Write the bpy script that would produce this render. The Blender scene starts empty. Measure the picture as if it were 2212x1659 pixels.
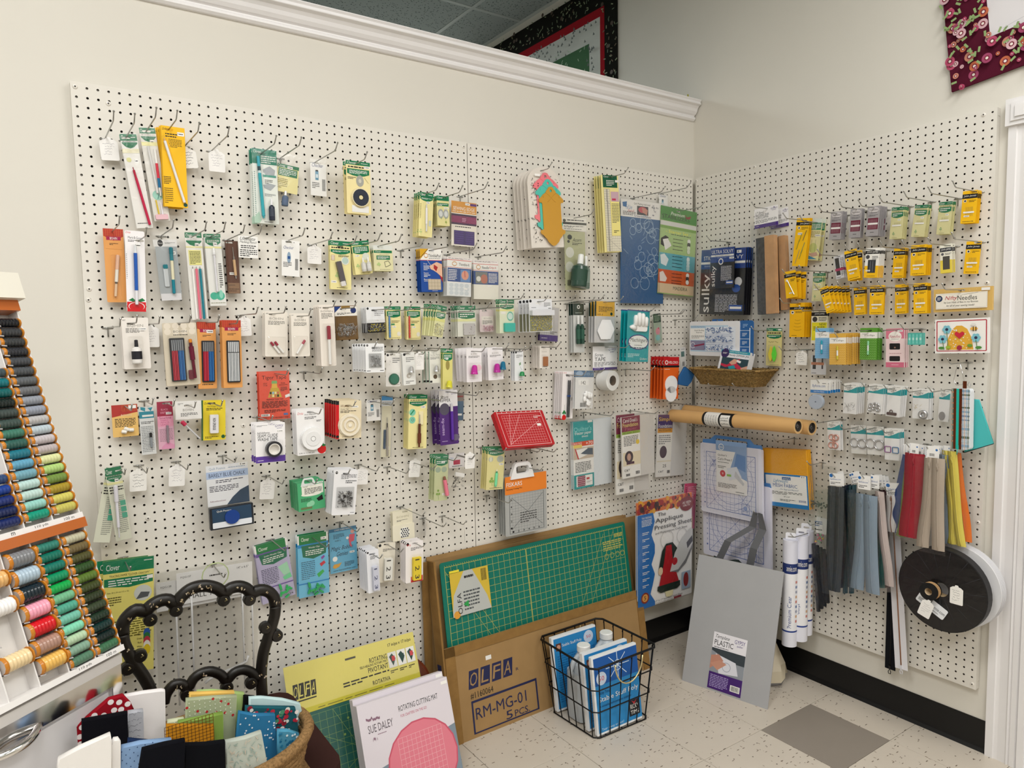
import bpy, math, random
from mathutils import Vector, Matrix
from mathutils.geometry import tessellate_polygon
random.seed(7)
I = 0.0254                     # everything below is measured in inches, floor at 0
sc = bpy.context.scene
PI = math.pi
# ---------------------------------------------------------------- camera
FPX, CXP, CYP = 1549.0624,1108.3046,841.2195
CAM = (-6.7551,-89.1724,57.1195)
RW = ((0.8222292,-0.5688911,-0.0173794),(-0.0611781,-0.0579810,-0.9964414),(0.5658589,0.8203665,-0.0824774))
cd = bpy.data.cameras.new('camera'); cam = bpy.data.objects.new('camera', cd); sc.collection.objects.link(cam)
r0, r1, r2 = [Vector(v) for v in RW]
m = Matrix.Identity(4)
for i in range(3):
 m[i][0] = r0[i]; m[i][1] = -r1[i]; m[i][2] = -r2[i]; m[i][3] = CAM[i] * I
cam.matrix_world = m
cd.sensor_fit = 'HORIZONTAL'; cd.sensor_width = 36.0; cd.lens = 36.0 * FPX / 2212
cd.shift_x = -(CXP - 1106) / 2212; cd.shift_y = (CYP - 829.5) / 2212
cd.clip_start = 0.05; cd.clip_end = 60
sc.camera = cam
# ---------------------------------------------------------------- light
wd = bpy.data.worlds.new('world'); sc.world = wd; wd.use_nodes = True
wd.node_tree.nodes['Background'].inputs[0].default_value = (0.93,0.95,1.0,1)
wd.node_tree.nodes['Background'].inputs[1].default_value = 0.42
def area(name, x, y, z, sx, sy, power, col, rot=(0,0,0)):
 l = bpy.data.lights.new(name, 'AREA'); l.shape = 'RECTANGLE'; l.size = sx * I; l.size_y = sy * I
 l.energy = power; l.color = col
 o = bpy.data.objects.new(name, l); o.location = (x * I, y * I, z * I); o.rotation_euler = rot
 sc.collection.objects.link(o)
 return o
WARM = (1.0,0.985,0.955)
for x, y, p in ((-20,-62,30),(-20,-140,32),(52,-82,24),(52,-160,28),(112,-120,14),(-92,-100,22)):
 area('ceiling_lamp', x, y,127,46,22, p, WARM)
area('ceiling_lamp',15,70,127,46,22,20,(0.84,0.95,1.0))
area('ceiling_lamp',70,110,127,46,22,20,(0.84,0.95,1.0))
sc.view_settings.view_transform = 'Standard'; sc.view_settings.look = 'None'
sc.view_settings.gamma = 1; sc.view_settings.use_curve_mapping = False
sc.view_settings.exposure = 0.32
sc.cycles.transparent_max_bounces = 40
sc.cycles.max_bounces = 6; sc.cycles.diffuse_bounces = 4; sc.cycles.glossy_bounces = 3
# ---------------------------------------------------------------- helpers
C = bpy.context.scene.collection
def ray(x, y):
 a, b = (x - CXP) / FPX,(y - CYP) / FPX
 return Vector([r0[i] * a + r1[i] * b + r2[i] for i in range(3)])
CV = Vector(CAM)
WX = 94.9557                    # front plane of the right-hand pegboard (x), back pegboards' front plane is y = 0
def at(wall, x, y, d):          # the point d inches off a wall that is seen at photo position x, y
 r = ray(x, y)
 if wall == 'B': return CV + r * ((-d - CAM[1]) / r.y)
 if wall == 'W': return CV + r * ((WX - d - CAM[0]) / r.x)
 return CV + r * ((d - CAM[2]) / r.z)                       # 'F': height d
def pj(P):
 q = Vector(P) - CV
 z = q.dot(r2); return CXP + FPX * q.dot(r0) / z, CYP + FPX * q.dot(r1) / z
VIEWS = dict(a=(150,170,4.022), b=(150,470,4.022), c=(150,830,4.022), d=(520,280,4.022), e=(520,600,4.022),
 f=(520,960,4.022), g=(870,320,5.027), h=(1000,600,5.027), i=(1000,860,4.022), j=(1260,340,4.609),
 k=(1440,640,5.027), l=(1600,380,3.95), m=(1700,700,4.809), n=(1640,980,3.318), o=(1440,920,4.809),
 q=(1340,1060,3.318), r=(900,1100,2.967), s=(560,1330,4.022), t=(0,600,3.015), u=(0,1100,2.967),
 v=(180,1180,4.366), w=(120,1440,3.814), x=(300,0,1.813), y=(1940,0,5.529), z=(0,0,1))
def px(v, p): a = VIEWS[v]; return a[0] + p[0] / a[2], a[1] + p[1] / a[2]
def s2l(c): return c / 12.92 if c <= 0.04045 else ((c + 0.055) / 1.055) ** 2.4
def hexc(h):
 h = h.strip('#*~'); h = ''.join(c * 2 for c in h) if len(h) == 3 else h
 return tuple(s2l(int(h[i:i + 2],16) / 255) for i in (0,2,4)) + (1,)
MATS = {}
def mat(key):
 """'#rrggbb' matt print, '#rrggbb*' glossy plastic, '#rrggbb~' woven cloth, or a named material"""
 if key in MATS: return MATS[key]
 m = bpy.data.materials.new('m_' + key.replace('#', '')); m.use_nodes = True
 nt = m.node_tree; b = nt.nodes['Principled BSDF']; MATS[key] = m
 if key[0] == '#':
  b.inputs['Base Color'].default_value = hexc(key); b.inputs['Roughness'].default_value = 0.5
  b.inputs['Specular IOR Level'].default_value = 0.35
  if key.endswith('*'): b.inputs['Roughness'].default_value = 0.22; b.inputs['Specular IOR Level'].default_value = 0.5
  if key.endswith('~'):
   b.inputs['Roughness'].default_value = 0.95; b.inputs['Specular IOR Level'].default_value = 0.1
   bumpnode(nt, b,900,0.35,0.0006)
 elif key == 'steel':
  b.inputs['Base Color'].default_value = (0.42,0.42,0.40,1); b.inputs['Metallic'].default_value = 0.9; b.inputs['Roughness'].default_value = 0.32
 elif key == 'chrome':
  b.inputs['Base Color'].default_value = (0.75,0.74,0.73,1); b.inputs['Metallic'].default_value = 1; b.inputs['Roughness'].default_value = 0.12
 elif key == 'silver':
  b.inputs['Base Color'].default_value = (0.62,0.62,0.63,1); b.inputs['Metallic'].default_value = 0.85; b.inputs['Roughness'].default_value = 0.28
 elif key == 'brass':
  b.inputs['Base Color'].default_value = (0.75,0.62,0.32,1); b.inputs['Metallic'].default_value = 0.8; b.inputs['Roughness'].default_value = 0.3
 elif key == 'rosegold':
  b.inputs['Base Color'].default_value = (0.75,0.42,0.36,1); b.inputs['Metallic'].default_value = 0.7; b.inputs['Roughness'].default_value = 0.3
 elif key in ('clear', 'film', 'frost', 'sleeve', 'bluefilm'):
  nt.nodes.remove(b); out = nt.nodes['Material Output']
  tr = nt.nodes.new('ShaderNodeBsdfTransparent'); gl = nt.nodes.new('ShaderNodeBsdfGlossy'); mx = nt.nodes.new('ShaderNodeMixShader')
  tint = {'clear': (0.985,0.985,0.98,1), 'film': (0.965,0.965,0.962,1), 'frost': (0.93,0.93,0.93,1), 'sleeve': (0.9,0.9,0.89,1), 'bluefilm': (0.80,0.83,0.93,1)}[key]
  tr.inputs[0].default_value = tint; gl.inputs['Roughness'].default_value = {'clear': 0.08, 'film': 0.22}.get(key,0.3)
  gl.inputs[0].default_value = (0.9,0.9,0.9,1)
  fr = nt.nodes.new('ShaderNodeFresnel'); fr.inputs[0].default_value = 1.38
  ad = nt.nodes.new('ShaderNodeMath'); ad.operation = 'ADD'; ad.inputs[1].default_value = {'clear': 0.015, 'film': 0.03}.get(key,0.08)
  mn = nt.nodes.new('ShaderNodeMath'); mn.operation = 'MINIMUM'; mn.inputs[1].default_value = 0.16 if key in ('film', 'sleeve') else 0.12
  nt.links.new(fr.outputs[0], ad.inputs[0]); nt.links.new(ad.outputs[0], mn.inputs[0]); nt.links.new(mn.outputs[0], mx.inputs[0])
  nt.links.new(tr.outputs[0], mx.inputs[1]); nt.links.new(gl.outputs[0], mx.inputs[2]); nt.links.new(mx.outputs[0], out.inputs[0])
  if key in ('film', 'sleeve'):
   n = nt.nodes.new('ShaderNodeTexNoise'); n.inputs['Scale'].default_value = 28; n.inputs['Detail'].default_value = 4; n.inputs['Distortion'].default_value = 1.5
   tc = nt.nodes.new('ShaderNodeTexCoord'); bp = nt.nodes.new('ShaderNodeBump'); bp.inputs['Strength'].default_value = 0.5; bp.inputs['Distance'].default_value = 0.004
   nt.links.new(tc.outputs['Object'], n.inputs['Vector']); nt.links.new(n.outputs['Fac'], bp.inputs['Height'])
   nt.links.new(bp.outputs[0], gl.inputs['Normal'])
 return m
def bumpnode(nt, b, scale, strength, dist, coord='Object'):
 n = nt.nodes.new('ShaderNodeTexNoise'); n.inputs['Scale'].default_value = scale; n.inputs['Detail'].default_value = 3
 tc = nt.nodes.new('ShaderNodeTexCoord'); bp = nt.nodes.new('ShaderNodeBump')
 bp.inputs['Strength'].default_value = strength; bp.inputs['Distance'].default_value = dist
 nt.links.new(tc.outputs[coord], n.inputs['Vector']); nt.links.new(n.outputs['Fac'], bp.inputs['Height']); nt.links.new(bp.outputs[0], b.inputs['Normal'])
def procmat(name, col, rough=0.6, spec=0.3, scale=8, var=0.05, bump=0.0, bscale=200, bdist=0.001, metal=0):
 """painted / plain surface with a little mottling and relief"""
 m = bpy.data.materials.new(name); m.use_nodes = True; nt = m.node_tree; b = nt.nodes['Principled BSDF']
 b.inputs['Roughness'].default_value = rough; b.inputs['Specular IOR Level'].default_value = spec; b.inputs['Metallic'].default_value = metal
 c = hexc(col); n = nt.nodes.new('ShaderNodeTexNoise'); n.inputs['Scale'].default_value = scale; n.inputs['Detail'].default_value = 5
 tc = nt.nodes.new('ShaderNodeTexCoord'); rp = nt.nodes.new('ShaderNodeValToRGB')
 rp.color_ramp.elements[0].position = 0.3; rp.color_ramp.elements[1].position = 0.7
 rp.color_ramp.elements[0].color = tuple(v * (1 - var) for v in c[:3]) + (1,); rp.color_ramp.elements[1].color = tuple(min(1, v * (1 + var)) for v in c[:3]) + (1,)
 nt.links.new(tc.outputs['Object'], n.inputs['Vector']); nt.links.new(n.outputs['Fac'], rp.inputs[0]); nt.links.new(rp.outputs[0], b.inputs['Base Color'])
 if bump: bumpnode(nt, b, bscale, bump, bdist)
 MATS[name] = m
 return m
# ---- text outlines from the built-in font, cached and scaled to the unit box
TXT = {}
def textgeo(s):
 if s in TXT: return TXT[s]
 cu = bpy.data.curves.new('t', 'FONT'); cu.body = s; cu.resolution_u = 2
 o = bpy.data.objects.new('t', cu); C.objects.link(o)
 me = bpy.data.meshes.new_from_object(o.evaluated_get(bpy.context.evaluated_depsgraph_get()))
 bpy.data.objects.remove(o); bpy.data.curves.remove(cu)
 vs = [(v.co.x, v.co.y) for v in me.vertices]; fs = [tuple(p.vertices) for p in me.polygons]
 bpy.data.meshes.remove(me)
 if not vs: TXT[s] = ([], []); return TXT[s]
 x0 = min(v[0] for v in vs); x1 = max(v[0] for v in vs); y0 = min(v[1] for v in vs); y1 = max(v[1] for v in vs)
 TXT[s] = ([((x - x0) / (x1 - x0 + 1e-9),(y - y0) / (y1 - y0 + 1e-9)) for x, y in vs], fs)
 return TXT[s]
class MB:
 """collects faces (in inches) with a material key each, builds ONE mesh object"""
 def __init__(s): s.v = []; s.f = []; s.m = []; s.sm = []
 def add(s, vs, fs, key, smooth=False, M=None):
  o = len(s.v)
  s.v += [tuple(M @ Vector(v)) for v in vs] if M is not None else [tuple(v) for v in vs]
  for f in fs: s.f.append(tuple(i + o for i in f)); s.m.append(key); s.sm.append(smooth)
 def box(s, a, b, key, M=None):
  x0, y0, z0 = a; x1, y1, z1 = b
  s.add([(x0, y0, z0),(x1, y0, z0),(x1, y1, z0),(x0, y1, z0),(x0, y0, z1),(x1, y0, z1),(x1, y1, z1),(x0, y1, z1)],
   [(0,3,2,1),(4,5,6,7),(0,1,5,4),(1,2,6,5),(2,3,7,6),(3,0,4,7)], key, False, M)
 def rbox(s, a, b, r, key, M=None, ax='y'):
  """box whose four edges along one axis are rounded"""
  if ax == 'y':
   pts = rrect(a[0], a[2], b[0], b[2], r); s.prism(pts, a[1], b[1], key, M)
  elif ax == 'z':
   pts = rrect(a[0], a[1], b[0], b[1], r); Q = Matrix(((1,0,0,0),(0,0,1,0),(0,1,0,0),(0,0,0,1)))
   s.prism(pts, a[2], b[2], key,(M @ Q) if M is not None else Q, flip=True)
 def prism(s, pts, y0, y1, key, M=None, holes=(), flip=False, sidekey=None, smooth=False):
  """pts (x,z) outline extruded from y0 to y1; holes are outlines too"""
  loops = [list(pts)] + [list(h) for h in holes]
  flat = [p for l in loops for p in l]; n = len(flat)
  tri = tessellate_polygon([[Vector((p[0], p[1],0)) for p in l] for l in loops])
  vs = [(p[0], y0, p[1]) for p in flat] + [(p[0], y1, p[1]) for p in flat]
  fs = [t for t in tri] + [tuple(i + n for i in reversed(t)) for t in tri]
  s.add(vs, fs, key, False, M)
  o = 0; sf = []
  for l in loops:
   k = len(l)
   for i in range(k): j = (i + 1) % k; sf.append((o + i, o + j, o + j + n, o + i + n))
   o += k
  s.add(vs, sf, sidekey or key, smooth, M)
 def lathe(s, prof, key, n=16, M=None, keys=None, cap=True, smooth=True):
  """prof [(r, z)] turned round z"""
  vs = []; k = len(prof)
  for r, z in prof:
   for i in range(n): a = 2 * PI * i / n; vs.append((r * math.cos(a), r * math.sin(a), z))
  for j in range(k - 1):
   s.add([vs[j * n + i] for i in range(n)] + [vs[(j + 1) * n + i] for i in range(n)],
    [(i,(i + 1) % n, n + (i + 1) % n, n + i) for i in range(n)], keys[j] if keys else key, smooth, M)
  if cap:
   if prof[0][0] > 1e-4: s.add(vs[:n], [tuple(reversed(range(n)))], keys[0] if keys else key, False, M)
   if prof[-1][0] > 1e-4: s.add(vs[-n:], [tuple(range(n))], keys[-1] if keys else key, False, M)
 def tube(s, pts, r, key, n=6, closed=False, M=None, rads=None):
  pts = [Vector(p) for p in pts]; k = len(pts); vs = []; up = None
  for i, p in enumerate(pts):
   a = pts[(i - 1) % k] if (i or closed) else p; b = pts[(i + 1) % k] if (i < k - 1 or closed) else p
   t = (b - a).normalized()
   if up is None: up = Vector((0,0,1)) if abs(t.z) < .9 else Vector((1,0,0))
   x = t.cross(up)
   if x.length < 1e-6: x = t.orthogonal()
   x.normalize(); up = x.cross(t); up.normalize(); rr = rads[i] if rads else r
   for j in range(n): q = 2 * PI * j / n; vs.append(p + x * (rr * math.cos(q)) + up * (rr * math.sin(q)))
  fs = []
  for i in range(k if closed else k - 1):
   a = i * n; b = ((i + 1) % k) * n
   for j in range(n): fs.append((a + j, a + (j + 1) % n, b + (j + 1) % n, b + j))
  if not closed: fs.append(tuple(reversed(range(n)))); fs.append(tuple(range((k - 1) * n, k * n)))
  s.add(vs, fs, key, True, M)
 def ball(s, c, r, key, n=10, M=None, sz=1):
  T = Matrix.Translation(c); T = M @ T if M is not None else T
  k = max(4, n // 2)
  s.lathe([(max(r * math.sin(PI * i / k),1e-5),-r * sz * math.cos(PI * i / k)) for i in range(k + 1)], key, n, T, cap=False)
 def text(s, x0, z0, x1, z1, y, txt, key, shear=0, rot=0, M=None):
  vs, fs = textgeo(txt); out = []
  for a, b in vs:
   a2 = a + shear * (b - .5) * (abs(z1 - z0) / max(abs(x1 - x0),1e-6))
   if rot == 90: X = x0 + (x1 - x0) * (1 - b); Z = z0 + (z1 - z0) * a2     # reads upwards
   elif rot == -90: X = x0 + (x1 - x0) * b; Z = z1 + (z0 - z1) * a2
   else: X = x0 + (x1 - x0) * a2; Z = z0 + (z1 - z0) * b
   out.append((X, y, Z))
  s.add(out, fs, key, False, M)
 def build(s, name, parent=None, M=None, scale=I):
  me = bpy.data.meshes.new(name); me.from_pydata([(x * scale, y * scale, z * scale) for x, y, z in s.v], [], s.f)
  keys = []
  for k in s.m:
   if k not in keys: keys.append(k)
  for k in keys: me.materials.append(mat(k))
  ix = {k: i for i, k in enumerate(keys)}
  me.polygons.foreach_set('material_index', [ix[k] for k in s.m]); me.polygons.foreach_set('use_smooth', s.sm)
  me.update()
  o = bpy.data.objects.new(name, me); C.objects.link(o)
  if parent is not None: o.parent = parent
  if M is not None: o.matrix_local = inch(M)
  return o
def inch(M):
 M = M.copy()
 for i in range(3): M[i][3] *= I
 return M
def rrect(x0, z0, x1, z1, r, n=3):
 r = min(r, abs(x1 - x0) / 2.01, abs(z1 - z0) / 2.01)
 if r < 1e-4: return [(x0, z0),(x1, z0),(x1, z1),(x0, z1)]
 out = []
 for cx, cz, a in ((x1 - r, z0 + r,-90),(x1 - r, z1 - r,0),(x0 + r, z1 - r,90),(x0 + r, z0 + r,180)):
  for i in range(n + 1): q = math.radians(a + 90 * i / n); out.append((cx + r * math.cos(q), cz + r * math.sin(q)))
 return out
def circ(cx, cz, rx, rz=None, n=20):
 rz = rx if rz is None else rz
 return [(cx + rx * math.cos(2 * PI * i / n), cz + rz * math.sin(2 * PI * i / n)) for i in range(n)]
def empty(name, M=None):
 o = bpy.data.objects.new(name, None); o.empty_display_size = 0.02; C.objects.link(o)
 if M is not None: o.matrix_world = inch(M)
 return o
def tag(o, label, cat, group=None):
 o['label'] = label; o['category'] = cat
 if group: o['group'] = group
 return o
def struct(o): o['kind'] = 'structure'; return o
def frame(TL, TR, BL):
 x = TR - TL; w = x.length; x.normalize(); v = BL - TL; v = v - x * v.dot(x); h = v.length; z = -v / h; y = z.cross(x)
 M = Matrix.Identity(4)
 for i in range(3): M[i][0] = x[i]; M[i][1] = y[i]; M[i][2] = z[i]; M[i][3] = TL[i]
 return M, w, h                                   # local frame: x right, z up (card hangs down to -h),-y towards the viewer
def RX(a): return Matrix.Rotation(math.radians(a),4, 'X')
def RY(a): return Matrix.Rotation(math.radians(a),4, 'Y')
def RZ(a): return Matrix.Rotation(math.radians(a),4, 'Z')
def T(x, y, z): return Matrix.Translation((x, y, z))
# ================================================================ the room (x along the long wall, y into it, z up)
WALLX = 96.0; WALLY = 1.0; CEIL = 129.3
def boxobj(name, a, b, m, parent=None): q = MB(); q.box(a, b, m); return q.build(name, parent)
procmat('wall_paint', '#dedad0',0.7,0.25,3,0.012,0.12,60,0.001)
procmat('board_paint', '#e3dfd6',0.55,0.3,4,0.012)
procmat('trim_paint', '#eceaea',0.35,0.4,9,0.012,0.1,40,0.001)
procmat('base_black', '#08080a',0.42,0.4,6,0.1)
procmat('ceiling_board', '#c9cdcb',0.9,0.1,30,0.02)
procmat('grey_tile', '#8e857b',0.35,0.4,5,0.03)
procmat('hardboard', '#2e2118',0.9,0.1,60,0.2)
procmat('carton', '#a08055',0.85,0.15,12,0.06,0.25,90,0.0006)
procmat('carton_edge', '#8f6d3f',0.9,0.1,30,0.1)
procmat('chair_black', '#17130f',0.38,0.45,14,0.5,0.3,60,0.001)
# speckled vinyl tile: pale ground with short dark streaks
m = procmat('vinyl_tile', '#cdc3b5',0.32,0.4,6,0.025); nt = m.node_tree; b = nt.nodes['Principled BSDF']
base = b.inputs['Base Color'].links[0].from_socket
tc = nt.nodes.new('ShaderNodeTexCoord'); mix = None; src = base
for i,(rz, sx, sy, th, col) in enumerate(((0.5,34,130,0.085, '#6f6152'),(2.0,120,40,0.075, '#857564'),(1.2,60,60,0.06, '#5d5148'))):
 mp = nt.nodes.new('ShaderNodeMapping'); mp.inputs['Rotation'].default_value = (0,0, rz); mp.inputs['Scale'].default_value = (sx, sy,60); mp.inputs['Location'].default_value = (i * 3.3, i,0)
 vo = nt.nodes.new('ShaderNodeTexVoronoi'); vo.inputs['Scale'].default_value = 0.62; vo.inputs['Randomness'].default_value = 1
 lt = nt.nodes.new('ShaderNodeMath'); lt.operation = 'LESS_THAN'; lt.inputs[1].default_value = th * 1.6
 mx = nt.nodes.new('ShaderNodeMixRGB'); mx.inputs[2].default_value = hexc(col)
 nt.links.new(tc.outputs['Object'], mp.inputs[0]); nt.links.new(mp.outputs[0], vo.inputs['Vector']); nt.links.new(vo.outputs['Distance'], lt.inputs[0])
 nt.links.new(lt.outputs[0], mx.inputs[0]); nt.links.new(src, mx.inputs[1]); src = mx.outputs[0]
nt.links.new(src, b.inputs['Base Color'])
# fissured ceiling tile
m = procmat('fissured', '#aab2b1',0.95,0.05,3,0.02); nt = m.node_tree; b = nt.nodes['Principled BSDF']; src = b.inputs['Base Color'].links[0].from_socket
tc = nt.nodes.new('ShaderNodeTexCoord')
for i,(rz, sx, sy) in enumerate(((0.3,40,75),(1.9,75,40))):
 mp = nt.nodes.new('ShaderNodeMapping'); mp.inputs['Rotation'].default_value = (0,0, rz); mp.inputs['Scale'].default_value = (sx, sy,50); mp.inputs['Location'].default_value = (i * 2.3, i,0)
 vo = nt.nodes.new('ShaderNodeTexVoronoi'); vo.inputs['Scale'].default_value = 1
 lt = nt.nodes.new('ShaderNodeMath'); lt.operation = 'LESS_THAN'; lt.inputs[1].default_value = 0.2
 mx = nt.nodes.new('ShaderNodeMixRGB'); mx.inputs[2].default_value = hexc('#5f6866')
 nt.links.new(tc.outputs['Object'], mp.inputs[0]); nt.links.new(mp.outputs[0], vo.inputs['Vector']); nt.links.new(vo.outputs['Distance'], lt.inputs[0])
 nt.links.new(lt.outputs[0], mx.inputs[0]); nt.links.new(src, mx.inputs[1]); src = mx.outputs[0]
nt.links.new(src, b.inputs['Base Color'])
procmat('felt', '#4a4b4e',0.95,0.05,90,0.35,0.4,500,0.001)
procmat('clapper_wood', '#c89a6c',0.5,0.3,25,0.12)
procmat('seagrass', '#8f7448',0.9,0.1,120,0.45,0.5,400,0.001)
procmat('kraft_roll', '#d8ab70',0.5,0.3,10,0.04)
procmat('black_film', '#0e0e10',0.25,0.6,5,0.2,0.5,30,0.003)
procmat('rope', '#8a6c48',0.95,0.05,200,0.4,0.5,300,0.002)
procmat('brown_wood', '#6a2f1a',0.35,0.4,14,0.2)
procmat('mat_green', '#0c7060',0.5,0.3,6,0.04)
procmat('mat_dark', '#1d5f56',0.45,0.3,6,0.04)
procmat('grey_board', '#a9a9ab',0.4,0.4,9,0.025)
mm = bpy.data.materials.new('lamp'); mm.use_nodes = True; MATS['lamp'] = mm; pb = mm.node_tree.nodes['Principled BSDF']
pb.inputs['Emission Color'].default_value = (1,0.99,0.9,1); pb.inputs['Emission Strength'].default_value = 2.5
# floor: dark joint bed with vinyl tiles laid on it
fl = struct(boxobj('floor',(-140,-230,-1),(WALLX + 60,160,-0.06), '#4a423b'))
GX, GY = 88.74,-28.54                       # one tile corner,12 inch grid
protos = {}
for key in ('vinyl_tile', 'grey_tile'):
 q = MB(); g = 0.028; e = 0.03; A = (g, g); B_ = (12 - g,12 - g)
 vs = [(g, g,-.06),(12 - g, g,-.06),(12 - g,12 - g,-.06),(g,12 - g,-.06),(g, g,-e),(12 - g, g,-e),(12 - g,12 - g,-e),(g,12 - g,-e),
  (g + e, g + e,0),(12 - g - e, g + e,0),(12 - g - e,12 - g - e,0),(g + e,12 - g - e,0)]
 q.add(vs, [(0,1,5,4),(1,2,6,5),(2,3,7,6),(3,0,4,7),(4,5,9,8),(5,6,10,9),(6,7,11,10),(7,4,8,11),(8,9,10,11)], key)
 protos[key] = q.build('tile', fl)
for ix in range(-12,2):
 for iy in range(-9,3):
  dark = (ix == -1 and iy == -1)
  p = protos['grey_tile' if dark else 'vinyl_tile']; x = GX + ix * 12; y = GY + iy * 12
  if y > 2 or x > 120: continue
  o = p if (dark or (ix, iy) == (0,0)) else p.copy()
  if o is not p: C.objects.link(o)
  o.location = (x * I, y * I,0)
  if dark: o['label'] = 'plain warm grey tile'
# long partition wall with its crown trim, the right-hand wall that runs on past it
struct(boxobj('wall_back',(-140, WALLY,0),(WALLX, WALLY + 4.5,96.2), 'wall_paint'))
struct(boxobj('wall_right',(WALLX,-54.0,0),(WALLX + 5,150, CEIL), 'wall_paint'))
struct(boxobj('wall_right',(WALLX,-230,0),(WALLX + 5,-90.0, CEIL), 'wall_paint'))
struct(boxobj('wall_right',(WALLX,-90.0,84),(WALLX + 5,-54.0, CEIL), 'wall_paint'))
struct(boxobj('wall_far',(-140,150,0),(WALLX + 5,154, CEIL), 'wall_paint'))
struct(boxobj('wall_left',(-144,-230,0),(-140,154, CEIL), 'wall_paint'))
struct(boxobj('wall_rear',(-144,-234,0),(WALLX + 5,-230, CEIL), 'wall_paint'))
# crown trim along the partition top: stepped ogee profile,(out from the wall, height)
prof = [(0,93.85),(.35,93.9),(.62,94.15),(.62,94.4),(.42,94.62),(.42,94.75),(.75,94.95),(1.05,95.35),(1.2,95.8),(1.5,96.15),(1.95,96.35),(2.0,96.42),
  (2.0,96.5),(1.85,96.56),(1.85,96.8),(2.05,97.05),(2.05,97.15),(1.7,97.2),(-4.5,97.2),(-4.5,96.2),(0,96.2)]
q = MB(); n = len(prof)
vs = [(-140, WALLY - d, z) for d, z in prof] + [(WALLX - .35, WALLY - d, z) for d, z in prof]
q.add(vs, [(i,(i + 1) % n, n + (i + 1) % n, n + i) for i in range(n)], 'trim_paint')
cap = tessellate_polygon([[Vector((d, z,0)) for d, z in prof]]); q.add(vs, [tuple(t) for t in cap] + [tuple(i + n for i in t) for t in cap], 'trim_paint')
struct(q.build('trim_1'))
q = MB(); q.box((93.2,0,97.2),(93.5,.1,98.0), '#a9a443'); tag(q.build('masking_tape_scrap'), 'tiny yellow tape scrap standing on the white crown trim near the corner', 'tape')
# black baseboards with a coved foot
def base(name, pts):
 q = MB(); n = len(pts[0]); vs = [v for s in pts for v in s]
 q.add(vs, [(i, i + 1, n + i + 1, n + i) for i in range(n - 1)], 'base_black'); struct(q.build(name))
pr = [(0,4.3),(.12,4.3),(.14,.7),(.2,.45),(.42,.1),(.5,0)]
base('baseboard_back', [[(-140, WALLY - d, z) for d, z in pr], [(WALLX, WALLY - d, z) for d, z in pr]])
base('baseboard_right', [[(WALLX - d, WALLY, z) for d, z in pr], [(WALLX - d,-49.6, z) for d, z in pr]])
# door casing at the right edge: fluted leg and corner block
q = MB(); cs = [(-49.6,0),(-49.6,.75),(-50.5,.78),(-50.6,.62),(-51.0,.6),(-51.9,.72),(-52.1,.85),(-52.3,.62),(-52.45,.85),(-53.0,.9),(-53.15,.62),(-53.3,1.0),(-54.0,1.0),(-54.0,0)]
n = len(cs); vs = [(WALLX - d, y,0) for y, d in cs] + [(WALLX - d, y,81.0) for y, d in cs]
q.add(vs, [(i, i + 1, n + i + 1, n + i) for i in range(n - 1)], 'trim_paint')
q.box((WALLX - .6,-55,0),(WALLX + 5,-54,84), 'trim_paint')
q.box((WALLX - 1.15,-54.6,81.0),(WALLX,-49.35,84.2), 'trim_paint'); q.box((WALLX - 1.35,-53.9,81.5),(WALLX - 1.1,-50.0,83.7), 'trim_paint'); q.box((WALLX - 1.55,-53.4,81.9),(WALLX - 1.3,-50.5,83.3), 'trim_paint')
struct(q.build('trim_2'))
struct(boxobj('door_1',(WALLX + 1,-90,0),(WALLX + 2.4,-55,84), 'trim_paint'))
# suspended ceiling: grid, fissured tiles as parts, lit panel over the other room
ce = struct(boxobj('ceiling',(-144,-234, CEIL + .55),(WALLX + 5,154, CEIL + 1), 'ceiling_board'))
q = MB()
for k in range(-9,9):
 y = 28.5 + 24 * (k - 1) + 0.5
 if -150 < y < 150: q.box((-140, y - .47, CEIL - .05),(WALLX, y + .47, CEIL + .5), '#b9c0be')
for k in range(-5,3): x = 48 * k + 34; q.box((x - .47,-150, CEIL - .04),(x + .47,150, CEIL + .5), '#b9c0be')
q.box((WALLX - .9,-229, CEIL - .1),(WALLX,150, CEIL + .5), '#ccd1ce')
o = q.build('ceiling_grid', ce)
tp = None
for ky in range(-8,6):
 for kx in range(-4,3):
  x = 48 * kx + 34 - 48; y = 5 + 24 * ky
  if x < -140 or x + 47 > WALLX + 48 or y > 130: continue
  lamp = (kx == 1 and ky == 3)
  if lamp: continue
  if tp is None:
   q = MB(); q.box((.5,.5,.05),(47.5,23.5,.5), 'fissured'); tp = q.build('ceiling_tile', ce); o = tp
  else: o = tp.copy(); C.objects.link(o)
  o.location = (x * I, y * I, CEIL * I)
lt = empty('ceiling_light', T(34,77, CEIL)); tag(lt, 'lit ceiling light panel just above the white crown trim', 'ceiling light')
q = MB(); q.box((.5,.5,-.1),(47.5,23.5,.3), '#e8e8e0'); q.build('housing', lt)
q = MB(); q.box((1.2,1.2,-.25),(46.8,22.8,-.1), 'lamp'); q.build('diffuser', lt)
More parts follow.
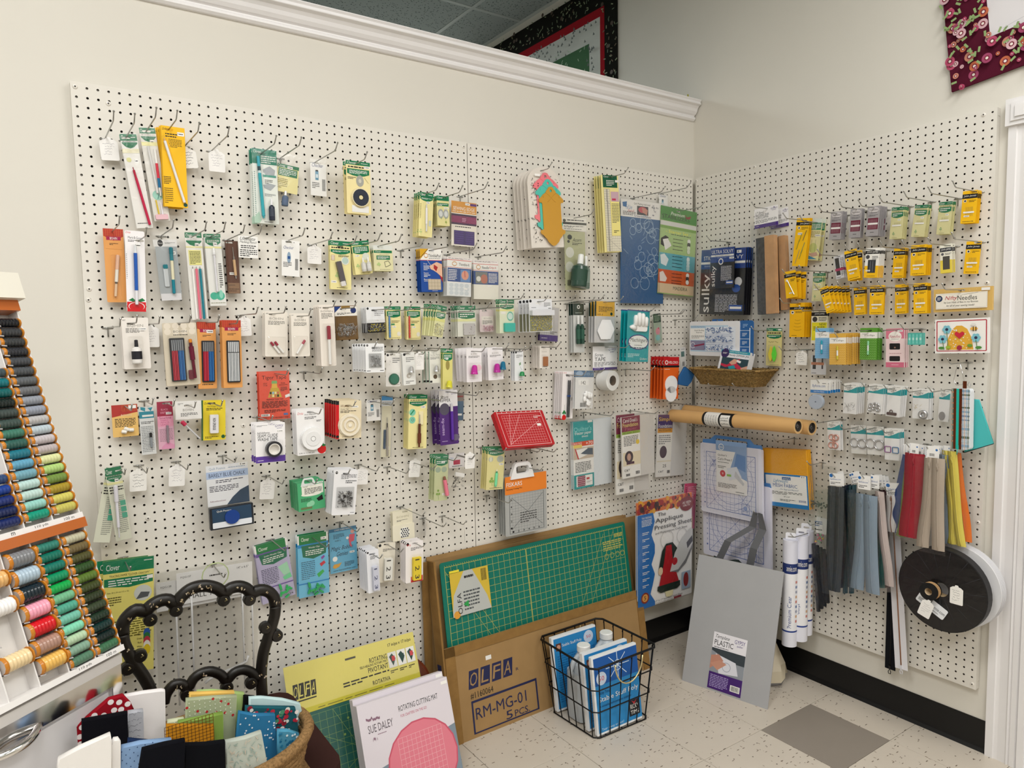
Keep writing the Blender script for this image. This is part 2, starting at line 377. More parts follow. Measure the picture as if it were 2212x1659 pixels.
# ================================================================ pegboards: real drilled holes on a 1 inch grid
def pegboard(name, M, cols, rows, mx0, mx1, mz0, mz1, skip, label, screws):
 """M maps local (x right, z up, y inwards) to the room; hole (0,0) sits at the local origin"""
 import numpy as np
 rt = empty(name, M); tag(rt, label, 'pegboard', None)
 h = 0.5; r = 0.134; HI = []
 sq = [(h,0),(h, h),(0, h),(-h, h),(-h,0),(-h,-h),(0,-h),(h,-h)]
 V = []; F = []
 for c in range(cols):
  for w in range(rows):
   x, z = c,-w
   o = len(V)
   V += [(x + a,0, z + b_) for a, b_ in sq]
   if (c, w) in skip: F.append(tuple(range(o + 7, o - 1,-1))); continue
   for yy in (0,.25): V += [(x + r * math.cos(PI * i / 4), yy, z + r * math.sin(PI * i / 4)) for i in range(8)]
   for i in range(8):
    j = (i + 1) % 8
    F.append((o + j, o + i, o + 8 + i, o + 8 + j)); HI.append(len(F)); F.append((o + 8 + j, o + 8 + i, o + 16 + i, o + 16 + j))
 x0, x1, z0, z1 = -h, cols - 1 + h,-(rows - 1) - h, h
 X0, X1, Z0, Z1 = -mx0, cols - 1 + mx1,-(rows - 1) - mz1, mz0
 def quad(a, b_, c_, d_): o = len(V); V.extend([a, b_, c_, d_]); F.append((o, o + 1, o + 2, o + 3))
 def fr(xa, za, xb, zb):
  if xb - xa > 1e-4 and zb - za > 1e-4: quad((xa,0, za),(xb,0, za),(xb,0, zb),(xa,0, zb))
 fr(X0, Z0, x0, Z1); fr(x1, Z0, X1, Z1); fr(x0, Z0, x1, z0); fr(x0, z1, x1, Z1)
 for (a, b_) in (((X0, Z0),(X1, Z0)),((X1, Z0),(X1, Z1)),((X1, Z1),(X0, Z1)),((X0, Z1),(X0, Z0))):
  quad((a[0],0, a[1]),(a[0],.25, a[1]),(b_[0],.25, b_[1]),(b_[0],0, b_[1]))
 me = bpy.data.meshes.new('panel'); me.from_pydata([(a * I, b_ * I, c_ * I) for a, b_, c_ in V], [], F); me.materials.append(mat('board_paint')); me.materials.append(mat('hardboard'))
 for i in HI: me.polygons[i].material_index = 1
 me.update()
 po = bpy.data.objects.new('panel', me); C.objects.link(po); po.parent = rt
 q = MB(); t = .74; y0 = .25; w = 1.0                     # furring strips between board and wall
 for a, b_ in (((X0, Z0 + .0),(X1, Z0 + w)),((X0, Z1 - w),(X1, Z1)),((X0, Z0 + w),(X0 + w, Z1 - w)),((X1 - w, Z0 + w),(X1, Z1 - w))):
  q.box((a[0] + .02, y0, a[1] + .02),(b_[0] - .02, y0 + t, b_[1] - .02), 'board_paint')
 q.build('furring_strip', rt)
 sp = None
 for sx, sz in screws:
  if sp is None:
   q = MB(); q.lathe([(.26,0),(.26,.03),(.2,.09),(.09,.12),(.085,.08),(0.001,.07)], '#e6e1d8*',10, RX(90), keys=['#e6e1d8*'] * 3 + ['#3a3632'] * 2); sp = q.build('screw', rt); o = sp
  else: o = sp.copy(); C.objects.link(o); o.parent = rt
  o.location = (sx * I,0, sz * I)
 return rt
Z0 = 83.2
def loc(wall, pts, ox, oz):
 out = []
 for p in pts:
  P = at(wall, p[0], p[1],0); out.append(((P.x - ox) if wall == 'B' else (ox - P.y), P.z - oz))
 return out
sA = loc('B', [(162,187),(234,186 + 38),(192.5,624.6),(191,648),(319.6,1119.6),(229,1180),(1001,317),(525.3,919.5),(640,980),(556,1183)],0, Z0)
pegboard('pegboard', T(0,0, Z0),48,75,.5,.5,.56,.6, {(0,0),(47,0),(0,49)}, 'cream painted pegboard panel left of the seam on the long wall', sA)
OX, OZ = 48.098, Z0 - .109
pegboard('pegboard', T(OX,0, OZ),47,75,.44,.42,.56,.6, {(0,0)}, 'cream painted pegboard panel right of the seam on the long wall', loc('B', [(1015.5,320),(1238.5,353.5),(1265,356),(1398,375.5),(1501.5,546),(1366,849)], OX, OZ))
MW = T(WX,-.909, Z0 - .079) @ RZ(-90)
def locw(pts):
 out = []
 for p in pts: P = at('W', p[0], p[1],0); out.append((-.909 - P.y, P.z - (Z0 - .079)))
 return out
pegboard('pegboard', MW,48,75,.42,.5,.5,.6, {(0,0),(46,0),(47,74),(31,74)}, 'cream painted pegboard panel on the right-hand wall', locw([(1504.5,391),(2125,248),(2100.3,1477.5),(1847.5,1389),(1630,361),(2132.5,611),(1503.5,846),(2113,1128.5)]))
# ================================================================ printed designs (fractions of the card, v runs down)
G = '#06744a'; Y = '#efe4a2'; K = '#17171a'; W = '#f1efea'; GY = '#9a9a98'; YJ = '#f6bf12'; TQ = '#1f9aa0'; PU = '#472a80'; CR = '#efe8da'; OR = '#e3a05a'; BL = '#1d5fae'
def stick(x=.7, y=.1, w=.24): return [('r', x, y, x + w, y + .045, '#fbfaf7'),('t', x + .02, y + .008, x + .05, y + .035, '$', K),('l', x + .07, y + .008, x + w - .03, y + .036,1, K)]
def clover(hh=.12, a=.2, b=.36, x1=1, n=3, st=(.68,.14), sub=K):
 return [('r',0,0, x1, hh, G),('t',.05, hh * .2,.42 * x1, hh * .8, 'Clover', W),('l',.62 * x1, hh * .35,.92 * x1, hh * .6,1, W),('l',.08, hh + .012,.92 * x1, a - .012,1, sub),
   ('p', G, [(.04, a),(.96 * x1, a),(.96 * x1, b - .05),(.75 * x1, b - .015),(.5 * x1, b),(.25 * x1, b - .015),(.04, b - .05)]),('l',.13, a + .02,.87 * x1, b - .045, n, W)] + (stick(*st) if st else [])
def leaf(x, y, s, c='#b9cf8a'): return [('e', x - s * .5, y, s * .5, c),('e', x + s * .5, y, s * .5, c),('e', x, y - s * .45, s * .5, c),('s', x, y, x + s * .3, y + s * .8,.02, c)]
def bohin_o(h=1): return [('p', '#b6322a', [(0,0),(1,0),(1,.1),(.5,.16),(0,.1)]),('g',.02,.01,.98,.1,9,4, '#d98a3a',.006),('r',.14,.105,.86,.155, '#a81f4b'),('t',.32,.113,.68,.147, 'BOHIN', W),('l',.28,.19,.72,.225,2, K)]
def bohin_w(x0=.2, y0=.13, hh=.05, n=4): return [('t', x0, y0,1 - x0, y0 + hh, 'BOHIN', '#9b9790'),('l',.14, y0 + hh * 1.5,.86, y0 + hh * 1.5 + .045 * n / 2, n, '#4a4844'),('l',.04,.035,.16,.06,2, K)]
def dritz_w(): return [('e',.1,.055,.055, K),('t',.055,.04,.145,.06, 'Dritz', W),('l',.3,.09,.96,.2,4, '#55555a')]
def jj(lab='John James', wht=0):
 o = [('r',0,.1,1,.24, K),('t',.1,.13,.9,.2, lab, W,.2),('l',.45,.285,.92,.36,2, K),('e',.2,.31,.1, W),('p', K, [(.2,.27),(.28,.31),(.2,.35),(.12,.31)]),('l',.12,.93,.88,.96,1, K),('l',.55,.03,.9,.06,1, K)]
 return o
def needles(y=.5, h=.28, c='#8b7a45', band=W): return [('s',.3 + .075 * i, y,.3 + .075 * i, y + h,.018, c) for i in range(7)] + [('r',.14, y + h * .5,.86, y + h * .5 + .05, band)]
def gypsy(x=.72, y=.05, s=.24): return [('t', x, y, x + s, y + s * .26, 'GYPSY', PU),('t', x + s * .2, y + s * .3, x + s * .8, y + s * .5, 'quilter', PU,.3),('e', x + s * .5, y - .015,.02, PU)]
def checker(): return [('t',.1,.1,.8,.2, 'Checker', '#1b2f7a',.15),('l',.1,.62,.55,.8,4, K),('b',.72,.52,.92,.85)]
def annie(x0=0, x1=1, hh=.3):
 return [('r', x0,0, x1, hh * .75, W),('p', TQ, [(x0, hh),(x0, hh * .78),(x0 + .3, hh * .8),(x0 + .6, hh * .62),(x1, hh * .3),(x1, hh)]),('t', x0 + .12, hh * .28, x1 - .35, hh * .55, 'Emmaline', '#3c4650',.3),('s', x0 + .35, hh * .2, x0 + .5, hh * .1,.012, K),('s', x0 + .5, hh * .1, x0 + .62, hh * .2,.012, K),('t', x0 + .25, hh * .58, x0 + .52, hh * .68, 'BAGS', '#3c4650'),('l',.64,.03,.9,.05,1, K)]
def berry(x, y, s): return [('e', x, y, s, '#d61f1f'),('p', '#1c7a3a', [(x - s, y - s * .5),(x, y - s * .9),(x + s, y - s * .5),(x + s * .3, y - s * .3),(x, y - s * .55),(x - s * .3, y - s * .3)]),('s', x, y - s * .8, x + s * .1, y - s * 1.5,.012, '#1c7a3a')]
def tulip(c1, c2, c3, cap):
 o = [('t',.2,.2,.85,.26, 'Tulip', '#555',.2)]
 lat = [('s', a, b, a + .09, b + .09 * .55,.012, c2) for i in range(8) for j in range(9) for a, b in [(.02 + i * .125,.33 + j * .075)]] + [('s', a + .09, b, a, b + .05,.012, c2) for i in range(8) for j in range(9) for a, b in [(.02 + i * .125,.33 + j * .075)]]
 return [('r',0,.13,1,.32, W)] + o + [('l',.12,.165,.5,.19,1, '#777')] + lat + [('P', 'pen', 'needle_tube',.52,.62,.42,0, [(.3,.16, cap),(.4,.12, '#e5eaee*'),(.3,.16, cap)])]
# design: (base, prims).  base = (kind, colour, corner radius, y0, y1, x0, x1): the paper inside the clear bag
D = {}
D['tag'] = (('tag', '#f3f1ee'), [('w',.15,.25,.85,.8,5, '#a9a4ac')])
D['tagk'] = (('tag', '#f5f3ee'), [('w',.15,.22,.85,.85,5, '#3b3a42')])
D['clo_pen'] = (('bag', W,.05,0,1,0,1), clover(.07,.085,.15, n=3, st=(.6,.26)) + [('r',0,.155,1,.2, '#efe9c8'),('e',.28,.27,.15, '#e8e5a4'),('l',.1,.94,.7,.955,1, K),('P', 'pen', 'marking_pen',.62,.66,.62,6, [(.05,.05, '#8f1232*'),(.14,.13, '#b31a3d*'),(.81,.15, '#c01c48*')])])
D['clo_set'] = (('bag', '#e9e6df',.05,0,1,0,1), clover(.06,.09,.15, n=3, st=(.55,.125), sub=K) + [('r',0,.15,1,.19, '#efe9a8'),('P', 'pen', 'white_pencil',.42,.45,.5,2, [(1,.14, '#d9d8d6*')]),('P', 'pen', 'marking_pen',.7,.48,.5,-2, [(.3,.14, W),(.32,.15, '#d8364a*'),(.2,.15, '#1b6f9e*'),(.18,.1, '#e8e7e4*')]),('e',.48,.72,.33, '#9ed5c4'),('s',.45,.76,.7,.66,.05, '#2b7d78'),('P', 'pen', 'yellow_pencil',.33,.86,.17,3, [(1,.08, '#e7c71e')]),('P', 'pen', 'white_marker',.58,.88,.15,0, [(1,.11, '#e9e7ef')]),('P', 'box', 'eraser',.1,.93,.9,.985,.25, '#e6bcc4'),('r',.3,.925,.8,.95, '#5b4a55')])
D['yellow_pencil'] = (('card', YJ,.03), [('r',0,0,.02,1, '#c89a10'),('t',.06,.02,.3,.06, 'Quilting', K,.3),('l',.18,.08,.75,.14,2, K),('l',.3,.15,.85,.26,6, '#6b5410'),('p', '#f0b400', [(.1,.16),(.25,.14),(.97,.97),(.8,.99)]),('l',.04,.62,.34,.72,5, K),('l',.04,.76,.4,.96,8, '#7a6010'),('e',.9,.965,.085, '#0d4a3c'),('P', 'pen', 'marking_pencil',.48,.55,.8,15, [(.04,.05, '#d9b9a0'),(.96,.16, '#ecebea*')]),('P', 'dome', 'blister',.04,.12,.2,.3,.25)] + stick(.68,.06,.28))
D['clo_teal'] = (('bag', '#eff3ec',.03,0,1,0,1), [('r',0,0,1,.2, '#0b7d63'),('t',.05,.02,.38,.055, 'Clover', W),('l',.36,.08,.96,.19,4, W),('t',.05,.27,.13,.92, 'Just line to box the texture leaf here', '#3f7f73',0,90) if 0 else ('l',.05,.3,.1,.9,24, '#3f7f73'),
 ('p', '#a9afb4', [(.42,.27),(.7,.22),(.92,.27),(.88,.34),(.6,.37),(.42,.3)]),('r',.4,.34,.95,.37, '#3f9a86'),('p', '#a9afb4', [(.4,.48),(.65,.45),(.93,.47),(.7,.55),(.45,.52)]),('l',.48,.4,.8,.46,3, K),('p', '#b9d8c4', [(.0,.92),(.2,.84),(.3,.95),(.2,1),(0,1)]),('l',.4,.97,.75,.985,1, K),('l',.46,.59,.9,.63,3, '#8a8f94'),
 ('P', 'pen', 'fabric_pen',.29,.52,.82,3, [(.16,.2, '#48b6c8*'),(.07,.2, '#2e4f58'),(.04,.2, '#cfe9ee*'),(.7,.21, '#2fb0bf*'),(.03,.12, '#2fb0bf*')]),('P', 'bottle', 'glue_bottle',.68,.81,.25,.3, ['#f0f0f2*', '#3d4552', '#232b3c*']),('P', 'dome', 'blister',.16,.05,.42,.96,.5)])
D['clo_bag'] = (('bag', Y,.02,.18,.66,.0,.98), [('r',0,.18,.98,.24, G),('t',.04,.185,.35,.225, 'Clover', W),('r',.06,.25,.92,.38, G),('l',.1,.26,.88,.37,4, W),('l',.05,.42,.5,.6,6, '#8a7f4a'),('P', 'bottle', 'glue_bottle',.4,.78,.3,.26, ['#f2f2f4*', '#5a6b86', '#55677f'])] + stick(.45,.2,.24))
D['checker'] = (('bag', '#f4f3f0',.02,.1,1,0,1), checker() + [('r',.3,.3,.5,.56, '#4f8fae'),('r',.32,.28,.48,.32, K),('r',.33,.4,.47,.5, '#d7e6ee')])
D['checker2'] = (('card', '#f4f3f0',.02), [('e',.23,.05,.03, '#8c8a86'),('e',.68,.05,.03, '#8c8a86')] + [('t',.1,.16,.65,.24, 'Checker', '#1b2f7a',.15),('e',.4,.48,.11, '#8fa6bd',.16),('r',.33,.44,.47,.52, '#1b4f8f'),('l',.08,.6,.55,.75,4, K),('b',.75,.5,.92,.82)])
D['clo_disc'] = (('card', '#efe0a6',.12), clover(.075,.15,.29, n=4, st=(.74,.08)) + [('l',.06,.3,.4,.35,2, K),('e',.56,.37,.16, '#a3a39a',.11),('e',.56,.37,.06, '#c9c6b8',.04),('s',.75,.3,.92,.4,.012, '#b5a77a'),('r',.2,.84,.9,.97, '#e9e8e4'),('P', 'disc', 'thread_disc',.55,.69,.4,.55, [(1, '#e9d9a8*',.1),(.9, '#efe3bb*',.5),(.82, '#1c2438*',.55),(.28, '#10141f*',.5),(.2, '#e2d3a2*',.6)])])
D['clo_twz'] = (('card', Y,.1), clover(.1,.1,.2, n=2, st=(.5,.2)) + leaf(.15,.9,.1) + [('l',.06,.25,.14,.6,10, '#8a8050'),('r',.72,.62,.9,.75, '#c9d2cc'),('P', 'pen', 'folding_ripper',.5,.58,.6,2, [(.12,.1, '#dcdde0*'),(.6,.16, '#f1eef0*'),(.28,.12, '#dfe0e6*')]),('P', 'dome', 'blister',.2,.22,.85,.97,.3)])
D['clo_small'] = (('card', '#dfd79a',.05), [('r',0,0,1,.16, G),('t',.08,.03,.5,.09, 'Clover', W),('r',.05,.24,.95,.34, G),('l',.12,.26,.88,.33,2, W),('e',.3,.6,.22, '#a3a6a4',.16),('e',.72,.6,.22, '#a3a6a4',.16),('e',.3,.6,.14, '#cfd2cf',.1),('e',.72,.6,.14, '#cfd2cf',.1),('s',.3,.7,.36,.78,.04, '#8fa35c'),('s',.72,.7,.66,.78,.04, '#8fa35c')] + leaf(.7,.88,.08, '#93a84c') + stick(.55,.38,.38))
D['sewing'] = (('bag', CR,.02,.08,1,0,1), [('r',0,.08,1,.32, '#d9952f'),('t',.07,.19,.93,.26, 'SEWING EDGE', W),('l',.05,.275,.95,.3,1, W),('r',.75,.1,1,.15, '#5b2d7c'),('r',0,.34,1,.56, '#3f2446'),('r',0,.38,1,.52, '#8a2a5c'),('e',.5,.45,.13, '#7c2450'),('l',.42,.41,.58,.5,3, '#d9a0c0'),('l',.15,.58,.8,.62,1, K),('r',.1,.68,.92,.97, '#3a2366')] + [('r',.14,.7 + .045 * i,.48,.72 + .045 * i, '#4b2f80') for i in range(6)] + [('r',.56,.7 + .045 * i,.88,.72 + .045 * i, '#4b2f80') for i in range(6)] + stick(.54,.1,.18))
D['bohin_pen'] = (('card', OR,.12), bohin_o() + [('s',.1,.27,.9,.28,.01, '#b87d3f'),('P', 'pen', 'glue_pen',.53,.64,.56,-6, [(.35,.2, '#e3b79c*'),(.3,.19, '#e9e3d8*'),(.05,.12, '#6a6258'),(.3,.14, '#e9c9a8*')]),('P', 'dome', 'blister',.3,.35,.75,.97,.35)])
D['dritz_blue'] = (('card', '#f4f1f2',.15), [('t',.06,.01,.3,.035, 'Dritz', '#d2232a',.2),('t',.16,.07,.85,.1, 'Mark-B-Gone', K),('l',.16,.11,.7,.14,2, K),('l',.04,.28,.09,.6,14, '#777'),('r',.02,.88,.98,1, '#d31f26'),('e',.5,.935,.5, '#d31f26',.065),('e',.5,.935,.42, '#e8e4e4',.053),('e',.5,.94,.38, '#d31f26',.052),('p', '#1e7a45', [(.1,.86),(.3,.83),(.45,.86),(.35,.88)]),('p', '#1e7a45', [(.55,.86),(.8,.83),(.95,.86),(.7,.88)]),('P', 'pen', 'marking_pen',.5,.55,.72,0, [(.12,.14, '#eef1f6*'),(.64,.2, '#1c5bb8*'),(.24,.17, '#eeeef4*')]),('P', 'dome', 'blister',.3,.17,.72,.95,.35)] + stick(.5,.155,.3))
D['oxo'] = (('bag', '#e6e5e3',.02,.1,.2,0.02,.98), [('e',.3,.15,.11, K,.05),('t',.2,.14,.4,.16, 'Clover', W),('l',.48,.14,.9,.16,2, K),('r',.08,.2,.95,.9, '#a7adb0'),('r',.1,.88,.93,.98, '#dedde0'),('P', 'pen', 'mechanical_pencil',.66,.55,.66,-2, [(.14,.22, '#1c7280*'),(.14,.2, '#2b7f8c*'),(.42,.17, '#e6e0c0*'),(.3,.18, '#0d7f92*')]),('P', 'box', 'lead_case',.3,.47,.48,.78,.18, '#c5cacd'),('P', 'box', 'lead_case_cap',.3,.46,.49,.52,.22, '#12707c*')] + stick(.62,.27,.26))
D['clo_pencils'] = (('bag', W,.02,.0,1,0,1), clover(.06,.09,.155, n=2, st=(.55,.12)) + [('r',0,.155,1,.175, '#ece6b0'),('r',.12,.2,.88,.37, '#ece68e'),('l',.18,.21,.82,.36,9, K),('P', 'pen', 'pencil',.28,.69,.6,0, [(.04,.03, K),(.96,.13, '#f2f0ec')]),('P', 'pen', 'pencil',.5,.69,.6,0, [(.04,.03, K),(.96,.14, '#e8758a*')]),('P', 'pen', 'pencil',.72,.69,.6,0, [(.04,.03, K),(.96,.14, '#1b8091*')]),('P', 'pen', 'pencil',.9,.7,.58,0, [(1,.1, '#e9e7e2')])])
D['clo_sticker'] = (('bag', '#eeeeea',.02,0,1,0,1), clover(.05,.06,.17, n=3, st=(.5,.12)) + [('r',0,.175,1,.2, '#efe9a8'),('e',.28,.86,.24, '#3fb597'),('e',.66,.86,.28, '#46b99b'),('e',.72,.84,.12, '#8fd9c4',.06),('l',.05,.95,.95,.965,1, '#8a8a60'),('l',.7,.4,.9,.75,12, K),('P', 'pen', 'marking_pen',.48,.5,.6,0, [(.1,.15, '#f4f4f4*'),(.05,.2, '#e2e2e2*'),(.85,.13, '#dedde2*')])])
D['awl_box'] = (('card', '#5b3626',.02), [('r',.05,.8,.95,1, '#8a6a50'),('l',.12,.83,.6,.85,1, K),('l',.1,.9,.9,.97,2, '#4a2f20'),('P', 'pen', 'awl',.6,.42,.6,3, [(.3,.04, 'steel'),(.1,.08, 'steel'),(.5,.17, '#d8b184*'),(.1,.06, 'silver')]),('P', 'dome', 'clear_box',.0,.0,1,1,.5)] + stick(.2,.6,.55))
D['ultimate'] = (('card', '#f3f2ef',.02), [('t',.1,.04,.88,.2, 'Ultimate', K,.4),('t',.08,.22,.92,.36, 'Marking Pencil', K,.3),('l',.12,.4,.9,.58,2, K),('l',.08,.6,.95,.95,4, K)])
D['liner'] = (('card', Y,.1), clover(.1,.18,.28, n=2, st=(.05,.82)) + leaf(.35,.72,.12) + [('r',.06,.3,.22,.4, '#e7ddc8'),('g',.06,.3,.22,.4,1,3, '#a04030',.01),('e',.72,.4,.19, '#e9e6dd'),('e',.72,.4,.15, '#b8cfc4'),('l',.4,.29,.9,.33,2, K),('l',.3,.955,.8,.97,1, K),('P', 'box', 'chalk_liner',.36,.42,.6,.92,.45, '#5a5457*',-13),('P', 'box', 'liner_tip',.46,.83,.68,.93,.46, '#dcd8d6*',-13)])
D['bottles2'] = (('card', Y,.1), clover(.13,.16,.4, n=4, st=(.12,.42)) + [('e',.72,.48,.2, '#d7dccf'),('l',.3,.955,.9,.97,1, K)] + leaf(.2,.75,.1) + [('P', 'bottle', 'refill_bottle',.47,.72,.27,.42, ['#f4f3f1*', '#dddcd8*', '#cfcdc8*']),('P', 'bottle', 'refill_bottle',.77,.72,.27,.42, ['#f4f3f1*', '#dddcd8*', '#cfcdc8*'])])
D['clo_hang'] = (('card', '#e3deb0',.05), [('r',0,0,1,.18, '#dfe2dc'),('r',.03,.2,.97,.3, G),('t',.1,.215,.4,.275, 'Clover', W),('l',.3,.35,.8,.37,1, K),('r',.15,.4,.85,.56, G),('l',.2,.42,.8,.54,3, W),('s',.55,.65,.75,.6,.02, K),('s',.55,.65,.6,.85,.02, K),('s',.75,.6,.88,.75,.02, K),('s',.6,.85,.88,.75,.02, K),('l',.3,.93,.85,.95,1, K)] + leaf(.25,.75,.1))
D['tpad'] = (('card', '#164a9c',.14), [('r',0,0,1,.27, W),('p', '#d9a520', [(0,0),(.4,0),(0,.25)]),('s',.02,.2,.36,.01,.02, K),('s',0,.265,1,.265,.02, '#d23a30'),('s',0,.2,1,.2,.008, '#d23a30') if 0 else ('e',.27,.155,.09, '#c98b3d',.06),('e',.27,.155,.07, W,.04),('t',.37,.12,.95,.19, 'ThimblePad', K),('l',.4,.21,.95,.23,1, K),('t',.14,.33,.3,.37, 'Snug', W),('l',.14,.38,.4,.5,4, W),('t',.14,.54,.36,.58, 'Secure', W),('l',.14,.59,.45,.66,2, W),('t',.14,.69,.5,.73, 'Reusable', W),('l',.14,.74,.45,.76,1, W),
 ('p', '#e6b79a', [(.4,.4),(.6,.34),(.75,.3),(1,.35),(1,.66),(.9,.62),(.75,.55),(.6,.5),(.46,.47)]),('p', '#a8282a', [(.62,.36),(.8,.42),(.72,.52),(.6,.45)]),('s',.3,.25,.52,.42,.015, '#d8d8dc'),('p', '#b31f24', [(.86,.6),(1,.66),(1,.78)]),('r',.32,.7,.92,.95, '#b9aa92')] + [('P', 'disc', 'leather_dot',.41 + .14 * i,.745 + .08 * j,.062,.05, [(1, '#c9baa2',1)]) for i in range(4) for j in range(3)] + [('l',.5,.965,.75,.98,1, W)])
D['tit'] = (('bag', W,.02,.0,1,0,1), [('r',0,0,1,.07, '#f1e9e6'),('l',.05,.02,.95,.05,2, K),('s',0,.075,1,.075,.02, '#d23a30'),('e',.3,.17,.1, '#c98b3d',.06),('e',.3,.17,.08, W,.04),('t',.48,.14,.92,.21, 'Thimble-It', K),('s',0,.26,1,.26,.012, '#d23a30'),('r',.02,.28,1,.63, '#1c4588'),('l',.06,.31,.4,.6,7, W),('r',.55,.31,.95,.62, '#5e86b8'),('e',.74,.45,.15, '#d9967c',.12),('s',.72,.34,.74,.5,.03, '#c0453c'),('r',0,.66,1,1, '#e3e6e6')] + [('e',.18 + .21 * i,.72 + .1 * j,.09, '#ccd3d6',.05) for i in range(4) for j in range(3)] + [('s',.7,.8,.84,.8,.05, W)])
D['ngrip'] = (('bag', '#ece9dc',.02,.0,1,0,1), [('r',0,0,1,.62, W),('r',0,0,1,.07, '#f1e9e6'),('l',.05,.02,.95,.05,2, K),('s',0,.1,1,.1,.016, '#d23a30'),('e',.2,.18,.09, '#c98b3d',.06),('e',.2,.18,.07, W,.04),('t',.34,.15,.62,.22, 'Needle', K),('t',.63,.15,.92,.22, 'Grip-It', '#c22b2b'),('s',0,.26,1,.26,.012, '#d23a30'),('r',0,.28,1,.62, '#1c4588'),('r',.08,.3,.56,.6, '#777c78'),('e',.42,.48,.14, '#b5705c',.12),('e',.2,.48,.09, '#d9d8cf'),('l',.6,.32,.95,.58,9, W),('r',.55,.64,.72,.68, W)])
D['plaque'] = (('arch', '#eae3da'), [('s',.06 + random.random() * .86,.12 + random.random() * .8,0,0,.008, '#3b3330', random.random() * 3.1,.05 + random.random() * .05) for _ in range(75)] + [('e',.06 + random.random() * .88,.1 + random.random() * .84,.014, '#2b2625') for _ in range(60)] + [('r',.2,.09,.36,.12, '#f6f4f0'),
 ('P', 'plaque', 'pink_sign_blank',.53,.43,1.0,.72,.1, '#ee7d86*'),('P', 'plaque', 'teal_sign_blank',.58,.52,1.0,.74,.2, '#52c0b0*'),('P', 'plaque', 'gold_sign_blank',.64,.615,.98,.74,.32, '#c8942e*'),('P', 'disc', 'round_sticker',.62,.79,.2,.36, [(1, '#f4f1ea',1)]),('P', 'disc', 'berry_print',.62,.745,.055,.37, [(1, '#c6343a',1)]),('P', 'dome', 'clear_back',-.02,-.02,1.02,1.02,.08)])
D['acorn'] = (('bag', '#b9bb94',.02,.19,1,.12,.93), [('r',0,0,1,.18, '#efece2'),('r',0,.065,1,.095, '#31352f'),('l',.25,.02,.9,.05,1, K),('l',.12,.11,.9,.14,2, K),('l',.12,.15,.8,.165,1, K),('e',.14,.045,.06, '#3f4438',.02),('e',.33,.27,.09, '#28302a',.035),('e',.28,.33,.05, '#28302a',.02),('t',.45,.28,.78,.33, 'Acorn', '#2b2f2a',.3),('l',.42,.34,.8,.38,2, '#2b2f2a'),('e',.32,.48,.16, '#dcddd0'),('e',.3,.68,.16, '#cfd1c2'),('b',.2,.86,.5,.94),
 ('P', 'bottle', 'glue_bottle',.48,.74,.5,.46, ['#eef0ee*', '#2c4a3c', '#2f4c40*'],8),('P', 'bottle', 'fine_tip_bottle',.8,.76,.28,.46, ['#f2f3f1*', '#8a9a90', '#6f8076*'],4)])
D['ruler'] = (('card', '#f0e49c',.08), [('r',.1,0,.93,.16, '#0d5a3c'),('t',.16,.01,.45,.03, 'Clover', W),('l',.3,.06,.75,.14,4, W),('r',.5,.2,1,.78, '#f3e690'),('r',.52,.21,.98,.34, '#caa9b4'),('r',.58,.3,.8,.325, '#c63a5c'),('l',.54,.36,.96,.62,13, '#5b5a58'),('l',.6,.71,.9,.75,2, K),('r',.14,.18,.46,.99, '#e6e0cb'),('r',.46,.79,.99,.99, '#e6e0cb'),('g',.14,.18,.46,.99,3,26, '#6a6560',.006),('g',.46,.79,.99,.99,5,6, '#6a6560',.006),('s',.3,.18,.3,.99,.03, '#4b4a60'),('s',.14,.3,.46,.38,.008, '#4b4a60'),('s',.16,.8,.96,.98,.008, '#4b4a60'),('r',.8,.06,1,.09, W),('P', 'dome', 'clear_ruler',.1,.17,.48,1,.12)])
D['blue_pounce'] = (('bag', '#2a5f92',.02,0,1,0,1), [('r',0,0,1,.165, '#f1eeea'),('t',.3,.02,.68,.045, 'Quilt Marking made easy!', K),('p', '#1f6aa5', [(.04,.03),(.14,.02),(.13,.075),(.05,.07)]),('t',.12,.05,.26,.09, 'Full Line', '#3a6aa0',.3),('t',.16,.09,.3,.115, 'Stencil', '#c03a4a',.3),('l',.05,.11,.34,.15,3, K),('r',.37,.05,.63,.135, '#3c3a44'),('e',.5,.085,.1, '#c85060',.03),('p', '#c98d7c', [(.48,.06),(.62,.08),(.6,.13),(.5,.11)]),('t',.3,.14,.7,.158, 'The Perfect Pounce Pad Partner', '#3b2a6a')]
 + [('w',.7,.03,.97,.14,6, '#8a8a92')] + [('o',.25 + random.random() * .6,.2 + random.random() * .72,.04 + random.random() * .09, '#b3cbe0',.007) for _ in range(26)] + [('s',.15 + random.random() * .7,.2 + random.random() * .7,0,0,.006, '#a9c4dc', random.random() * 3.1,.05 + random.random() * .08) for _ in range(22)])
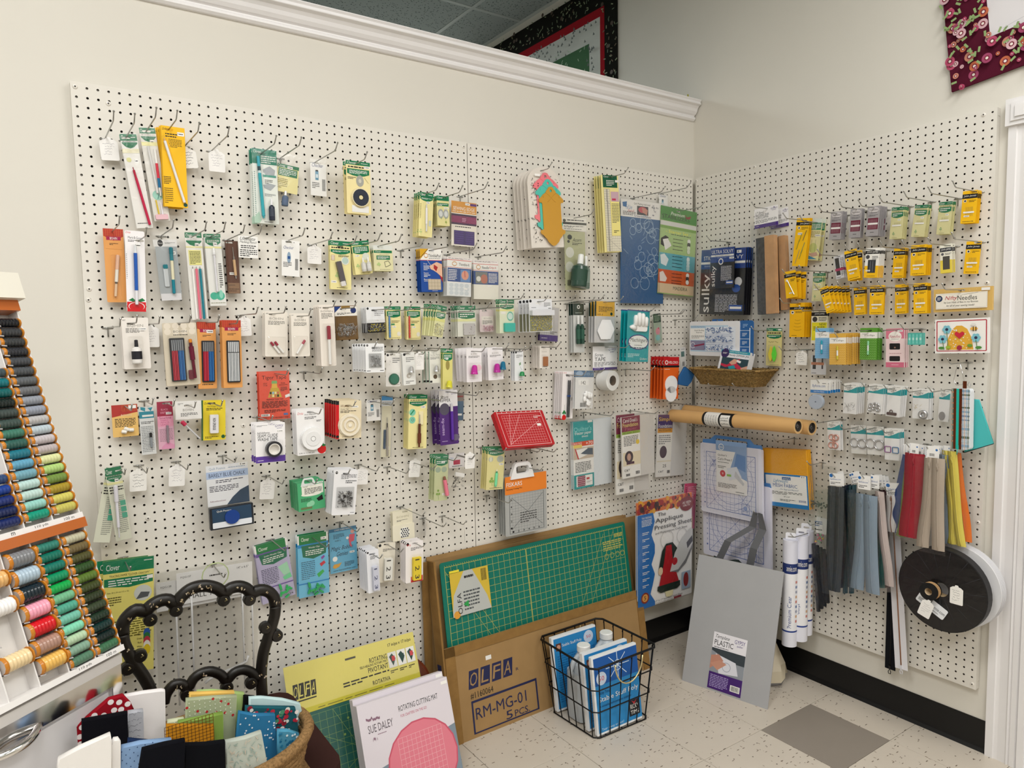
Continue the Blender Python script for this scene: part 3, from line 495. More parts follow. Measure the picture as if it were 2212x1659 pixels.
D['stabil'] = (('bag', '#9bbf6c',.02,0,1,0,1), [('r',0,0,1,.16, '#3f8a35'),('t',.28,.05,.66,.09, 'Premium', W,.3),('t',.04,.09,.8,.135, 'STABILIZERS', K),('p', '#8d1f2e', [(.66,.05),(.72,.08),(.84,.06),(.8,.1),(.7,.1)]),('r',0,.165,1,.215, '#dcdad6'),('r',0,.22,1,.25, '#7aa548'),('r',0,.25,1,.53, '#a9c680'),('t',.16,.26,.85,.295, '- Starter Set -', '#f2e63c'),('l',.3,.3,.85,.315,1, K),('r',0,.53,1,.72, '#5fb0bd'),('r',0,.72,1,.98, '#d8602c'),('r',0,.88,1,.99, '#e3c9a4'),('t',.42,.905,.82,.945, 'MADEIRA', '#1c4a3a'),
 ('p', K, [(.03,.37),(.15,.33),(.24,.35),(.12,.46),(.03,.44)])] + [('p', W, [(.08 + .05 * i,.38 + .02 * i),(.22 + .03 * i,.36 + .02 * i),(.28 + .02 * i,.44),(.16,.5)]) for i in range(3)] + [('p', '#e8f0f0', [(.03,.56),(.14,.54),(.26,.6),(.2,.68),(.06,.66)]),('p', '#f0e4dc', [(.03,.76),(.12,.74),(.24,.82),(.2,.86),(.05,.86)])] + [('l',.36, y,.64, y + .014,1, K) for y in (.35,.39,.43,.47,.55,.59,.63,.67,.75,.79,.83,.86)] + [('e',.8, y,.045, c) for y, c in ((.36, W),(.4, '#333'),(.44, '#dfe6cf'),(.48, '#dfe6cf'),(.57, '#e8f0f0'),(.61, '#d0e4e4'),(.65, '#d0e4e4'),(.68, '#c0dcdc'),(.76, W),(.8, '#333'),(.84, W))])
D['glue_white'] = (('card', '#efe9e2',.14), bohin_w() + [('P', 'bottle', 'powder_bottle',.47,.66,.4,.46, ['#23232a*', '#23232a', '#ebe8e4*']),('P', 'dome', 'blister',.2,.36,.75,.92,.5)] + stick(.62,.2,.3))
D['leads_big'] = (('card', '#d6cbb6',.14), [('e',.14 + .24 * i,.05 + .09 * j,.1, '#e6dccb',.05) for i in range(4) for j in range(2)] + [('t',.3,.12,.7,.155, 'BOHIN', '#86827a'),('l',.3,.18,.72,.2,1, K),('P', 'box', 'lead_tray',.16,.24,.6,.93,.2, '#24262c'),('P', 'rods', 'graphite_leads',.2,.27,.56,.44,6, ['#8c9096'],.24),('P', 'rods', 'red_leads',.2,.44,.38,.91,4, ['#b8283c', '#cc4054'],.24),('P', 'rods', 'blue_leads',.39,.44,.56,.91,4, ['#2a66a8', '#3f7fc0'],.24),('P', 'pen', 'lead_holder',.8,.58,.62,3, [(.08,.2, '#e08a22*'),(.1,.2, '#5c1026*'),(.35,.3, '#6a1230*'),(.47,.2, '#641029*')]),('P', 'box', 'sharpener',.66,.76,.8,.91,.35, '#6a1f30'),('P', 'dome', 'blister',.12,.2,.96,.96,.45)] + stick(.2,.73,.2))
D['leads_ob'] = (('card', OR,.1), bohin_o() + [('P', 'box', 'lead_tray',.2,.28,.88,.9,.2, '#24262c'),('P', 'rods', 'graphite_leads',.25,.3,.83,.44,6, ['#85878a'],.24),('P', 'rods', 'red_leads',.26,.44,.55,.88,4, ['#b8283c', '#cc4054'],.24),('P', 'rods', 'blue_leads',.55,.44,.83,.88,4, ['#2a66a8', '#3f7fc0'],.24),('l',.2,.925,.8,.95,1, K)] + stick(.5,.12,.35))
D['leads_ow'] = (('card', OR,.1), bohin_o() + [('P', 'box', 'lead_tray',.2,.3,.88,.92,.2, '#24262c'),('P', 'rods', 'white_leads',.25,.32,.83,.47,6, ['#c9ccce'],.24),('P', 'rods', 'white_leads',.25,.48,.83,.9,7, ['#d8dadb', '#b9bdbf'],.24)] + stick(.5,.32,.35))
D['refill2'] = (('card', '#eee7dc',.16), bohin_w() + [('P', 'pen', 'glue_refill',.42,.8,.3,38, [(.32,.16, '#a02440*'),(.68,.15, '#f3f1ee*')]),('P', 'pen', 'glue_refill',.6,.79,.3,38, [(.32,.16, '#a02440*'),(.68,.15, '#f3f1ee*')]),('P', 'dome', 'blister',.1,.55,.9,.95,.32)])
D['refill1'] = (('card', '#eee7dc',.16), bohin_w() + [('P', 'pen', 'glue_refill',.48,.78,.36,-32, [(.28,.16, '#b04458*'),(.72,.15, '#f3f1ee*')]),('P', 'dome', 'blister',.1,.52,.9,.94,.32)])
D['glue_pen'] = (('card', '#efe7dd',.14), bohin_w(.1,.09,.03) + [('P', 'pen', 'glue_pen',.53,.66,.62,0, [(.34,.26, '#97283c*'),(.66,.2, '#f2f1ee*')]),('P', 'dome', 'blister',.15,.3,.92,.97,.5)])
D['brown_pins'] = (('card', '#6e4e1c',.1), [('r',0,.02,1,.3, '#ece8e0'),('p', '#1d3a7a', [(0,.02),(.3,.02),(0,.2)]),('e',.84,.14,.13, '#1d2f66'),('l',.1,.2,.9,.27,2, K),('r',.3,.0,.7,.08, '#8a6a30'),('P', 'pins', 'curved_safety_pins',.06,.52,.94,.9,70, 'silver', None,.7),('P', 'dome', 'clear_box',0,.3,1,.98,.6)] + stick(.5,.62,.24))
D['black_pins'] = (('card', '#e9eaec',.1), [('e',.1,.06,.06, K),('l',.45,.1,.95,.36,4, '#8a8a8e'),('r',0,.62,1,1, '#1b1b1e'),('P', 'pins', 'yellow_head_pins',.06,.68,.94,.94,46, 'silver', '#e6d322',.6),('P', 'dome', 'clear_box',.02,.5,.98,.98,.5)] + stick(.45,.5,.26))
def bobb(c): return (('card', '#efe3a4',.1), clover(.1,.14,.34, n=3, st=(.4,.6), sub=K) + [('r',.25,.12,1,.13, Y),('r',.3,.52,.55,.57, '#3f8a5c'),('e',.82,.84,.13, '#e6e2d4',.07),('l',.35,.42,.9,.5,2, '#777040'),('l',.3,.95,.9,.97,1, K),('P', 'pen', 'marking_tool',.17,.62,.66,0, [(.08,.1, c)] + [(.06,.14 if i % 2 else .12, c) for i in range(15)]),('P', 'dome', 'blister',.05,.2,.3,.98,.28)])
D['bob_blue'] = bobb('#4a86c8*'); D['bob_red'] = bobb('#d8453c*')
def pinbag(n=40, head=None, L=.5): return [('P', 'pins', 'pins',.08,.55,.9,.92, n, 'silver', head, L)]
D['clo_pins'] = (('bag', '#eae9b4',.02,0,.98,0,1), clover(.16,.22,.42, n=3, st=(.5,.28)) + [('r',0,.42,1,.5, '#e4e38c')] + pinbag(34, '#c9bd8a',.6))
D['clo_pins2'] = (('bag', '#e6e6da',.02,0,.98,0,1), clover(.14,.22,.42, n=2, st=None) + [('r',0,.42,1,.5, '#e6e6a8'),('P', 'box', 'pin_case',.28,.56,.92,.93,.25, '#b9b6b4')] + [('P', 'pins', 'pins',.3,.58,.9,.9,40, 'silver', '#a88a92',.5)])
D['pink_box'] = (('card', '#e9d9da*',.16), [('r',.12,.3,.98,.68, '#f0e9e2'),('t',.3,.36,.8,.43, 'BOHIN', '#b0aaa4'),('l',.2,.48,.9,.66,4, K),('P', 'pins', 'pink_flower_pins',.14,.72,.95,.96,50, '#c9a3ad', '#dba0b4',.35),('P', 'dome', 'clear_box',0,0,1,1,.7)])
D['clo_mag'] = (('bag', '#e8ecd0',.02,0,1,0,1), clover(.13,.17,.3, n=2, st=None) + [('r',0,.3,1,.35, '#ebe694'),('r',.1,.36,.4,.44, '#f1f0e6'),('e',.72,.5,.22, '#63b9a4',.14),('e',.72,.5,.18, '#cfe6dc',.1),('P', 'box', 'magnetic_pin_case',.25,.7,.95,.96,.45, '#3fb2a2*')])
D['yel_pins'] = (('card', '#e6e7ea',.05), [('e',.07,.06,.05, K),('l',.65,.1,.93,.24,4, '#555'),('l',.1,.24,.3,.27,1, K),('b',.84,.27,.95,.3),('r',.02,.44,.98,.98, '#8d8d72'),('P', 'pins', 'yellow_head_pins',.05,.46,.96,.95,170, 'silver', '#e8d820',.55),('P', 'box', 'box_lid',.02,.34,.98,.5,.72, '#e3e4ea'),('P', 'dome', 'clear_box',0,.3,1,1,.8)] + stick(.28,.1,.2))
D['gyp_strip'] = (('bag', '#c9c8ca',.02,.0,1,0,1), [('r',0,.82,1,1, PU),('g',.1,.45,.5,.82,3,6, '#8d8c90',.01),('l',.55,.7,.95,.8,2, K),('l',.1,.9,.4,.93,1, W)])
D['glue_dk'] = (('bag', '#d8dad8',.02,0,1,0,1), [('r',0,0,1,.26, '#17332a'),('e',.5,.1,.14, '#e9eae6'),('e',.5,.1,.07, '#17332a'),('l',.2,.2,.8,.23,1, '#aab5ae'),('P', 'bottle', 'glue_bottle',.3,.55,.34,.56, ['#f1f2f0*', '#2f5a4a', '#26483c*']),('P', 'bottle', 'glue_bottle',.66,.55,.34,.56, ['#f1f2f0*', '#2f5a4a', '#26483c*'])])
D['hexa'] = (('bag', '#dcdcdc',.02,.0,1,.0,1), [('r',0,0,1,.36, '#e3b13c'),('r',0,0,.08,.36, '#17332a'),('l',.2,.12,.9,.26,5, K),('t',.14,.3,.4,.34, 'HX-3', K),('e',.84,.3,.06, '#17332a'),('r',.04,.37,.96,.99, '#cfcfd0'),('P', 'hex', 'paper_hexagon',.55,.68,.42,.2, '#efeff0'),('P', 'hex', 'paper_hexagon',.45,.72,.36,.3, '#f2f2f3')])
D['gloves'] = (('bag', '#12a3ac',.02,0,1,0,1), [('r',0,0,1,.02, '#3c3a86'),('r',.15,.5,1,.86, '#e9f4f4') if 0 else ('e',.53,.62,.47, '#3a3880',.15),('e',.53,.62,.43, '#f0f4f2',.13),('t',.17,.54,.93,.64, 'Machingers', K,.15),('l',.35,.67,.7,.69,1, K),('l',.15,.71,.92,.75,1, '#2d5a6c'),('l',.08,.84,.6,.92,3, '#d8f0f0'),('t',.62,.92,.94,.97, 'Quilters', W,.2),('P', 'glove', 'glove',.5,.23,.8,.36, '#f3f3f1')])
D['clo_fan'] = (('bag', '#9fb09a',.02,0,1,0,1), [('r',0,0,1,.3, '#22402c'),('l',.12,.05,.9,.26,5, '#9fb89a'),('e',.5,.6,.3, '#d98a94',.12),('e',.45,.82,.3, '#7fc0bc',.1),('e',.62,.5,.1, '#c04a5c')])
D['safety'] = (('card', '#eeeff0',.14), dritz_w()[:2] + [('l',.35,.1,.95,.28,5, '#555'),('r',.05,.93,.25,.95, K),('r',.75,.93,.95,.95, K),('r',.16,.34,.84,.84, '#b4b5b6'),('P', 'pins', 'curved_safety_pins',.2,.38,.8,.8,60, 'silver', None,.5),('P', 'dome', 'blister',.14,.32,.86,.86,.3)] + stick(.35,.72,.3))
D['leather_dot'] = (('card', '#ece9e4',.1), [('e',.12,.06,.08, K),('l',.45,.12,.95,.3,3, '#666'),('w',.15,.2,.5,.4,2, '#666'),('l',.75,.94,.95,.96,1, K),('P', 'disc', 'green_grip',.55,.78,.36,.18, [(1, '#1e5c46*',.6),(.85, '#24705a*',1)]),('P', 'dome', 'blister',.12,.58,.95,.95,.3)])
D['thim_m'] = (('card', '#e6e6e2',.1), [('e',.18,.06,.1, K),('l',.3,.14,.95,.3,3, '#666'),('l',.2,.86,.85,.96,2, '#666'),('e',.45,.72,.18, '#bdb7ae'),('e',.5,.72,.1, '#e6e6e2'),('P', 'thimble', 'thimble',.58,.52,.4,.2, 'silver'),('P', 'dome', 'blister',.25,.38,.9,.66,.55)])
D['thim_g'] = (('card', '#e4e3d9',.05), [('t',.1,.1,.75,.14, 'Clip-Stop Thimble', '#666'),('l',.1,.17,.7,.26,3, '#777'),('e',.4,.8,.13, '#5b4c3c'),('r',.05,.92,.2,.98, K),('r',.7,.42,.8,.58, '#f4f4f4'),('l',.6,.72,.9,.84,4, '#777'),('r',-.0,0,.03,1, '#0c6b4f'),('P', 'thimble', 'thimble',.4,.54,.3,.2, 'silver'),('P', 'dome', 'blister',.12,.4,.7,.72,.5)])
D['clo_thim'] = (('card', '#ddd584',.05), clover(.1,.12,.3, n=3, st=(.3,.22)) + [('e',.5,.4,.2, '#9c8f4c',.12),('P', 'thimble', 'rubber_thimble',.5,.86,.6,.17, '#d9d433*')])
D['thim_p'] = (('card', '#f2eef0',.05), bohin_w(.3,.14,.05,3)[:2] + [('l',.2,.88,.75,.9,1, '#b7a9b2'),('P', 'thimble', 'thimble',.38,.62,.42,.28, '#c42a9c*'),('e',.8,.58,.18, '#f0c9d4'),('P', 'dome', 'blister',.1,.42,.98,.78,.5)])
D['thim_pb'] = (('card', '#f2eef0',.05), bohin_w(.3,.14,.05,3)[:2] + [('l',.3,.88,.9,.9,1, '#b7a9b2'),('P', 'thimble', 'thimble',.45,.62,.4,.28, '#b92a9a*'),('P', 'thimble', 'thimble',.86,.56,.36,.26, '#0f6f92*'),('P', 'dome', 'blister',.2,.38,1,.78,.5)])
D['thim_gr'] = (('card', '#edeff2',.1), [('e',.16,.06,.1, K),('l',.2,.13,.9,.24,4, '#666'),('p', '#7fa07c', [(.5,.42),(.7,.38),(.72,.46),(.55,.5)]),('s',.6,.52,.85,.65,.02, '#777'),('l',.5,.95,.95,.975,1, K),('P', 'thimble', 'threader',.65,.76,.55,.15, '#1f8a4c*')])
D['leather'] = (('card', '#ece6df',.12), [('t',.25,.24,.75,.29, 'BOHIN', '#b5aea5'),('l',.3,.92,.8,.95,1, K),('P', 'box', 'leather_thimble',.34,.48,.82,.9,.2, '#a9693a*'),('P', 'dome', 'blister',.2,.4,.92,.92,.25)])
D['scrap'] = (('card', '#f4f2f2',.02), [('t',.08,.3,.42,.46, 'Scrap', K,.3),('t',.08,.47,.52,.63, 'TAPE', K),('l',.06,.66,.95,.86,4, '#666'),('r',0,.9,1,1, PU),('l',.06,.93,.3,.96,1, W)] + [('t',.64,.1,.95,.2, 'GYPSY', PU),('t',.7,.22,.88,.28, 'quilter', PU,.3)])
D['dr_pen'] = (('card', '#f3eeee',.06), [('t',.08,.02,.34,.045, 'Dritz', '#d2232a',.2),('l',.3,.07,.9,.12,3, K),('l',.78,.55,.92,.62,5, '#666'),('l',.08,.96,.5,.975,1, K)] + berry(.25,.975,.18) + [('P', 'pen', 'quilting_pen',.47,.58,.78,0, [(.4,.1, '#35373d*'),(.04,.18, '#2a4f96*'),(.56,.11, '#35373d*')]),('P', 'pen', 'refill_pen',.62,.58,.78,0, [(.4,.09, '#2a2b30*'),(.04,.16, '#2a4f96*'),(.56,.1, '#2a2b30*')]),('P', 'dome', 'blister',.34,.17,.78,.98,.3)])
D['n142'] = (('bag', '#e9e9e8',.02,.0,1,0,1), [('r',0,0,1,.17, '#4d7296'),('e',.22,.08,.2, '#9fb6d0',.07),('t',.48,.05,.98,.13, 'EFF IRON CAPS', '#a9c4dc'),('p', '#f8f7f5', [(.15,.24),(.72,.22),(.74,.38),(.18,.38)]),('t',.32,.27,.56,.36, '142', K),('b',.3,.84,.6,.95),('P', 'lump', 'folded_cotton',.35,.5,.98,.95,.5, '#f5f5f4')])
D['ripblue'] = (('bag', '#d8d2b8',.02,.0,1,.0,1), [('r',0,0,1,.07, '#2d8fd0'),('r',.0,.07,1,.16, '#e3e6ea'),('l',.1,.09,.9,.15,3, '#345'),('g',.0,.07,.06,1,1,40, '#7a86b0',.01),('g',.94,.07,1,1,1,40, '#7a86b0',.01),('P', 'pen', 'craft_knife',.56,.66,.62,2, [(.14,.05, 'silver'),(.12,.1, '#5b5754'),(.74,.15, '#9a938a')]),('P', 'box', 'blade_pack',.25,.55,.45,.86,.12, '#3e5066')] + stick(.42,.83,.36))
D['ripper'] = (('card', Y,.06), clover(.07,.12,.21, n=2, st=(.66,.2)) + [('e',.2,.32,.17, '#7fc9ae'),('s',.1,.36,.3,.27,.06, '#1f8a5c'),('e',.2,.46,.17, '#7fc9ae'),('o',.22,.46,.07, '#5a6a60',.02),('l',.25,.965,.85,.98,1, K),('P', 'pen', 'seam_ripper',.55,.66,.6,0, [(.12,.05, 'silver'),(.16,.08, 'silver'),(.3,.2, '#5c2f1e*'),(.3,.28, '#6a3620*'),(.12,.14, '#6a3620*')]),('P', 'box', 'ripper_cap',.52,.3,.76,.55,.2, '#eee3b8')])
D['seamfix'] = (('card', '#4f2a74',.03), [('r',0,0,1,.3, '#eeecee'),('t',.08,.09,.5,.15, 'Seam', K,.3),('t',.05,.155,.62,.21, 'RIPPER', K),('e',.28,.34,.27, '#555060',.11),('t',.08,.5,.24,.82, 'seam-fix', '#cdb4e0',0,90),('e',.85,.88,.2, '#6b6078',.06),('l',.1,.92,.4,.94,1, '#c9b4dc'),('t',.66,.04,.94,.08, 'GYPSY', PU),('P', 'pen', 'seam_ripper',.62,.58,.66,0, [(.2,.2, '#d8d6de*'),(.8,.24, '#5a2fa0*')])])
D['bluebit'] = (('bag', '#4c6a86',.02,.0,1,0,1), [('r',0,0,1,.3, '#8c8078'),('r',.1,.1,.9,.16, '#a03c3c'),('r',0,.38,1,1, '#41627f'),('r',.2,.75,.8,.82, W)])
D['eraser_o'] = (('card', '#e9bf72',.1), [('p', '#b03a34', [(0,0),(1,0),(1,.25),(.6,.3),(0,.38)]),('g',.4,.02,.98,.2,6,4, '#d98a3a',.006),('t',.35,.3,.75,.36, 'BOHIN', '#e8c9b0'),('l',.1,.42,.9,.7,6, K),('r',.65,.03,.95,.13, W)] + [('P', 'pen', 'eraser_plug', x, y,.12, a, [(1,.22, '#f3efe6*')]) for x, y, a in ((.42,.84,80),(.52,.76,60),(.7,.8,85))])
D['leads_t'] = (('bag', '#e2e4e4',.02,.0,1,0,1), [('p', '#1d8fa3', [(.12,.0),(.45,.02),(.42,.1),(.12,.06)]),('p', '#1d8fa3', [(.6,.03),(.95,.02),(.8,.1)]),('r',.0,.1,1,.24, '#1f8ba0'),('r',.2,.17,.95,.21, W),('l',.1,.3,.95,.36,2, K),('l',.08,.4,.9,.95,16, '#8d9094'),('o',.45,.72,.32, '#4a5054',.012),('P', 'pen', 'lead_tube',.68,.7,.3,0, [(.3,.15, '#1d1d20*'),(.7,.13, '#8c9298*')])])
D['sewline'] = (('bag', '#eab3cb',.02,.0,1,0,1), [('r',0,0,1,.3, '#a3123f'),('t',.25,.14,.7,.18, 'BLACK', '#e9a0b8'),('l',.2,.2,.8,.25,2, '#e9a0b8'),('r',0,.3,1,.52, '#f0a3c0'),('t',.12,.31,.88,.36, 'Sewline', '#9c2b5c'),('t',.2,.37,.7,.405, 'FABRIC', '#c04a80'),('t',.2,.415,.75,.45, 'PENCIL', '#c04a80'),('t',.2,.46,.7,.495, 'LEADS', '#c04a80'),('l',.1,.56,.95,.84,9, '#a98a98'),('p', '#e89bc0', [(.2,.95),(.6,.84),(1,.92),(1,1),(.2,1)]),('P', 'pen', 'lead_tube',.6,.68,.36,0, [(1,.13, '#8d7f88*')])] + stick(.55,.22,.36))
D['boh_thr'] = (('bag', '#f3f1ee',.02,0,.47,0,1), [('l',.1,.05,.3,.1,2, K),('t',.28,.2,.7,.26, 'BOHIN', '#9b9790'),('l',.2,.3,.85,.4,3, K),('P', 'pen', 'lead_tube',.55,.75,.62,42, [(.2,.24, '#c03050*'),(.8,.1, '#c9c9cc*')])])
D['erase_y'] = (('card', '#e6cf33',.06), [('r',0,0,.07,1, '#1f5a34'),('t',.12,.05,.4,.12, 'Quilting', K,.3),('t',.25,.14,.8,.175, 'Non-Smudge Eraser', K),('l',.2,.19,.88,.26,2, K),('l',.15,.9,.7,.96,2, K),('e',.9,.92,.08, '#1f5a34'),('P', 'box', 'eraser',.33,.36,.68,.82,.4, '#efedf0'),('P', 'txt', 'eraser_print',.44,.44,.56,.74, 'NON SMUDGE', K,.42),('P', 'dome', 'blister',.28,.31,.73,.87,.45)])
D['tiger'] = (('bag', '#e2553f',.02,.0,1,0,1), [('t',.1,.08,.9,.18, 'Tiger Tape', '#20140f'),('t',.14,.23,.27,.26, 'EIGHT', '#20140f'),('t',.14,.27,.27,.3, '1/4 TAPE', '#20140f'),('t',.72,.23,.86,.26, 'FOR', '#20140f'),('t',.66,.27,.94,.3, 'HANDQUILTING', '#20140f'),('l',.7,.32,.92,.42,4, '#20140f'),('p', '#7fae6c', [(.42,.19),(.58,.19),(.6,.25),(.4,.25)]),('p', '#e0b04a', [(.42,.25),(.58,.25),(.6,.34),(.4,.34)]),('p', '#c9a63a', [(.38,.34),(.63,.34),(.74,.54),(.28,.54)])] + [('r',.34 + .08 * i,.42 + .06 * j,.4 + .08 * i,.47 + .06 * j, random.choice(['#8fb7cf', '#e8d8a0', '#2b2320', '#c96a50'])) for i in range(4) for j in range(2)] + [('t',.22,.565,.78,.595, 'TRIANGLE TIGER TAPE', '#20140f'),('l',.08,.61,.92,.76,7, '#4a1a14'),('l',.15,.79,.85,.86,3, '#4a1a14'),('r',.04,.88,.32,.93, W),('b',.06,.885,.28,.925),('r',.78,.88,.92,.92, '#4f74b0'),('t',.06,.95,.94,.98, 'PERFECT STITCHES EVERY TIME!', '#20140f'),('p', W, [(.84,.5),(.99,.47),(1,.53),(.85,.56)])])
D['washi'] = (('card', '#f3f1f2',.1), [('l',.05,.05,.4,.09,2, K),('t',.66,.06,.95,.12, 'GYPSY', PU),('t',.72,.13,.9,.165, 'quilter', PU,.3),('t',.06,.22,.48,.27, 'Self-Adhesive', K,.3),('t',.07,.28,.75,.36, 'SEAM GUIDE', K),('t',.07,.37,.74,.45, 'WASHI TAPE', K),('r',0,.84,1,1, '#5d3d9c'),('l',.06,.93,.25,.96,1, W),('P', 'ring', 'washi_roll',.58,.66,.27,.17,.6, '#26262e*', '#f2efea'),('P', 'dome', 'blister',.26,.44,.9,.86,.65)] + stick(.72,.2,.22))
D['witch'] = (('card', '#f4f3f3',.1), [('t',.06,.06,.26,.11, 'Dritz', '#d2232a',.2),('t',.3,.1,.7,.14, 'Stitch Witchery', K),('l',.3,.16,.72,.22,2, K),('l',.72,.24,.9,.29,2, K),('t',.06,.94,.6,.97, '5/8 in x 20 yd', K)] + berry(.88,.9,.16) + [('P', 'disc', 'tape_reel',.53,.64,.42,.6, [(1, '#f2f2f2*',.3),(.95, '#f7f7f7*',.9),(.62, '#efefef*',1),(.21, '#26262a',.97),(.18, '#f7f7f7*',1.02)])] + stick(.55,.42,.26))
D['thread_r'] = (('card', '#e6d8b8',.04), [('r',0,0,.13,1, '#cc1820'),('r',0,0,.13,.1, K),('t',.18,.1,.5,.17, 'World', '#7a5a3a',.3),('t',.18,.2,.5,.24, 'Wonder Tape', K),('l',.18,.25,.8,.32,2, K),('e',.07,.94,.06, K,.04),('l',.25,.94,.7,.96,1, K),('P', 'disc', 'tape_reel',.52,.64,.44,.4, [(1, '#eadfc6*',.4),(.92, '#efe6d2*',.9),(.72, '#e2d5b8*',.7),(.55, '#efe6d4*',1),(.4, '#e6d9bc*',.7),(.16, '#f3ecdc*',.9)])] + stick(.62,.14,.26))
D['clo_grn'] = (('bag', '#e9df9c',.02,.0,1,0,1), clover(.09,.09,.2, n=2, st=(.7,.38)) + [('e',.2,.28,.13, '#b7beb2',.06),('e',.75,.28,.2, '#b7beb2',.08),('e',.2,.28,.08, '#e2e0c8',.06)] + leaf(.3,.8,.14, '#8fb24c') + [('l',.2,.95,.9,.97,1, K),('P', 'pen', 'tracing_tool',.52,.72,.4,-3, [(.1,.06, W),(.1,.12, '#2f9a6c*'),(.7,.22, '#7fe0a8*'),(.1,.18, '#6fd09c*')])])
D['freezer'] = (('bag', '#dfe4e8',.02,0,1,0,1), [('r',0,0,.52,1, W),('r',0,.0,.52,.3, '#249a9c'),('t',.02,.08,.48,.16, "Quilter's", '#8fd0d0'),('t',.04,.15,.47,.21, 'freezer paper', W),('t',.22,.21,.38,.24, 'sheets', W),('r',.38,.0,.5,.03, W),('r',0,.3,.52,.37, '#d8502c'),('t',.02,.31,.22,.34, 'BULK PACK', W),('t',.32,.31,.5,.36, '+70', W),('r',0,.345,.22,.39, '#e8cf6c'),('r',0,.39,.52,.56, '#c9b9a6'),('p', W, [(.05,.42),(.35,.4),(.4,.5),(.12,.55)]),('p', '#c23a3a', [(.03,.4),(.06,.4),(.14,.56),(.11,.56)]),('p', '#55606c', [(.18,.48),(.38,.41),(.5,.42),(.5,.52),(.3,.5)]),('l',.04,.6,.45,.76,7, '#555'),('r',0,.79,.52,1, '#2a9a9a'),('r',.06,.81,.48,.97, W),('g',.1,.82,.28,.96,5,5, '#8a2a48',.02),('r',.32,.85,.4,.88, '#c23a3a'),('l',.32,.9,.46,.93,2, '#888')])
D['doak'] = (('bag', '#d5d0c8',.02,0,1,0,1), [('r',0,0,.56,1, '#efece6'),('r',.0,0,.56,.24, '#7c1f44'),('t',.04,.03,.48,.09, "Carol Doak's", W),('t',.03,.1,.5,.165, 'Foundation', '#e8d97a'),('t',.1,.175,.46,.235, 'Paper', '#a8506c'),('r',0,.24,.56,.285, '#8fb03c'),('t',.04,.25,.5,.275, '100 sheets - 8.5x11', K),('l',.05,.31,.5,.48,7, '#444'),('e',.48,.43,.055, '#e8c83c'),('r',.02,.58,.56,.8, '#e6d8b8'),('e',.2,.66,.13, '#3a2a30',.1),('e',.2,.66,.06, '#c9a08c',.06),('r',.12,.74,.36,.78, '#4a2036'),('t',.05,.855,.22,.89, 'C&T', K),('b',.1,.93,.22,.97),('b',.4,.91,.52,.96),('r',.56,0,1,1, '#d2cdc6')])
D['simple'] = (('bag', '#d6d4d2',.02,0,1,0,1), [('r',0,0,.5,1, '#ece9e2'),('r',0,0,.5,.22, '#3f2a6a'),('t',.03,.04,.48,.12, 'Simple', '#f0c84a'),('t',.03,.15,.49,.21, 'Foundations', W),('r',0,.22,.5,.29, '#d8962c'),('t',.03,.235,.46,.265, 'TRANSLUCENT VELLUM PAPER', K),('l',.05,.32,.45,.48,5, '#777'),('e',.22,.6,.12, '#3f2030',.1),('r',.02,.74,.5,.76, '#e3d9c0'),('t',.22,.8,.34,.85, '25', K),('t',.08,.9,.26,.93, 'C&T', K),('b',.38,.9,.48,.95)])
D['fiskars'] = (('clearcard', '#a9aba9',.12), [('g',.1,.32,.93,.97,12,14, '#6f7274',.003),('r',.1,.965,.93,.97, '#44484a'),('r',.1,.32,.108,.97, '#44484a'),('r',.92,.32,.928,.97, '#44484a'),('s',.15,.36,.9,.9,.006, '#44484a'),('s',.9,.36,.15,.9,.006, '#44484a'),('l',.35,.62,.75,.82,5, '#555')] + [('t',.16 + .125 * i,.925,.2 + .125 * i,.955, str(i + 1), K) for i in range(6)] + [('t',.12,.86 - .12 * i,.16,.89 - .12 * i, str(i + 1), K) for i in range(5)] + [('P', 'box', 'header_card',0,0,1,.3,.05, '#e8832c'),('P', 'txt', 'header_lettering',.03,.1,.4,.17, 'FISKARS', W,.07),('P', 'txt', 'header_small_print',.03,.2,.4,.23, 'Rotating Cutting Mat', K,.07),('P', 'handle', 'carry_handle',.12,-.22,.68,.05,.6, '#efeeee')])
D['clo_awl'] = (('bag', '#dedfcb',.02,0,1,0,1), clover(.11,.12,.2, n=2, st=(.5,.16)) + [('r',0,.2,1,.23, '#e9e5a8'),('l',.1,.25,.95,.36,3, K),('l',.35,.38,.9,.9,20, '#9a9c92')] + [('r',.62,.46 + .085 * i,.95,.53 + .085 * i, '#4fa98c') for i in range(3)] + [('P', 'pen', 'turning_tool',.35,.6,.7,-4, [(.3,.24, '#dddbe2*'),(.5,.16, '#e3e1e8*'),(.2,.06, '#d8d6de*')])])
D['chalk_b'] = (('bag', '#eceef2',.02,.1,.68,.12,.96), [('t',.18,.13,.5,.17, 'Quilt Pounce', '#8fa3bd'),('l',.56,.14,.9,.16,1, '#8fa3bd'),('r',.12,.19,.96,.29, '#b4c8e8'),('t',.17,.215,.9,.27, 'BARELY BLUE CHALK', '#2b3a5c'),('l',.3,.31,.85,.36,2, '#445'),('l',.17,.39,.75,.48,4, '#445'),('p', '#27425c', [(.5,.68),(.62,.58),(.78,.49),(.96,.44),(.96,.68)]),('t',.17,.6,.48,.62, 'FullLineStencil.com', '#8a5a6a'),('P', 'box', 'chalk_pad_box',.12,.69,1.0,1.0,.6, '#23272e*'),('P', 'box', 'pad_label',.17,.705,.96,.98,.63, '#27425c'),('P', 'box', 'pad_label_swoosh',.17,.9,.96,.98,.635, '#e6eaf0'),('P', 'txt', 'pad_lettering',.26,.73,.55,.76, 'Quilt Pounce', W,.65),('P', 'disc', 'blue_knob',.56,.845,.15,.8, [(1, '#123e8c*',1)])] + stick(.78,.1,.16))
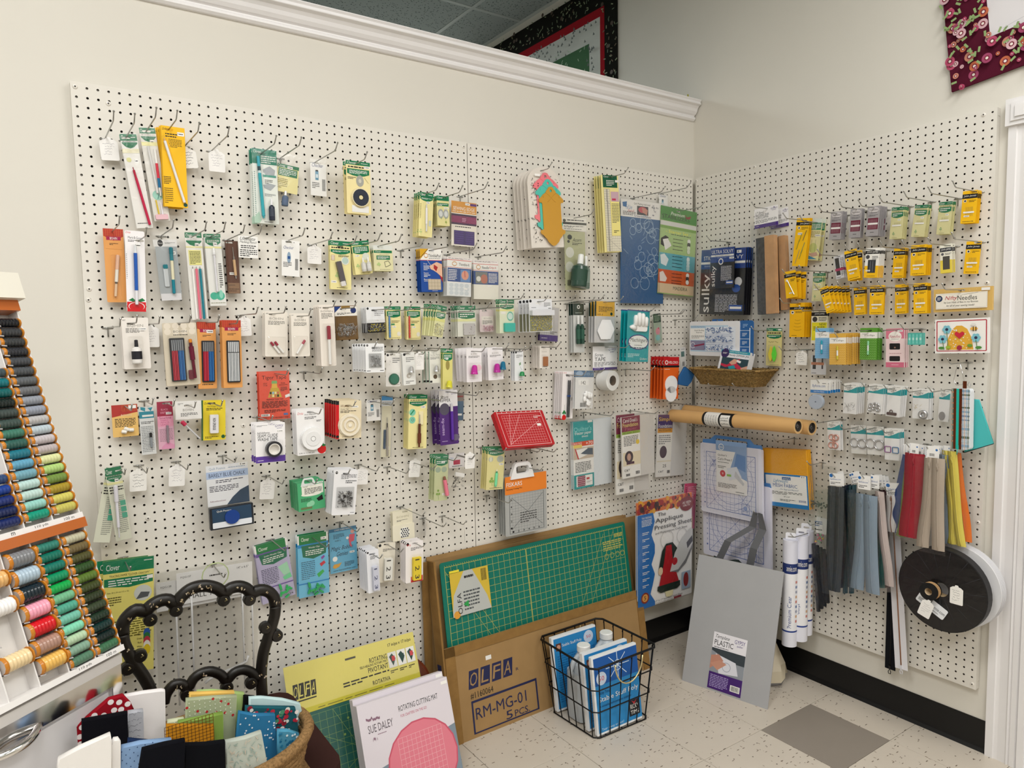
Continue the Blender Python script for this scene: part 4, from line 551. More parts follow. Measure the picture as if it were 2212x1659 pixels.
D['green_box'] = (('card', '#4fae78',.02), [('r',.15,.1,.95,.43, '#efeee2'),('e',.5,.43,.38, '#efeee2',.07),('t',.2,.12,.38,.17, 'Clover', '#1c5a3c'),('l',.25,.2,.9,.42,5, K),('l',.1,.55,.5,.68,4, K),('p', K, [(.68,.62),(.9,.5),(.93,.68),(.75,.72)]),('e',.4,.8,.1, '#8fd0a8'),('e',.5,.76,.1, '#8fd0a8'),('r',.08,.87,.5,.95, '#6a7a50'),('P', 'handle', 'hang_loop',.12,-.16,.7,.12,.06, '#dfe3e0')] + stick(.72,.03,.24))
D['dpins'] = (('card', '#ececee',.14), dritz_w() + [('l',.78,.94,.95,.96,1, K),('l',.5,.22,.96,.3,2, K),('r',.14,.38,.88,.84, '#c9cacc'),('P', 'pins', 'safety_pins',.2,.46,.82,.82,90, '#3c3833', None,.45),('P', 'dome', 'blister',.14,.36,.88,.86,.35)] + stick(.45,.5,.28))
D['clo_pink'] = (('bag', '#c9cfa2',.02,.0,1,0,1), clover(.09,.1,.24, n=2, st=(.5,.14)) + [('e',.25,.32,.2, '#9fb09a',.06),('e',.7,.32,.2, '#9fb09a',.06)] + leaf(.3,.85,.16, '#86a850') + [('P', 'pen', 'threader_case',.78,.68,.42,12, [(.15,.2, '#8a5a4a*'),(.85,.3, '#e77d92*')])] + stick(.6,.84,.3))
D['clipbag'] = (('bag', '#e3dedf',.02,.0,.38,0,1), [('t',.1,.1,.3,.14, 'Bohin', '#4a8ac0'),('r',.28,.18,.72,.3, '#b0284a'),('l',.2,.32,.85,.36,1, K),('P', 'pins', 'curved_clips',.1,.6,.95,.9,26, '#3a3436', None,.7),('P', 'box', 'price_label',.35,.52,.95,.62,.3, '#f4f3f1',15)])
D['folded'] = (('card', '#e8e2cb',.03), [('t',.2,.17,.8,.24, 'BOHIN', '#b5ac92'),('l',.2,.3,.75,.36,2, K),('P', 'box', 'lower_flap',-.04,.46,1.06,1,.14, '#ece6d0'),('P', 'disc', 'button_print',.55,.75,.25,.17, [(1, '#f4f2ea',1)])] + [('P', 'disc', 'dot',.4 + .1 * i + .05 * (j % 2),.62 + .065 * j,.035,.18, [(1, '#1c2338',1)]) for i in range(4) for j in range(5)])
D['jumbo'] = (('bag', '#b9b2d0',.02,.0,1,0,1), [('r',0,0,1,.13, W),('r',.06,.0,.94,.15, '#0f7a3c'),('t',.12,.05,.4,.11, 'Clover', W),('r',0,.15,1,.2, '#6a4f9c'),('p', '#0c6b4c', [(.1,.17),(.95,.17),(.92,.32),(.5,.38),(.16,.34)]),('t',.25,.2,.78,.235, 'Jumbo Wonder Clips', W),('l',.2,.245,.85,.335,3, W),('l',.1,.42,.6,.7,10, '#4a4a66'),('p', '#a3d8b4', [(.6,.45),(.9,.4),(.95,.6),(.75,.62)]),('p', '#6fcf94', [(.7,.64),(.95,.6),(.98,.68),(.75,.7)]),('r',0,.74,1,.76, '#6a4f9c'),('t',.82,.94,.94,.97, '24', K),('P', 'clips', 'green_clips',.45,.78,.92,.98,9, '#2fae5c*')])
D['wonder'] = (('bag', '#6fbfe0',.02,.0,1,0,1), [('r',0,0,1,.14, W),('r',.05,.0,.95,.16, '#0f7a3c'),('t',.12,.04,.38,.1, 'Clover', W),('r',0,.15,1,.2, '#1c86c4'),('p', '#0c6b4c', [(.12,.17),(.95,.17),(.92,.34),(.5,.4),(.16,.35)]),('t',.35,.2,.72,.235, 'Wonder Clips', W),('l',.25,.25,.85,.34,3, W),('l',.1,.42,.55,.72,10, '#34607a'),('g',.05,.4,.95,.75,20,1, '#56a9d0',.003),('p', '#8a3a9c', [(.75,.4),(.85,.37),(.88,.4),(.78,.44)]),('p', '#c8283c', [(.7,.5),(.85,.46),(.9,.5),(.75,.55)]),('p', '#2fae4c', [(.6,.66),(.8,.6),(.85,.64),(.66,.72)]),('r',0,.77,1,.79, '#1c86c4'),('P', 'clips', 'green_clips',.15,.8,.8,.97,12, '#2fa05c*')] + stick(.76,.07,.18))
D['bobbin'] = (('bag', '#63aed0',.02,0,1,0,1), [('r',0,0,1,.07, '#2a6f96'),('t',.2,.018,.8,.05, '12 MAGIC BOBBIN WASHERS', W),('l',.15,.12,.55,.23,4, '#1c3a4c'),('t',.2,.26,.42,.29, 'SIZE L', K),('t',.06,.4,.85,.52, 'Magic Bobbin', '#1c2c40',.3),('t',.25,.53,.66,.63, 'Genies', '#1c2c40',.3),('e',.85,.12,.07, '#d89a8c'),('p', '#d8566c', [(.74,.18),(.94,.18),(.9,.34),(.78,.36),(.82,.48),(.74,.44),(.7,.3)]),('e',.66,.25,.05, W),('e',.18,.68,.09, W),('p', '#d8a03c', [(.08,.86),(.14,.8),(.3,.8),(.42,.78),(.32,.87),(.16,.9)]),('l',.52,.78,.88,.89,4, '#1c3a4c'),('t',.1,.93,.92,.97, 'www.SupremeSlider.com', K,.1)] + stick(.72,.56,.18))
def tape(col, printc, body): return (('card', body,.14), [('e',.12,.05,.08, K),('l',.3,.14,.92,.22,3, K),('P', 'box', 'tape_measure',.36,.38,.82,.94,.45, col),('P', 'txt', 'tape_numerals',.46,.42,.7,.9, '1 2 3', printc,.47),('P', 'dome', 'blister',.3,.32,.88,.97,.5)])
D['tape_w'] = tape('#d3d6e8*', '#3a4470', '#edeef3'); D['tape_c'] = tape('#efeee8*', K, '#e9e2d2'); D['tape_y'] = tape('#ecd21c*', K, '#f2edec')
D['tape_y'][1].extend([('p', '#d22a2c', [(.3,.86),(.98,.86),(.98,1),(.3,1)]),('t',.08,.05,.3,.1, 'Dritz', '#d2232a',.2)])
D['tracing'] = (('bag', '#e9dd7a',.02,0,1,0,1), [('r',0,0,1,.11, '#0a7a50'),('t',.06,.035,.32,.085, 'Clover', W),('l',.8,.02,.97,.035,1, W),('t',.12,.125,.92,.145, 'TRACING PAPER "CLOVER CHACOPY"', K),('p', '#0a7a50', [(.02,.155),(.98,.155),(.98,.22),(.5,.245),(.02,.22)]),('l',.1,.165,.9,.225,3, W),('t',.08,.27,.5,.285, 'Size: 30 x 25 cm (12 x 10)', K),('l',.08,.31,.35,.39,4, '#554f20'),('e',.78,.31,.18, '#cfd2cc'),('p', '#55585c', [(.64,.36),(.74,.3),(.92,.31),(.88,.35)]),('l',.05,.52,.95,.68,8, '#6a6320'),('t',.68,.66,.74,.68, 'Blue', K),('e',.86,.67,.07, '#2a5cb0',.045),('t',.66,.7,.76,.715, 'Green', K),('e',.86,.707,.07, '#2f7a44',.045),('t',.68,.735,.75,.75, 'Red', K),('e',.86,.742,.07, '#c63a4c',.045),('t',.66,.77,.76,.785, 'White', K),('e',.86,.777,.07, '#efece4',.045),('t',.65,.805,.76,.82, 'Yellow', K),('e',.86,.812,.07, '#e3c62c',.045),('t',.05,.97,.5,.985, 'CLOVER MFG. CO., LTD.', K),('r',.86,.16,.98,.19, W)])
D['pinkroll'] = (('bag', '#c9648c',.02,0,1,0,1), [('r',0,0,1,.3, '#d84f7c'),('l',.1,.05,.95,.28,6, '#f0b0c4'),('P', 'pen', 'seam_roller',.4,.65,.6,2, [(.1,.1, 'silver'),(.1,.1, 'steel'),(.4,.16, '#d8aa6c*'),(.4,.3, '#d09c5c*')])])
D['applique'] = (('bag', '#f0eeec',.0,0,1,0,1), [('r',0,0,1,.115, '#d8702c')] + [('e',.03 + random.random() * .94,.01 + random.random() * .095,.02 + random.random() * .022, random.choice(['#a3241c', '#3a1a18', '#e0a02c', '#8a1f1c'])) for _ in range(70)] + [('p', '#1769b4', [(0,.115),(.27,.115),(.3,.2),(.24,.32),(.3,.42),(.3,.5),(.24,.6),(.3,.7),(.26,.8),(.22,.88),(.3,.96),(.3,1),(0,1)]),('e',.89,.1,.13, '#7c1a24',.07),('t',.81,.075,.97,.098, 'AS SEEN', W),('t',.82,.105,.95,.125, 'ON TV', W),('t',.36,.13,.5,.165, 'The', K),('t',.31,.18,.82,.235, 'Applique', K),('t',.3,.245,.99,.3, 'Pressing Sheet', K),('t',.31,.31,.9,.335, 'and Multipurpose Craft Sheet', K),('t',.07,.14,.25,.16, 'THE ORIGINAL', W)]
 + [('l',.07,.165 + .0,.25,.23,5, W)] + [('l',.08,.28 + .062 * i,.2,.31 + .062 * i,2, W) for i in range(9)] + [('o',.52,.4,.12, '#b3b0ae',.006),('o',.8,.4,.1, '#b3b0ae',.006),('p', '#1b2a22', [(.43,.5),(.5,.44),(.62,.44),(.72,.52),(.7,.62),(.38,.68),(.37,.66)]),('p', '#b01622', [(.5,.46),(.6,.46),(.62,.6),(.75,.86),(.36,.86),(.46,.62)]),('p', '#1b2a22', [(.35,.83),(.76,.83),(.76,.88),(.7,.9),(.4,.9),(.34,.87)]),('e',.4,.69,.04, '#e0c8a8',.04),('p', '#e6ddb0', [(.48,.9),(.63,.9),(.62,.95),(.56,.96),(.5,.95)]),('p', '#c9c9c8', [(.57,.72),(.66,.55),(.8,.42),(.96,.34),(1,.36),(1,.5),(.86,.64),(.72,.72)]),('p', '#3a3a3e', [(.88,.48),(.99,.42),(1,.48),(.9,.54)]),('p', '#77777a', [(.57,.72),(.72,.72),(.86,.64),(1,.5),(1,.54),(.87,.68),(.72,.745)]),('e',.66,.63,.05, '#b5202c'),('r',.79,.76,.96,.93, '#9fb0c4'),('e',.87,.84,.05, '#8a1f24',.07),('e',.12,.9,.07, '#8a2a1c'),('e',.12,.9,.05, '#e0a050'),('t',.1,.88,.135,.92, '5', K),('t',.3,.955,.8,.973, '17" X 17" Non-Stick Fabric Sheet', K),('l',.3,.98,.62,.99,1, '#666'),('r',.64,.975,.78,.995, '#8a1f34')])
# right-hand wall
D['sulky_s'] = (('bag', '#15161b',.0,0,1,0,1), [('r',0,0,1,.36, '#1d3f8a'),('t',.06,.05,.95,.14, 'ULTRA SOLVY', W),('r',.03,.17,.97,.215, W),('t',.18,.18,.82,.205, 'Water Soluble Stabilizer', K),('l',.3,.23,.9,.26,2, '#9fb0d8'),('e',.45,.34,.1, W,.08),('e',.45,.34,.07, '#1d3f8a'),('t',.05,.44,.27,.96, 'sulky', W,0,90),('l',.46,.45,.9,.82,15, '#c9cad0'),('r',.68,.82,.97,.91, '#2c55a4'),('r',.7,.85,.95,.88, W)] + stick(.8,.24,.18))
D['sulky_b'] = (('bag', '#15161b',.0,0,1,0,1), [('r',0,0,1,.3, '#1d3f8a'),('t',.06,.1,.3,.16, 'STICK', W),('t',.74,.1,.94,.16, 'LVY', W),('r',.0,.19,.99,.225, W),('l',.08,.24,.3,.27,2, '#9fb0d8'),('e',.86,.5,.08, '#d8d9dc'),('e',.82,.6,.09, '#2c55a4',.06),('t',.04,.38,.28,.97, 'sulky', W,0,90),('l',.36,.69,.85,.96,12, '#c9cad0'),('r',.68,.85,.97,.94, '#2c55a4'),('r',.7,.875,.95,.91, W)] + stick(.8,.03,.1))
D['press_hd'] = (('card', '#f2f0f0',.02), [('t',.06,.16,.4,.28, '17 Steel', K,.3),('t',.05,.3,.62,.42, 'PRESSING BAR', K),('t',.05,.43,.6,.54, 'WITH CLAPPER', K),('l',.05,.58,.95,.76,4, '#666'),('r',0,.82,1,1, PU),('l',.05,.88,.2,.92,1, W)] + gypsy(.7,.1,.28))
D['jj_bent'] = (('card', YJ,.03), [('r',.0,.08,1,.15, K),('t',.3,.095,.95,.135, 'John James', W,.2),('e',.25,.2,.1, W),('p', K, [(.25,.18),(.32,.2),(.25,.225),(.18,.2)]),('l',.45,.18,.95,.24,3, K)] + [('P', 'pen', 'bodkin', x, y, L, a, [(1,.04, c)]) for x, y, L, a, c in ((.45,.4,.18,-16, '#7a8a3a'),(.75,.36,.22,-16, '#5c5a4a'),(.3,.55,.2,-14, '#7a8a3a'),(.7,.62,.24,-16, '#6a8a6a'),(.35,.8,.3,-14, '#8a8a80'),(.6,.75,.2,-16, '#7a8a3a'))] + stick(.2,.3,.34))
D['clo_iron'] = (('bag', '#e6dfa6',.02,.0,1,0,1), [('r',0,0,1,.1, '#dfe6de')] + [('r',.05,.1,.95,.27, '#2f8a60'),('l',.1,.12,.9,.26,5, W),('l',.08,.3,.9,.45,6, '#8a8450'),('e',.5,.7,.3, '#c6cf7c',.12),('s',.35,.5,.35,.8,.015, '#6a6a5a'),('s',.65,.5,.65,.8,.015, '#6a6a5a'),('p', '#c8a08c', [(.2,.84),(.8,.8),(.95,.88),(.5,.92)]),('p', '#2a86a8', [(0,.97),(.2,.88),(.5,.92),(.9,.97)]),('l',.3,.985,.8,.995,1, K)] + stick(.55,.38,.4))
D['grey_n'] = (('card', '#a29ea0',.03), [('e',.5,.12,.42, '#c9c4c4',.1),('t',.16,.09,.84,.145, 'Piecemakers', K),('l',.3,.2,.75,.24,1, K),('l',.12,.28,.88,.35,2, '#5a5658'),('r',.1,.4,.92,.78, '#6a1a34')] + [('s',.2 + .1 * i,.44,.2 + .1 * i,.76,.02, '#c0a8ac') for i in range(7)] + [('r',.12,.56,.9,.62, '#e9e6e2'),('l',.35,.86,.65,.89,1, K)])
D['clo_n'] = (('bag', '#ded8a0',.02,.0,1,0,1), clover(.1,.16,.34, n=2, st=(.55,.38)) + needles(.48,.14, '#a39c70') + leaf(.3,.84,.1, '#8fb07c') + [('l',.2,.95,.6,.97,1, '#8a8450')])
D['jj'] = (('card', YJ,.03), jj() + needles() + stick(.2,.76,.36))
D['jjw'] = (('card', '#f2f0ea',.03), [('r',0,.09,1,.2, K),('t',.1,.11,.9,.18, 'JOHN JAMES', W),('e',.18,.3,.14, '#4a4a50'),('l',.5,.26,.92,.4,3, K),('r',0,.6,1,1, YJ),('r',.22,.4,.78,.84, '#33373c'),('s',.4,.44,.4,.8,.03, '#80848a'),('s',.58,.44,.58,.8,.03, '#80848a'),('l',.2,.93,.8,.96,1, K)] + stick(.1,.74,.32))
D['jjd'] = (('card', '#eeebdc',.03), [('r',0,.12,1,.26, '#2c2f38'),('t',.1,.15,.9,.23, 'JOHN JAMES', W),('e',.2,.34,.12, '#5a5a60'),('l',.42,.3,.95,.38,2, K),('r',0,.55,1,1, '#e6cf4c'),('r',.22,.42,.8,.88, '#4c4a44')])
D['jj_curv'] = (('card', '#efb40e',.03), [('r',.0,.12,1,.2, K),('t',.3,.135,.9,.185, 'John James', W,.2),('e',.2,.28,.1, W),('p', K, [(.2,.25),(.28,.28),(.2,.31),(.12,.28)]),('l',.4,.24,.95,.3,2, K)] + [('a',.55,.48 + .09 * i,.2 + .03 * i, '#a87c0c',.018) for i in range(4)] + [('l',.15,.94,.5,.96,1, K)])
D['jj_fan'] = (('card', YJ,.03), [('r',.0,.1,1,.24, K),('t',.15,.13,.85,.2, 'John James', W,.2),('e',.2,.34,.1, W),('l',.5,.3,.9,.4,2, K),('P', 'pen', 'long_needles',.5,.62,.6,22, [(1,.09, 'silver')])] + stick(.3,.8,.36))
D['dk_n'] = (('bag', '#e4e4e8',.02,0,1,0,1), [('r',.1,.1,.6,.85, '#1e1d22'),('l',.7,.1,.95,.9,12, K),('r',0,.55,1,.66, '#b3265c'),('l',.1,.92,.6,.97,1, K)])
D['dk_n2'] = (('bag', '#dfdfe2',.02,0,1,0,1), [('r',.1,.0,.32,.72, '#1b1b1e'),('r',.7,0,.8,.7, '#2b2b30'),('r',0,.36,.85,.5, '#d08a68'),('t',.05,.39,.4,.47, 'TULIP', '#a05a3c'),('l',.05,.9,.35,.96,1, K)])
D['jj_new'] = (('card', '#f0ead0',.03), [('r',0,.02,1,.14, K),('t',.2,.05,.8,.11, 'JOHN JAMES', W),('e',.22,.24,.15, '#3c3a38'),('l',.45,.17,.95,.3,3, K),('r',.04,.34,.96,.9, '#ece02c'),('t',.5,.36,.9,.44, 'NEW', K),('l',.15,.46,.85,.6,3, K),('o',.55,.75,.18, '#5a5a20',.02)])
D['nifty'] = (('card', '#d8b264',.02), [('e',.02 + random.random() * .96,.05 + random.random() * .9,.006, '#e8cf90') for _ in range(70)] + [('r',.05,.2,.93,.88, '#efe9dc'),('g',.06,.24,.92,.84,1,1, '#8a8478',.002),('e',.11,.42,.075, '#efe9dc'),('e',.11,.42,.06, '#1f3358'),('l',.075,.34,.145,.5,3, W),('t',.22,.32,.42,.54, 'Nifty', '#b8283c',.3),('t',.43,.32,.76,.52, 'Needles', '#3a3a38'),('t',.2,.56,.78,.66, 'by Lori Holt of Bee in my Bonnet', '#3a3a38'),('t',.24,.7,.72,.8, 'for all of your sewing needs!', '#3a3a38',.2),('s',.5,.3,.78,.22,.003, K),('r',.83,.04,.97,.16, W)])
D['beehive'] = (('card', '#f1eeea',.02), [('g',.04,.06,.97,.93,1,1, '#b3283c',.02),('r',.05,.075,.955,.92, '#f4f1ec'),('p', '#e3ad3c', [(.22,.9),(.26,.55),(.34,.3),(.42,.2),(.52,.2),(.62,.3),(.7,.55),(.74,.9)])] + [('e',.3 + random.random() * .36,.3 + random.random() * .55,.012, random.choice([W, '#f0cf7c'])) for _ in range(40)] + [('p', '#c8283c', [(.48,.58),(.39,.46),(.39,.4),(.43,.37),(.48,.42),(.53,.37),(.57,.4),(.57,.46)]),('e',.48,.84,.05, '#a02c44',.07),('e',.75,.3,.07, '#e8b04c',.05),('r',.73,.24,.745,.37, K),('r',.78,.24,.795,.37, K),('e',.74,.18,.05, '#e6e2dc',.04)]
 + [q for cx, cy in ((.24,.3),(.16,.58),(.79,.56)) for q in [('e', cx + .055 * math.cos(a * PI / 3), cy + .08 * math.sin(a * PI / 3),.034, '#7fc0d0') for a in range(6)] + [('e', cx, cy,.03, '#2b2f4c'),('s', cx, cy + .06, cx + .03,.9,.012, '#4f7a3c')]] + [('e',.14,.84,.06, '#4f8a3c',.04),('e',.27,.82,.05, '#9fb83c',.045),('e',.84,.84,.06, '#4f8a3c',.04),('e',.68,.78,.05, '#6f9a3c',.045)])
D['shuttle'] = (('card', '#dccf8c',.06), clover(.08,.17,.28, n=2, st=None) + [('r',.75,.02,.97,.06, W),('w',.1,.34,.9,.4,1, '#8a8450'),('l',.25,.965,.85,.98,1, K),('P', 'plaque', 'yellow_shuttle',.36,.68,.3,.4,.15, '#e6d23c*', 'leaf'),('P', 'plaque', 'green_shuttle',.6,.68,.3,.42,.22, '#62d83c*', 'leaf'),('P', 'dome', 'blister',.16,.44,.82,.92,.35)])
D['tul_b'] = (('card', '#7db4dc',.02), tulip('#7db4dc', '#a9cfe8', W, '#28a0b8*')); D['tul_y'] = (('card', '#e0b04a',.02), tulip('#e0b04a', '#f0d080', W, '#c9b83c*')); D['tul_g'] = (('card', '#5c9a34',.02), tulip('#5c9a34', '#9cc878', W, '#8fd0a0*'))
D['pink_n'] = (('card', '#ecd3d4',.02), [('r',0,0,1,.26, '#d87a90'),('e',.5,.2,.36, '#f4efe8',.13),('t',.2,.16,.8,.24, 'Needles', '#b3405c',.3),('l',.3,.26,.7,.28,1, '#777'),('r',0,.87,1,1, '#cf6c86'),('l',.3,.92,.7,.95,1, '#f0c8d0'),('l',.2,.63,.85,.65,1, '#a0606c'),('R',.2,.38,.78,.54, '#1c1a1c'),('R',.2,.71,.78,.84, '#1c1a1c'),('e',.5,.49,.05, '#8a6a5c')] + stick(.64,.04,.28))
D['teal_box'] = (('card', '#46b4a8*',.03), [('r',.22 * i + .05,.1,.22 * i + .18,.9, '#6fccc0') for i in range(4)] + [('e',.22 * i + .11,.5,.06, '#bfe8e0',.12) for i in range(4)] + [('P', 'dome', 'clear_box',0,-.15,1,1,.8)])
D['annie_f'] = (('bag', W,.02,0,.43,0,1), [('t',.12,.14,.86,.26, 'ByAnnie.com', '#1b4f9c'),('r',0,.33,1,.43, '#1c7cc4'),('t',.2,.355,.8,.4, 'Fold Over Elastic', W),('l',.68,.08,.9,.12,1, K),('P', 'ovalroll', 'elastic_coil',.42,.72,.42,.25, '#a9b2bf*')])
def hw(parts): return (('bag', '#f1f0ef',.02,0,1,0,1), annie() + parts)
D['em_a'] = hw([('P', 'pins', 'bag_clasps',.05,.62,.9,.95,16, '#6a6560', None,.6)]); D['em_b'] = hw([('P', 'rings', 'snap_rings', [(.25,.86),(.3,.74),(.5,.8),(.7,.72),(.75,.84),(.55,.7)],.13,.05, 'silver')])
D['em_c'] = hw([('P', 'box', 'zipper_pull',.1,.86,.8,.95,.15, '#5a4a48'),('P', 'rings', 'pull_ring', [(.4,.83)],.1,.03, '#5a4a48')]); D['em_d'] = hw([('P', 'rings', 'magnetic_snap', [(.7,.84),(.7,.84)],.2,.1, 'silver'),('P', 'pins', 'snap_prongs',.15,.5,.6,.7,8, 'brass', None,.4)])
D['em_e'] = hw([('P', 'plaque', 'tassel_cap',.4,.82,.55,.26,.2, '#8d8a88*', 'oval')]); D['em_pink'] = hw([('P', 'rings', 'swivel_hooks', [(.35,.56),(.68,.56),(.3,.84),(.62,.84)],.2,.05, 'rosegold'),('P', 'box', 'hook_shank',.42,.5,.6,.8,.2, 'rosegold')])
D['em_rings'] = hw([('P', 'rings', 'o_rings', [(.24,.62),(.74,.64)],.27,.045, 'silver'),('r',0,.86,1,1, W)]); D['em_rect'] = hw([('P', 'rects', 'rectangle_rings', [(.24,.66),(.76,.67)],.4,.32, ['#8a4a8c*', '#2f6a9c*'])])
D['mesh'] = (('bag', '#eda81c',.0,0,1,0,1), [('m',.0,.0,1,.43, '#c98608'),('r',0,.43,1,1, '#1c7cc0'),('r',.03,.46,.97,.93, '#f3f1ee'),('r',.42,.48,.62,.53, '#1c5c9c'),('t',.44,.487,.6,.522, "annie's", W),('t',.22,.52,.56,.6, 'Lightweight', '#4f8ab8',.3),('t',.2,.6,.76,.66, 'MESH FABRIC', '#1b4f9c'),('t',.34,.68,.78,.715, '...For Bags and Beyond!', '#6a7a9c',.3),('l',.14,.73,.86,.79,3, '#555'),('l',.07,.75,.16,.92,10, '#8a9ac0'),('t',.44,.81,.58,.83, '18" x 54"', K),('l',.35,.86,.7,.9,2, '#555'),('t',.78,.84,.94,.89, 'annie', '#1b4f9c')] + stick(.84,.44,.13))
D['zipred'] = (('card', '#f3f2f0',.02), [('t',.0,.1,.1,.9, 'byannie', '#1b4f9c',0,90),('e',.82,.3,.09, '#2c6cb4'),('b',.3,.6,.66,.82)])
D['zipblk'] = (('card', '#f3f2f0',.02), [('e',.14,.2,.12, '#2c6cb4'),('t',.08,.42,.8,.58, 'ByAnnie.com', '#1b4f9c'),('l',.08,.68,.75,.9,2, K),('w',.84,.1,.96,.9,1, '#2c5ca4')])
D['velcro'] = (('card', '#e2641f',.04), [('r',0,0,1,.22, '#c01a20'),('t',.3,.1,.92,.16, 'VELCRO', W),('e',.18,.13,.1, W),('e',.18,.13,.06, '#c01a20'),('r',0,.2,1,.25, K),('l',.06,.28,.4,.3,1, W),('P', 'disc', 'fastener_coin',.5,.65,.4,.15, [(1, '#ededee',1)]),('P', 'disc', 'fastener_coin',.5,.88,.36,.15, [(1, '#ededee',1)])])
D['fab_tag'] = (('bag', '#dcdad6',.02,.0,1,0,1), [('r',.15,.18,.75,.42, '#3c6a64'),('l',.2,.05,.8,.1,1, K),('b',.3,.65,.7,.85)])
# ================================================================ turning a design into meshes
def prim(q, p, w, h, y, slot=None):
 k = p[0]; X = lambda u: u * w; Z = lambda v: -v * h
 if k in 'rR' and len(k) == 1:
  x0, z0, x1, z1, c = X(p[1]), Z(p[4]), X(p[3]), Z(p[2]), p[5]
  pts = rrect(x0, z0, x1, z1,.12) if k == 'R' else [(x0, z0),(x1, z0),(x1, z1),(x0, z1)]
  flat(q, pts, y, c, slot)
 elif k == 'p': flat(q, [(X(a), Z(b)) for a, b in p[2]], y, p[1], slot if False else None)
 elif k == 'e':
  rx = p[3] * w; rz = (p[5] * h if len(p) > 5 else rx); n = 8 if max(rx, rz) < .12 else 18
  q.add([(a, y, b) for a, b in circ(X(p[1]), Z(p[2]), rx, rz, n)], [tuple(range(n))], p[4])
 elif k == 'o':                                          # thin ring
  n = 14; r = p[3] * w; t = p[5] * w; a = circ(X(p[1]), Z(p[2]), r, None, n); b = circ(X(p[1]), Z(p[2]), r - t, None, n)
  q.add([(u, y, v) for u, v in a + b], [(i,(i + 1) % n, n + (i + 1) % n, n + i) for i in range(n)], p[4])
 elif k == 'a':                                          # shallow arc
  n = 8; r = p[3] * w; pts = [(X(p[1]) + r * math.cos(math.radians(200 + 17 * i)), Z(p[2]) + .4 * r * math.sin(math.radians(200 + 17 * i))) for i in range(n + 1)]
  t = p[5] * w; q.add([(a, y, b) for a, b in pts] + [(a, y, b + t) for a, b in pts], [(i, i + 1, n + 2 + i, n + 1 + i) for i in range(n)], p[4])
 elif k == 't':
  sh = p[7] if len(p) > 7 else 0; rt = p[8] if len(p) > 8 else 0
  q.text(X(p[1]), Z(p[4]), X(p[3]), Z(p[2]), y, p[5], p[6], sh, rt)
 elif k == 'l':                                          # print too small to read: word-length dashes
  x0, y0, x1, y1, n, c = p[1:7]; ph = (y1 - y0) / n
  for i in range(n):
   x = x0; last = x1 if n == 1 or i < n - 1 else x0 + (x1 - x0) * random.uniform(.4,.9)
   while x < last - .01:
    L = (x1 - x0) * random.uniform(.07,.2); e = min(x + L, last)
    q.add([(X(a), y, Z(b)) for a, b in ((x, y0 + ph * (i + .75)),(e, y0 + ph * (i + .75)),(e, y0 + ph * (i + .3)),(x, y0 + ph * (i + .3)))], [(0,1,2,3)], c)
    x = e + (x1 - x0) * .03
 elif k == 'w':                                          # handwriting: wavering strokes
  x0, y0, x1, y1, n, c = p[1:7]
  for i in range(n):
   zc = y0 + (y1 - y0) * (i + .5) / n; a = x0 + random.random() * .12; b = x1 - random.random() * .25; m = 12; amp = (y1 - y0) / n * .28
   pts = [(a + (b - a) * j / m, zc + amp * (random.random() - .5) * 2) for j in range(m + 1)]; t = .022 * w
   vs = [(X(u), y, Z(v)) for u, v in pts] + [(X(u), y, Z(v) + t) for u, v in pts]
   q.add(vs, [(j, j + 1, m + 2 + j, m + 1 + j) for j in range(m) if random.random() < .85], c)
 elif k == 's':
  if len(p) > 7: L = p[8] * w; x0 = X(p[1]); z0 = Z(p[2]); x1 = x0 + L * math.cos(p[7]); z1 = z0 + L * math.sin(p[7])
  else: x0, z0, x1, z1 = X(p[1]), Z(p[2]), X(p[3]), Z(p[4])
  t = p[5] * w / 2; d = Vector((x1 - x0, z1 - z0)); d.normalize(); nx, nz = -d.y * t, d.x * t
  q.add([(x0 - nx, y, z0 - nz),(x1 - nx, y, z1 - nz),(x1 + nx, y, z1 + nz),(x0 + nx, y, z0 + nz)], [(0,1,2,3)], p[6])
 elif k == 'g':                                          # printed grid
  x0, y0, x1, y1, nx, ny, c, t = p[1:9]; t = t * w / 2
  for i in range(nx + 1): x = X(x0 + (x1 - x0) * i / nx); q.add([(x - t, y, Z(y0)),(x - t, y, Z(y1)),(x + t, y, Z(y1)),(x + t, y, Z(y0))], [(0,1,2,3)], c)
  for i in range(ny + 1): z = Z(y0 + (y1 - y0) * i / ny); q.add([(X(x0), y, z - t),(X(x1), y, z - t),(X(x1), y, z + t),(X(x0), y, z + t)], [(0,1,2,3)], c)
 elif k == 'm':                                          # mesh weave: little dark cells in rows
  x0, y0, x1, y1, c = p[1:6]; r = .045; nx = int((x1 - x0) * w / .17); nz = int((y1 - y0) * h / .13)
  for i in range(nx):
   for j in range(nz):
    a = X(x0) + (i + .5 + .5 * (j % 2)) * .17; b = Z(y0) - (j + .5) * .13
    if a + r > X(x1): continue
    q.add([(a - r, y, b),(a, y, b - r),(a + r, y, b),(a, y, b + r)], [(0,1,2,3)], c)
 elif k == 'b':                                          # bar code
  x0, y0, x1, y1 = p[1:5]; x = x0
  while x < x1:
   t = random.choice((.012,.02,.03)) * (x1 - x0) * 2; e = min(x + t, x1)
   q.add([(X(x), y, Z(y1)),(X(e), y, Z(y1)),(X(e), y, Z(y0)),(X(x), y, Z(y0))], [(0,1,2,3)], K); x = e + t * random.uniform(.6,1.3)
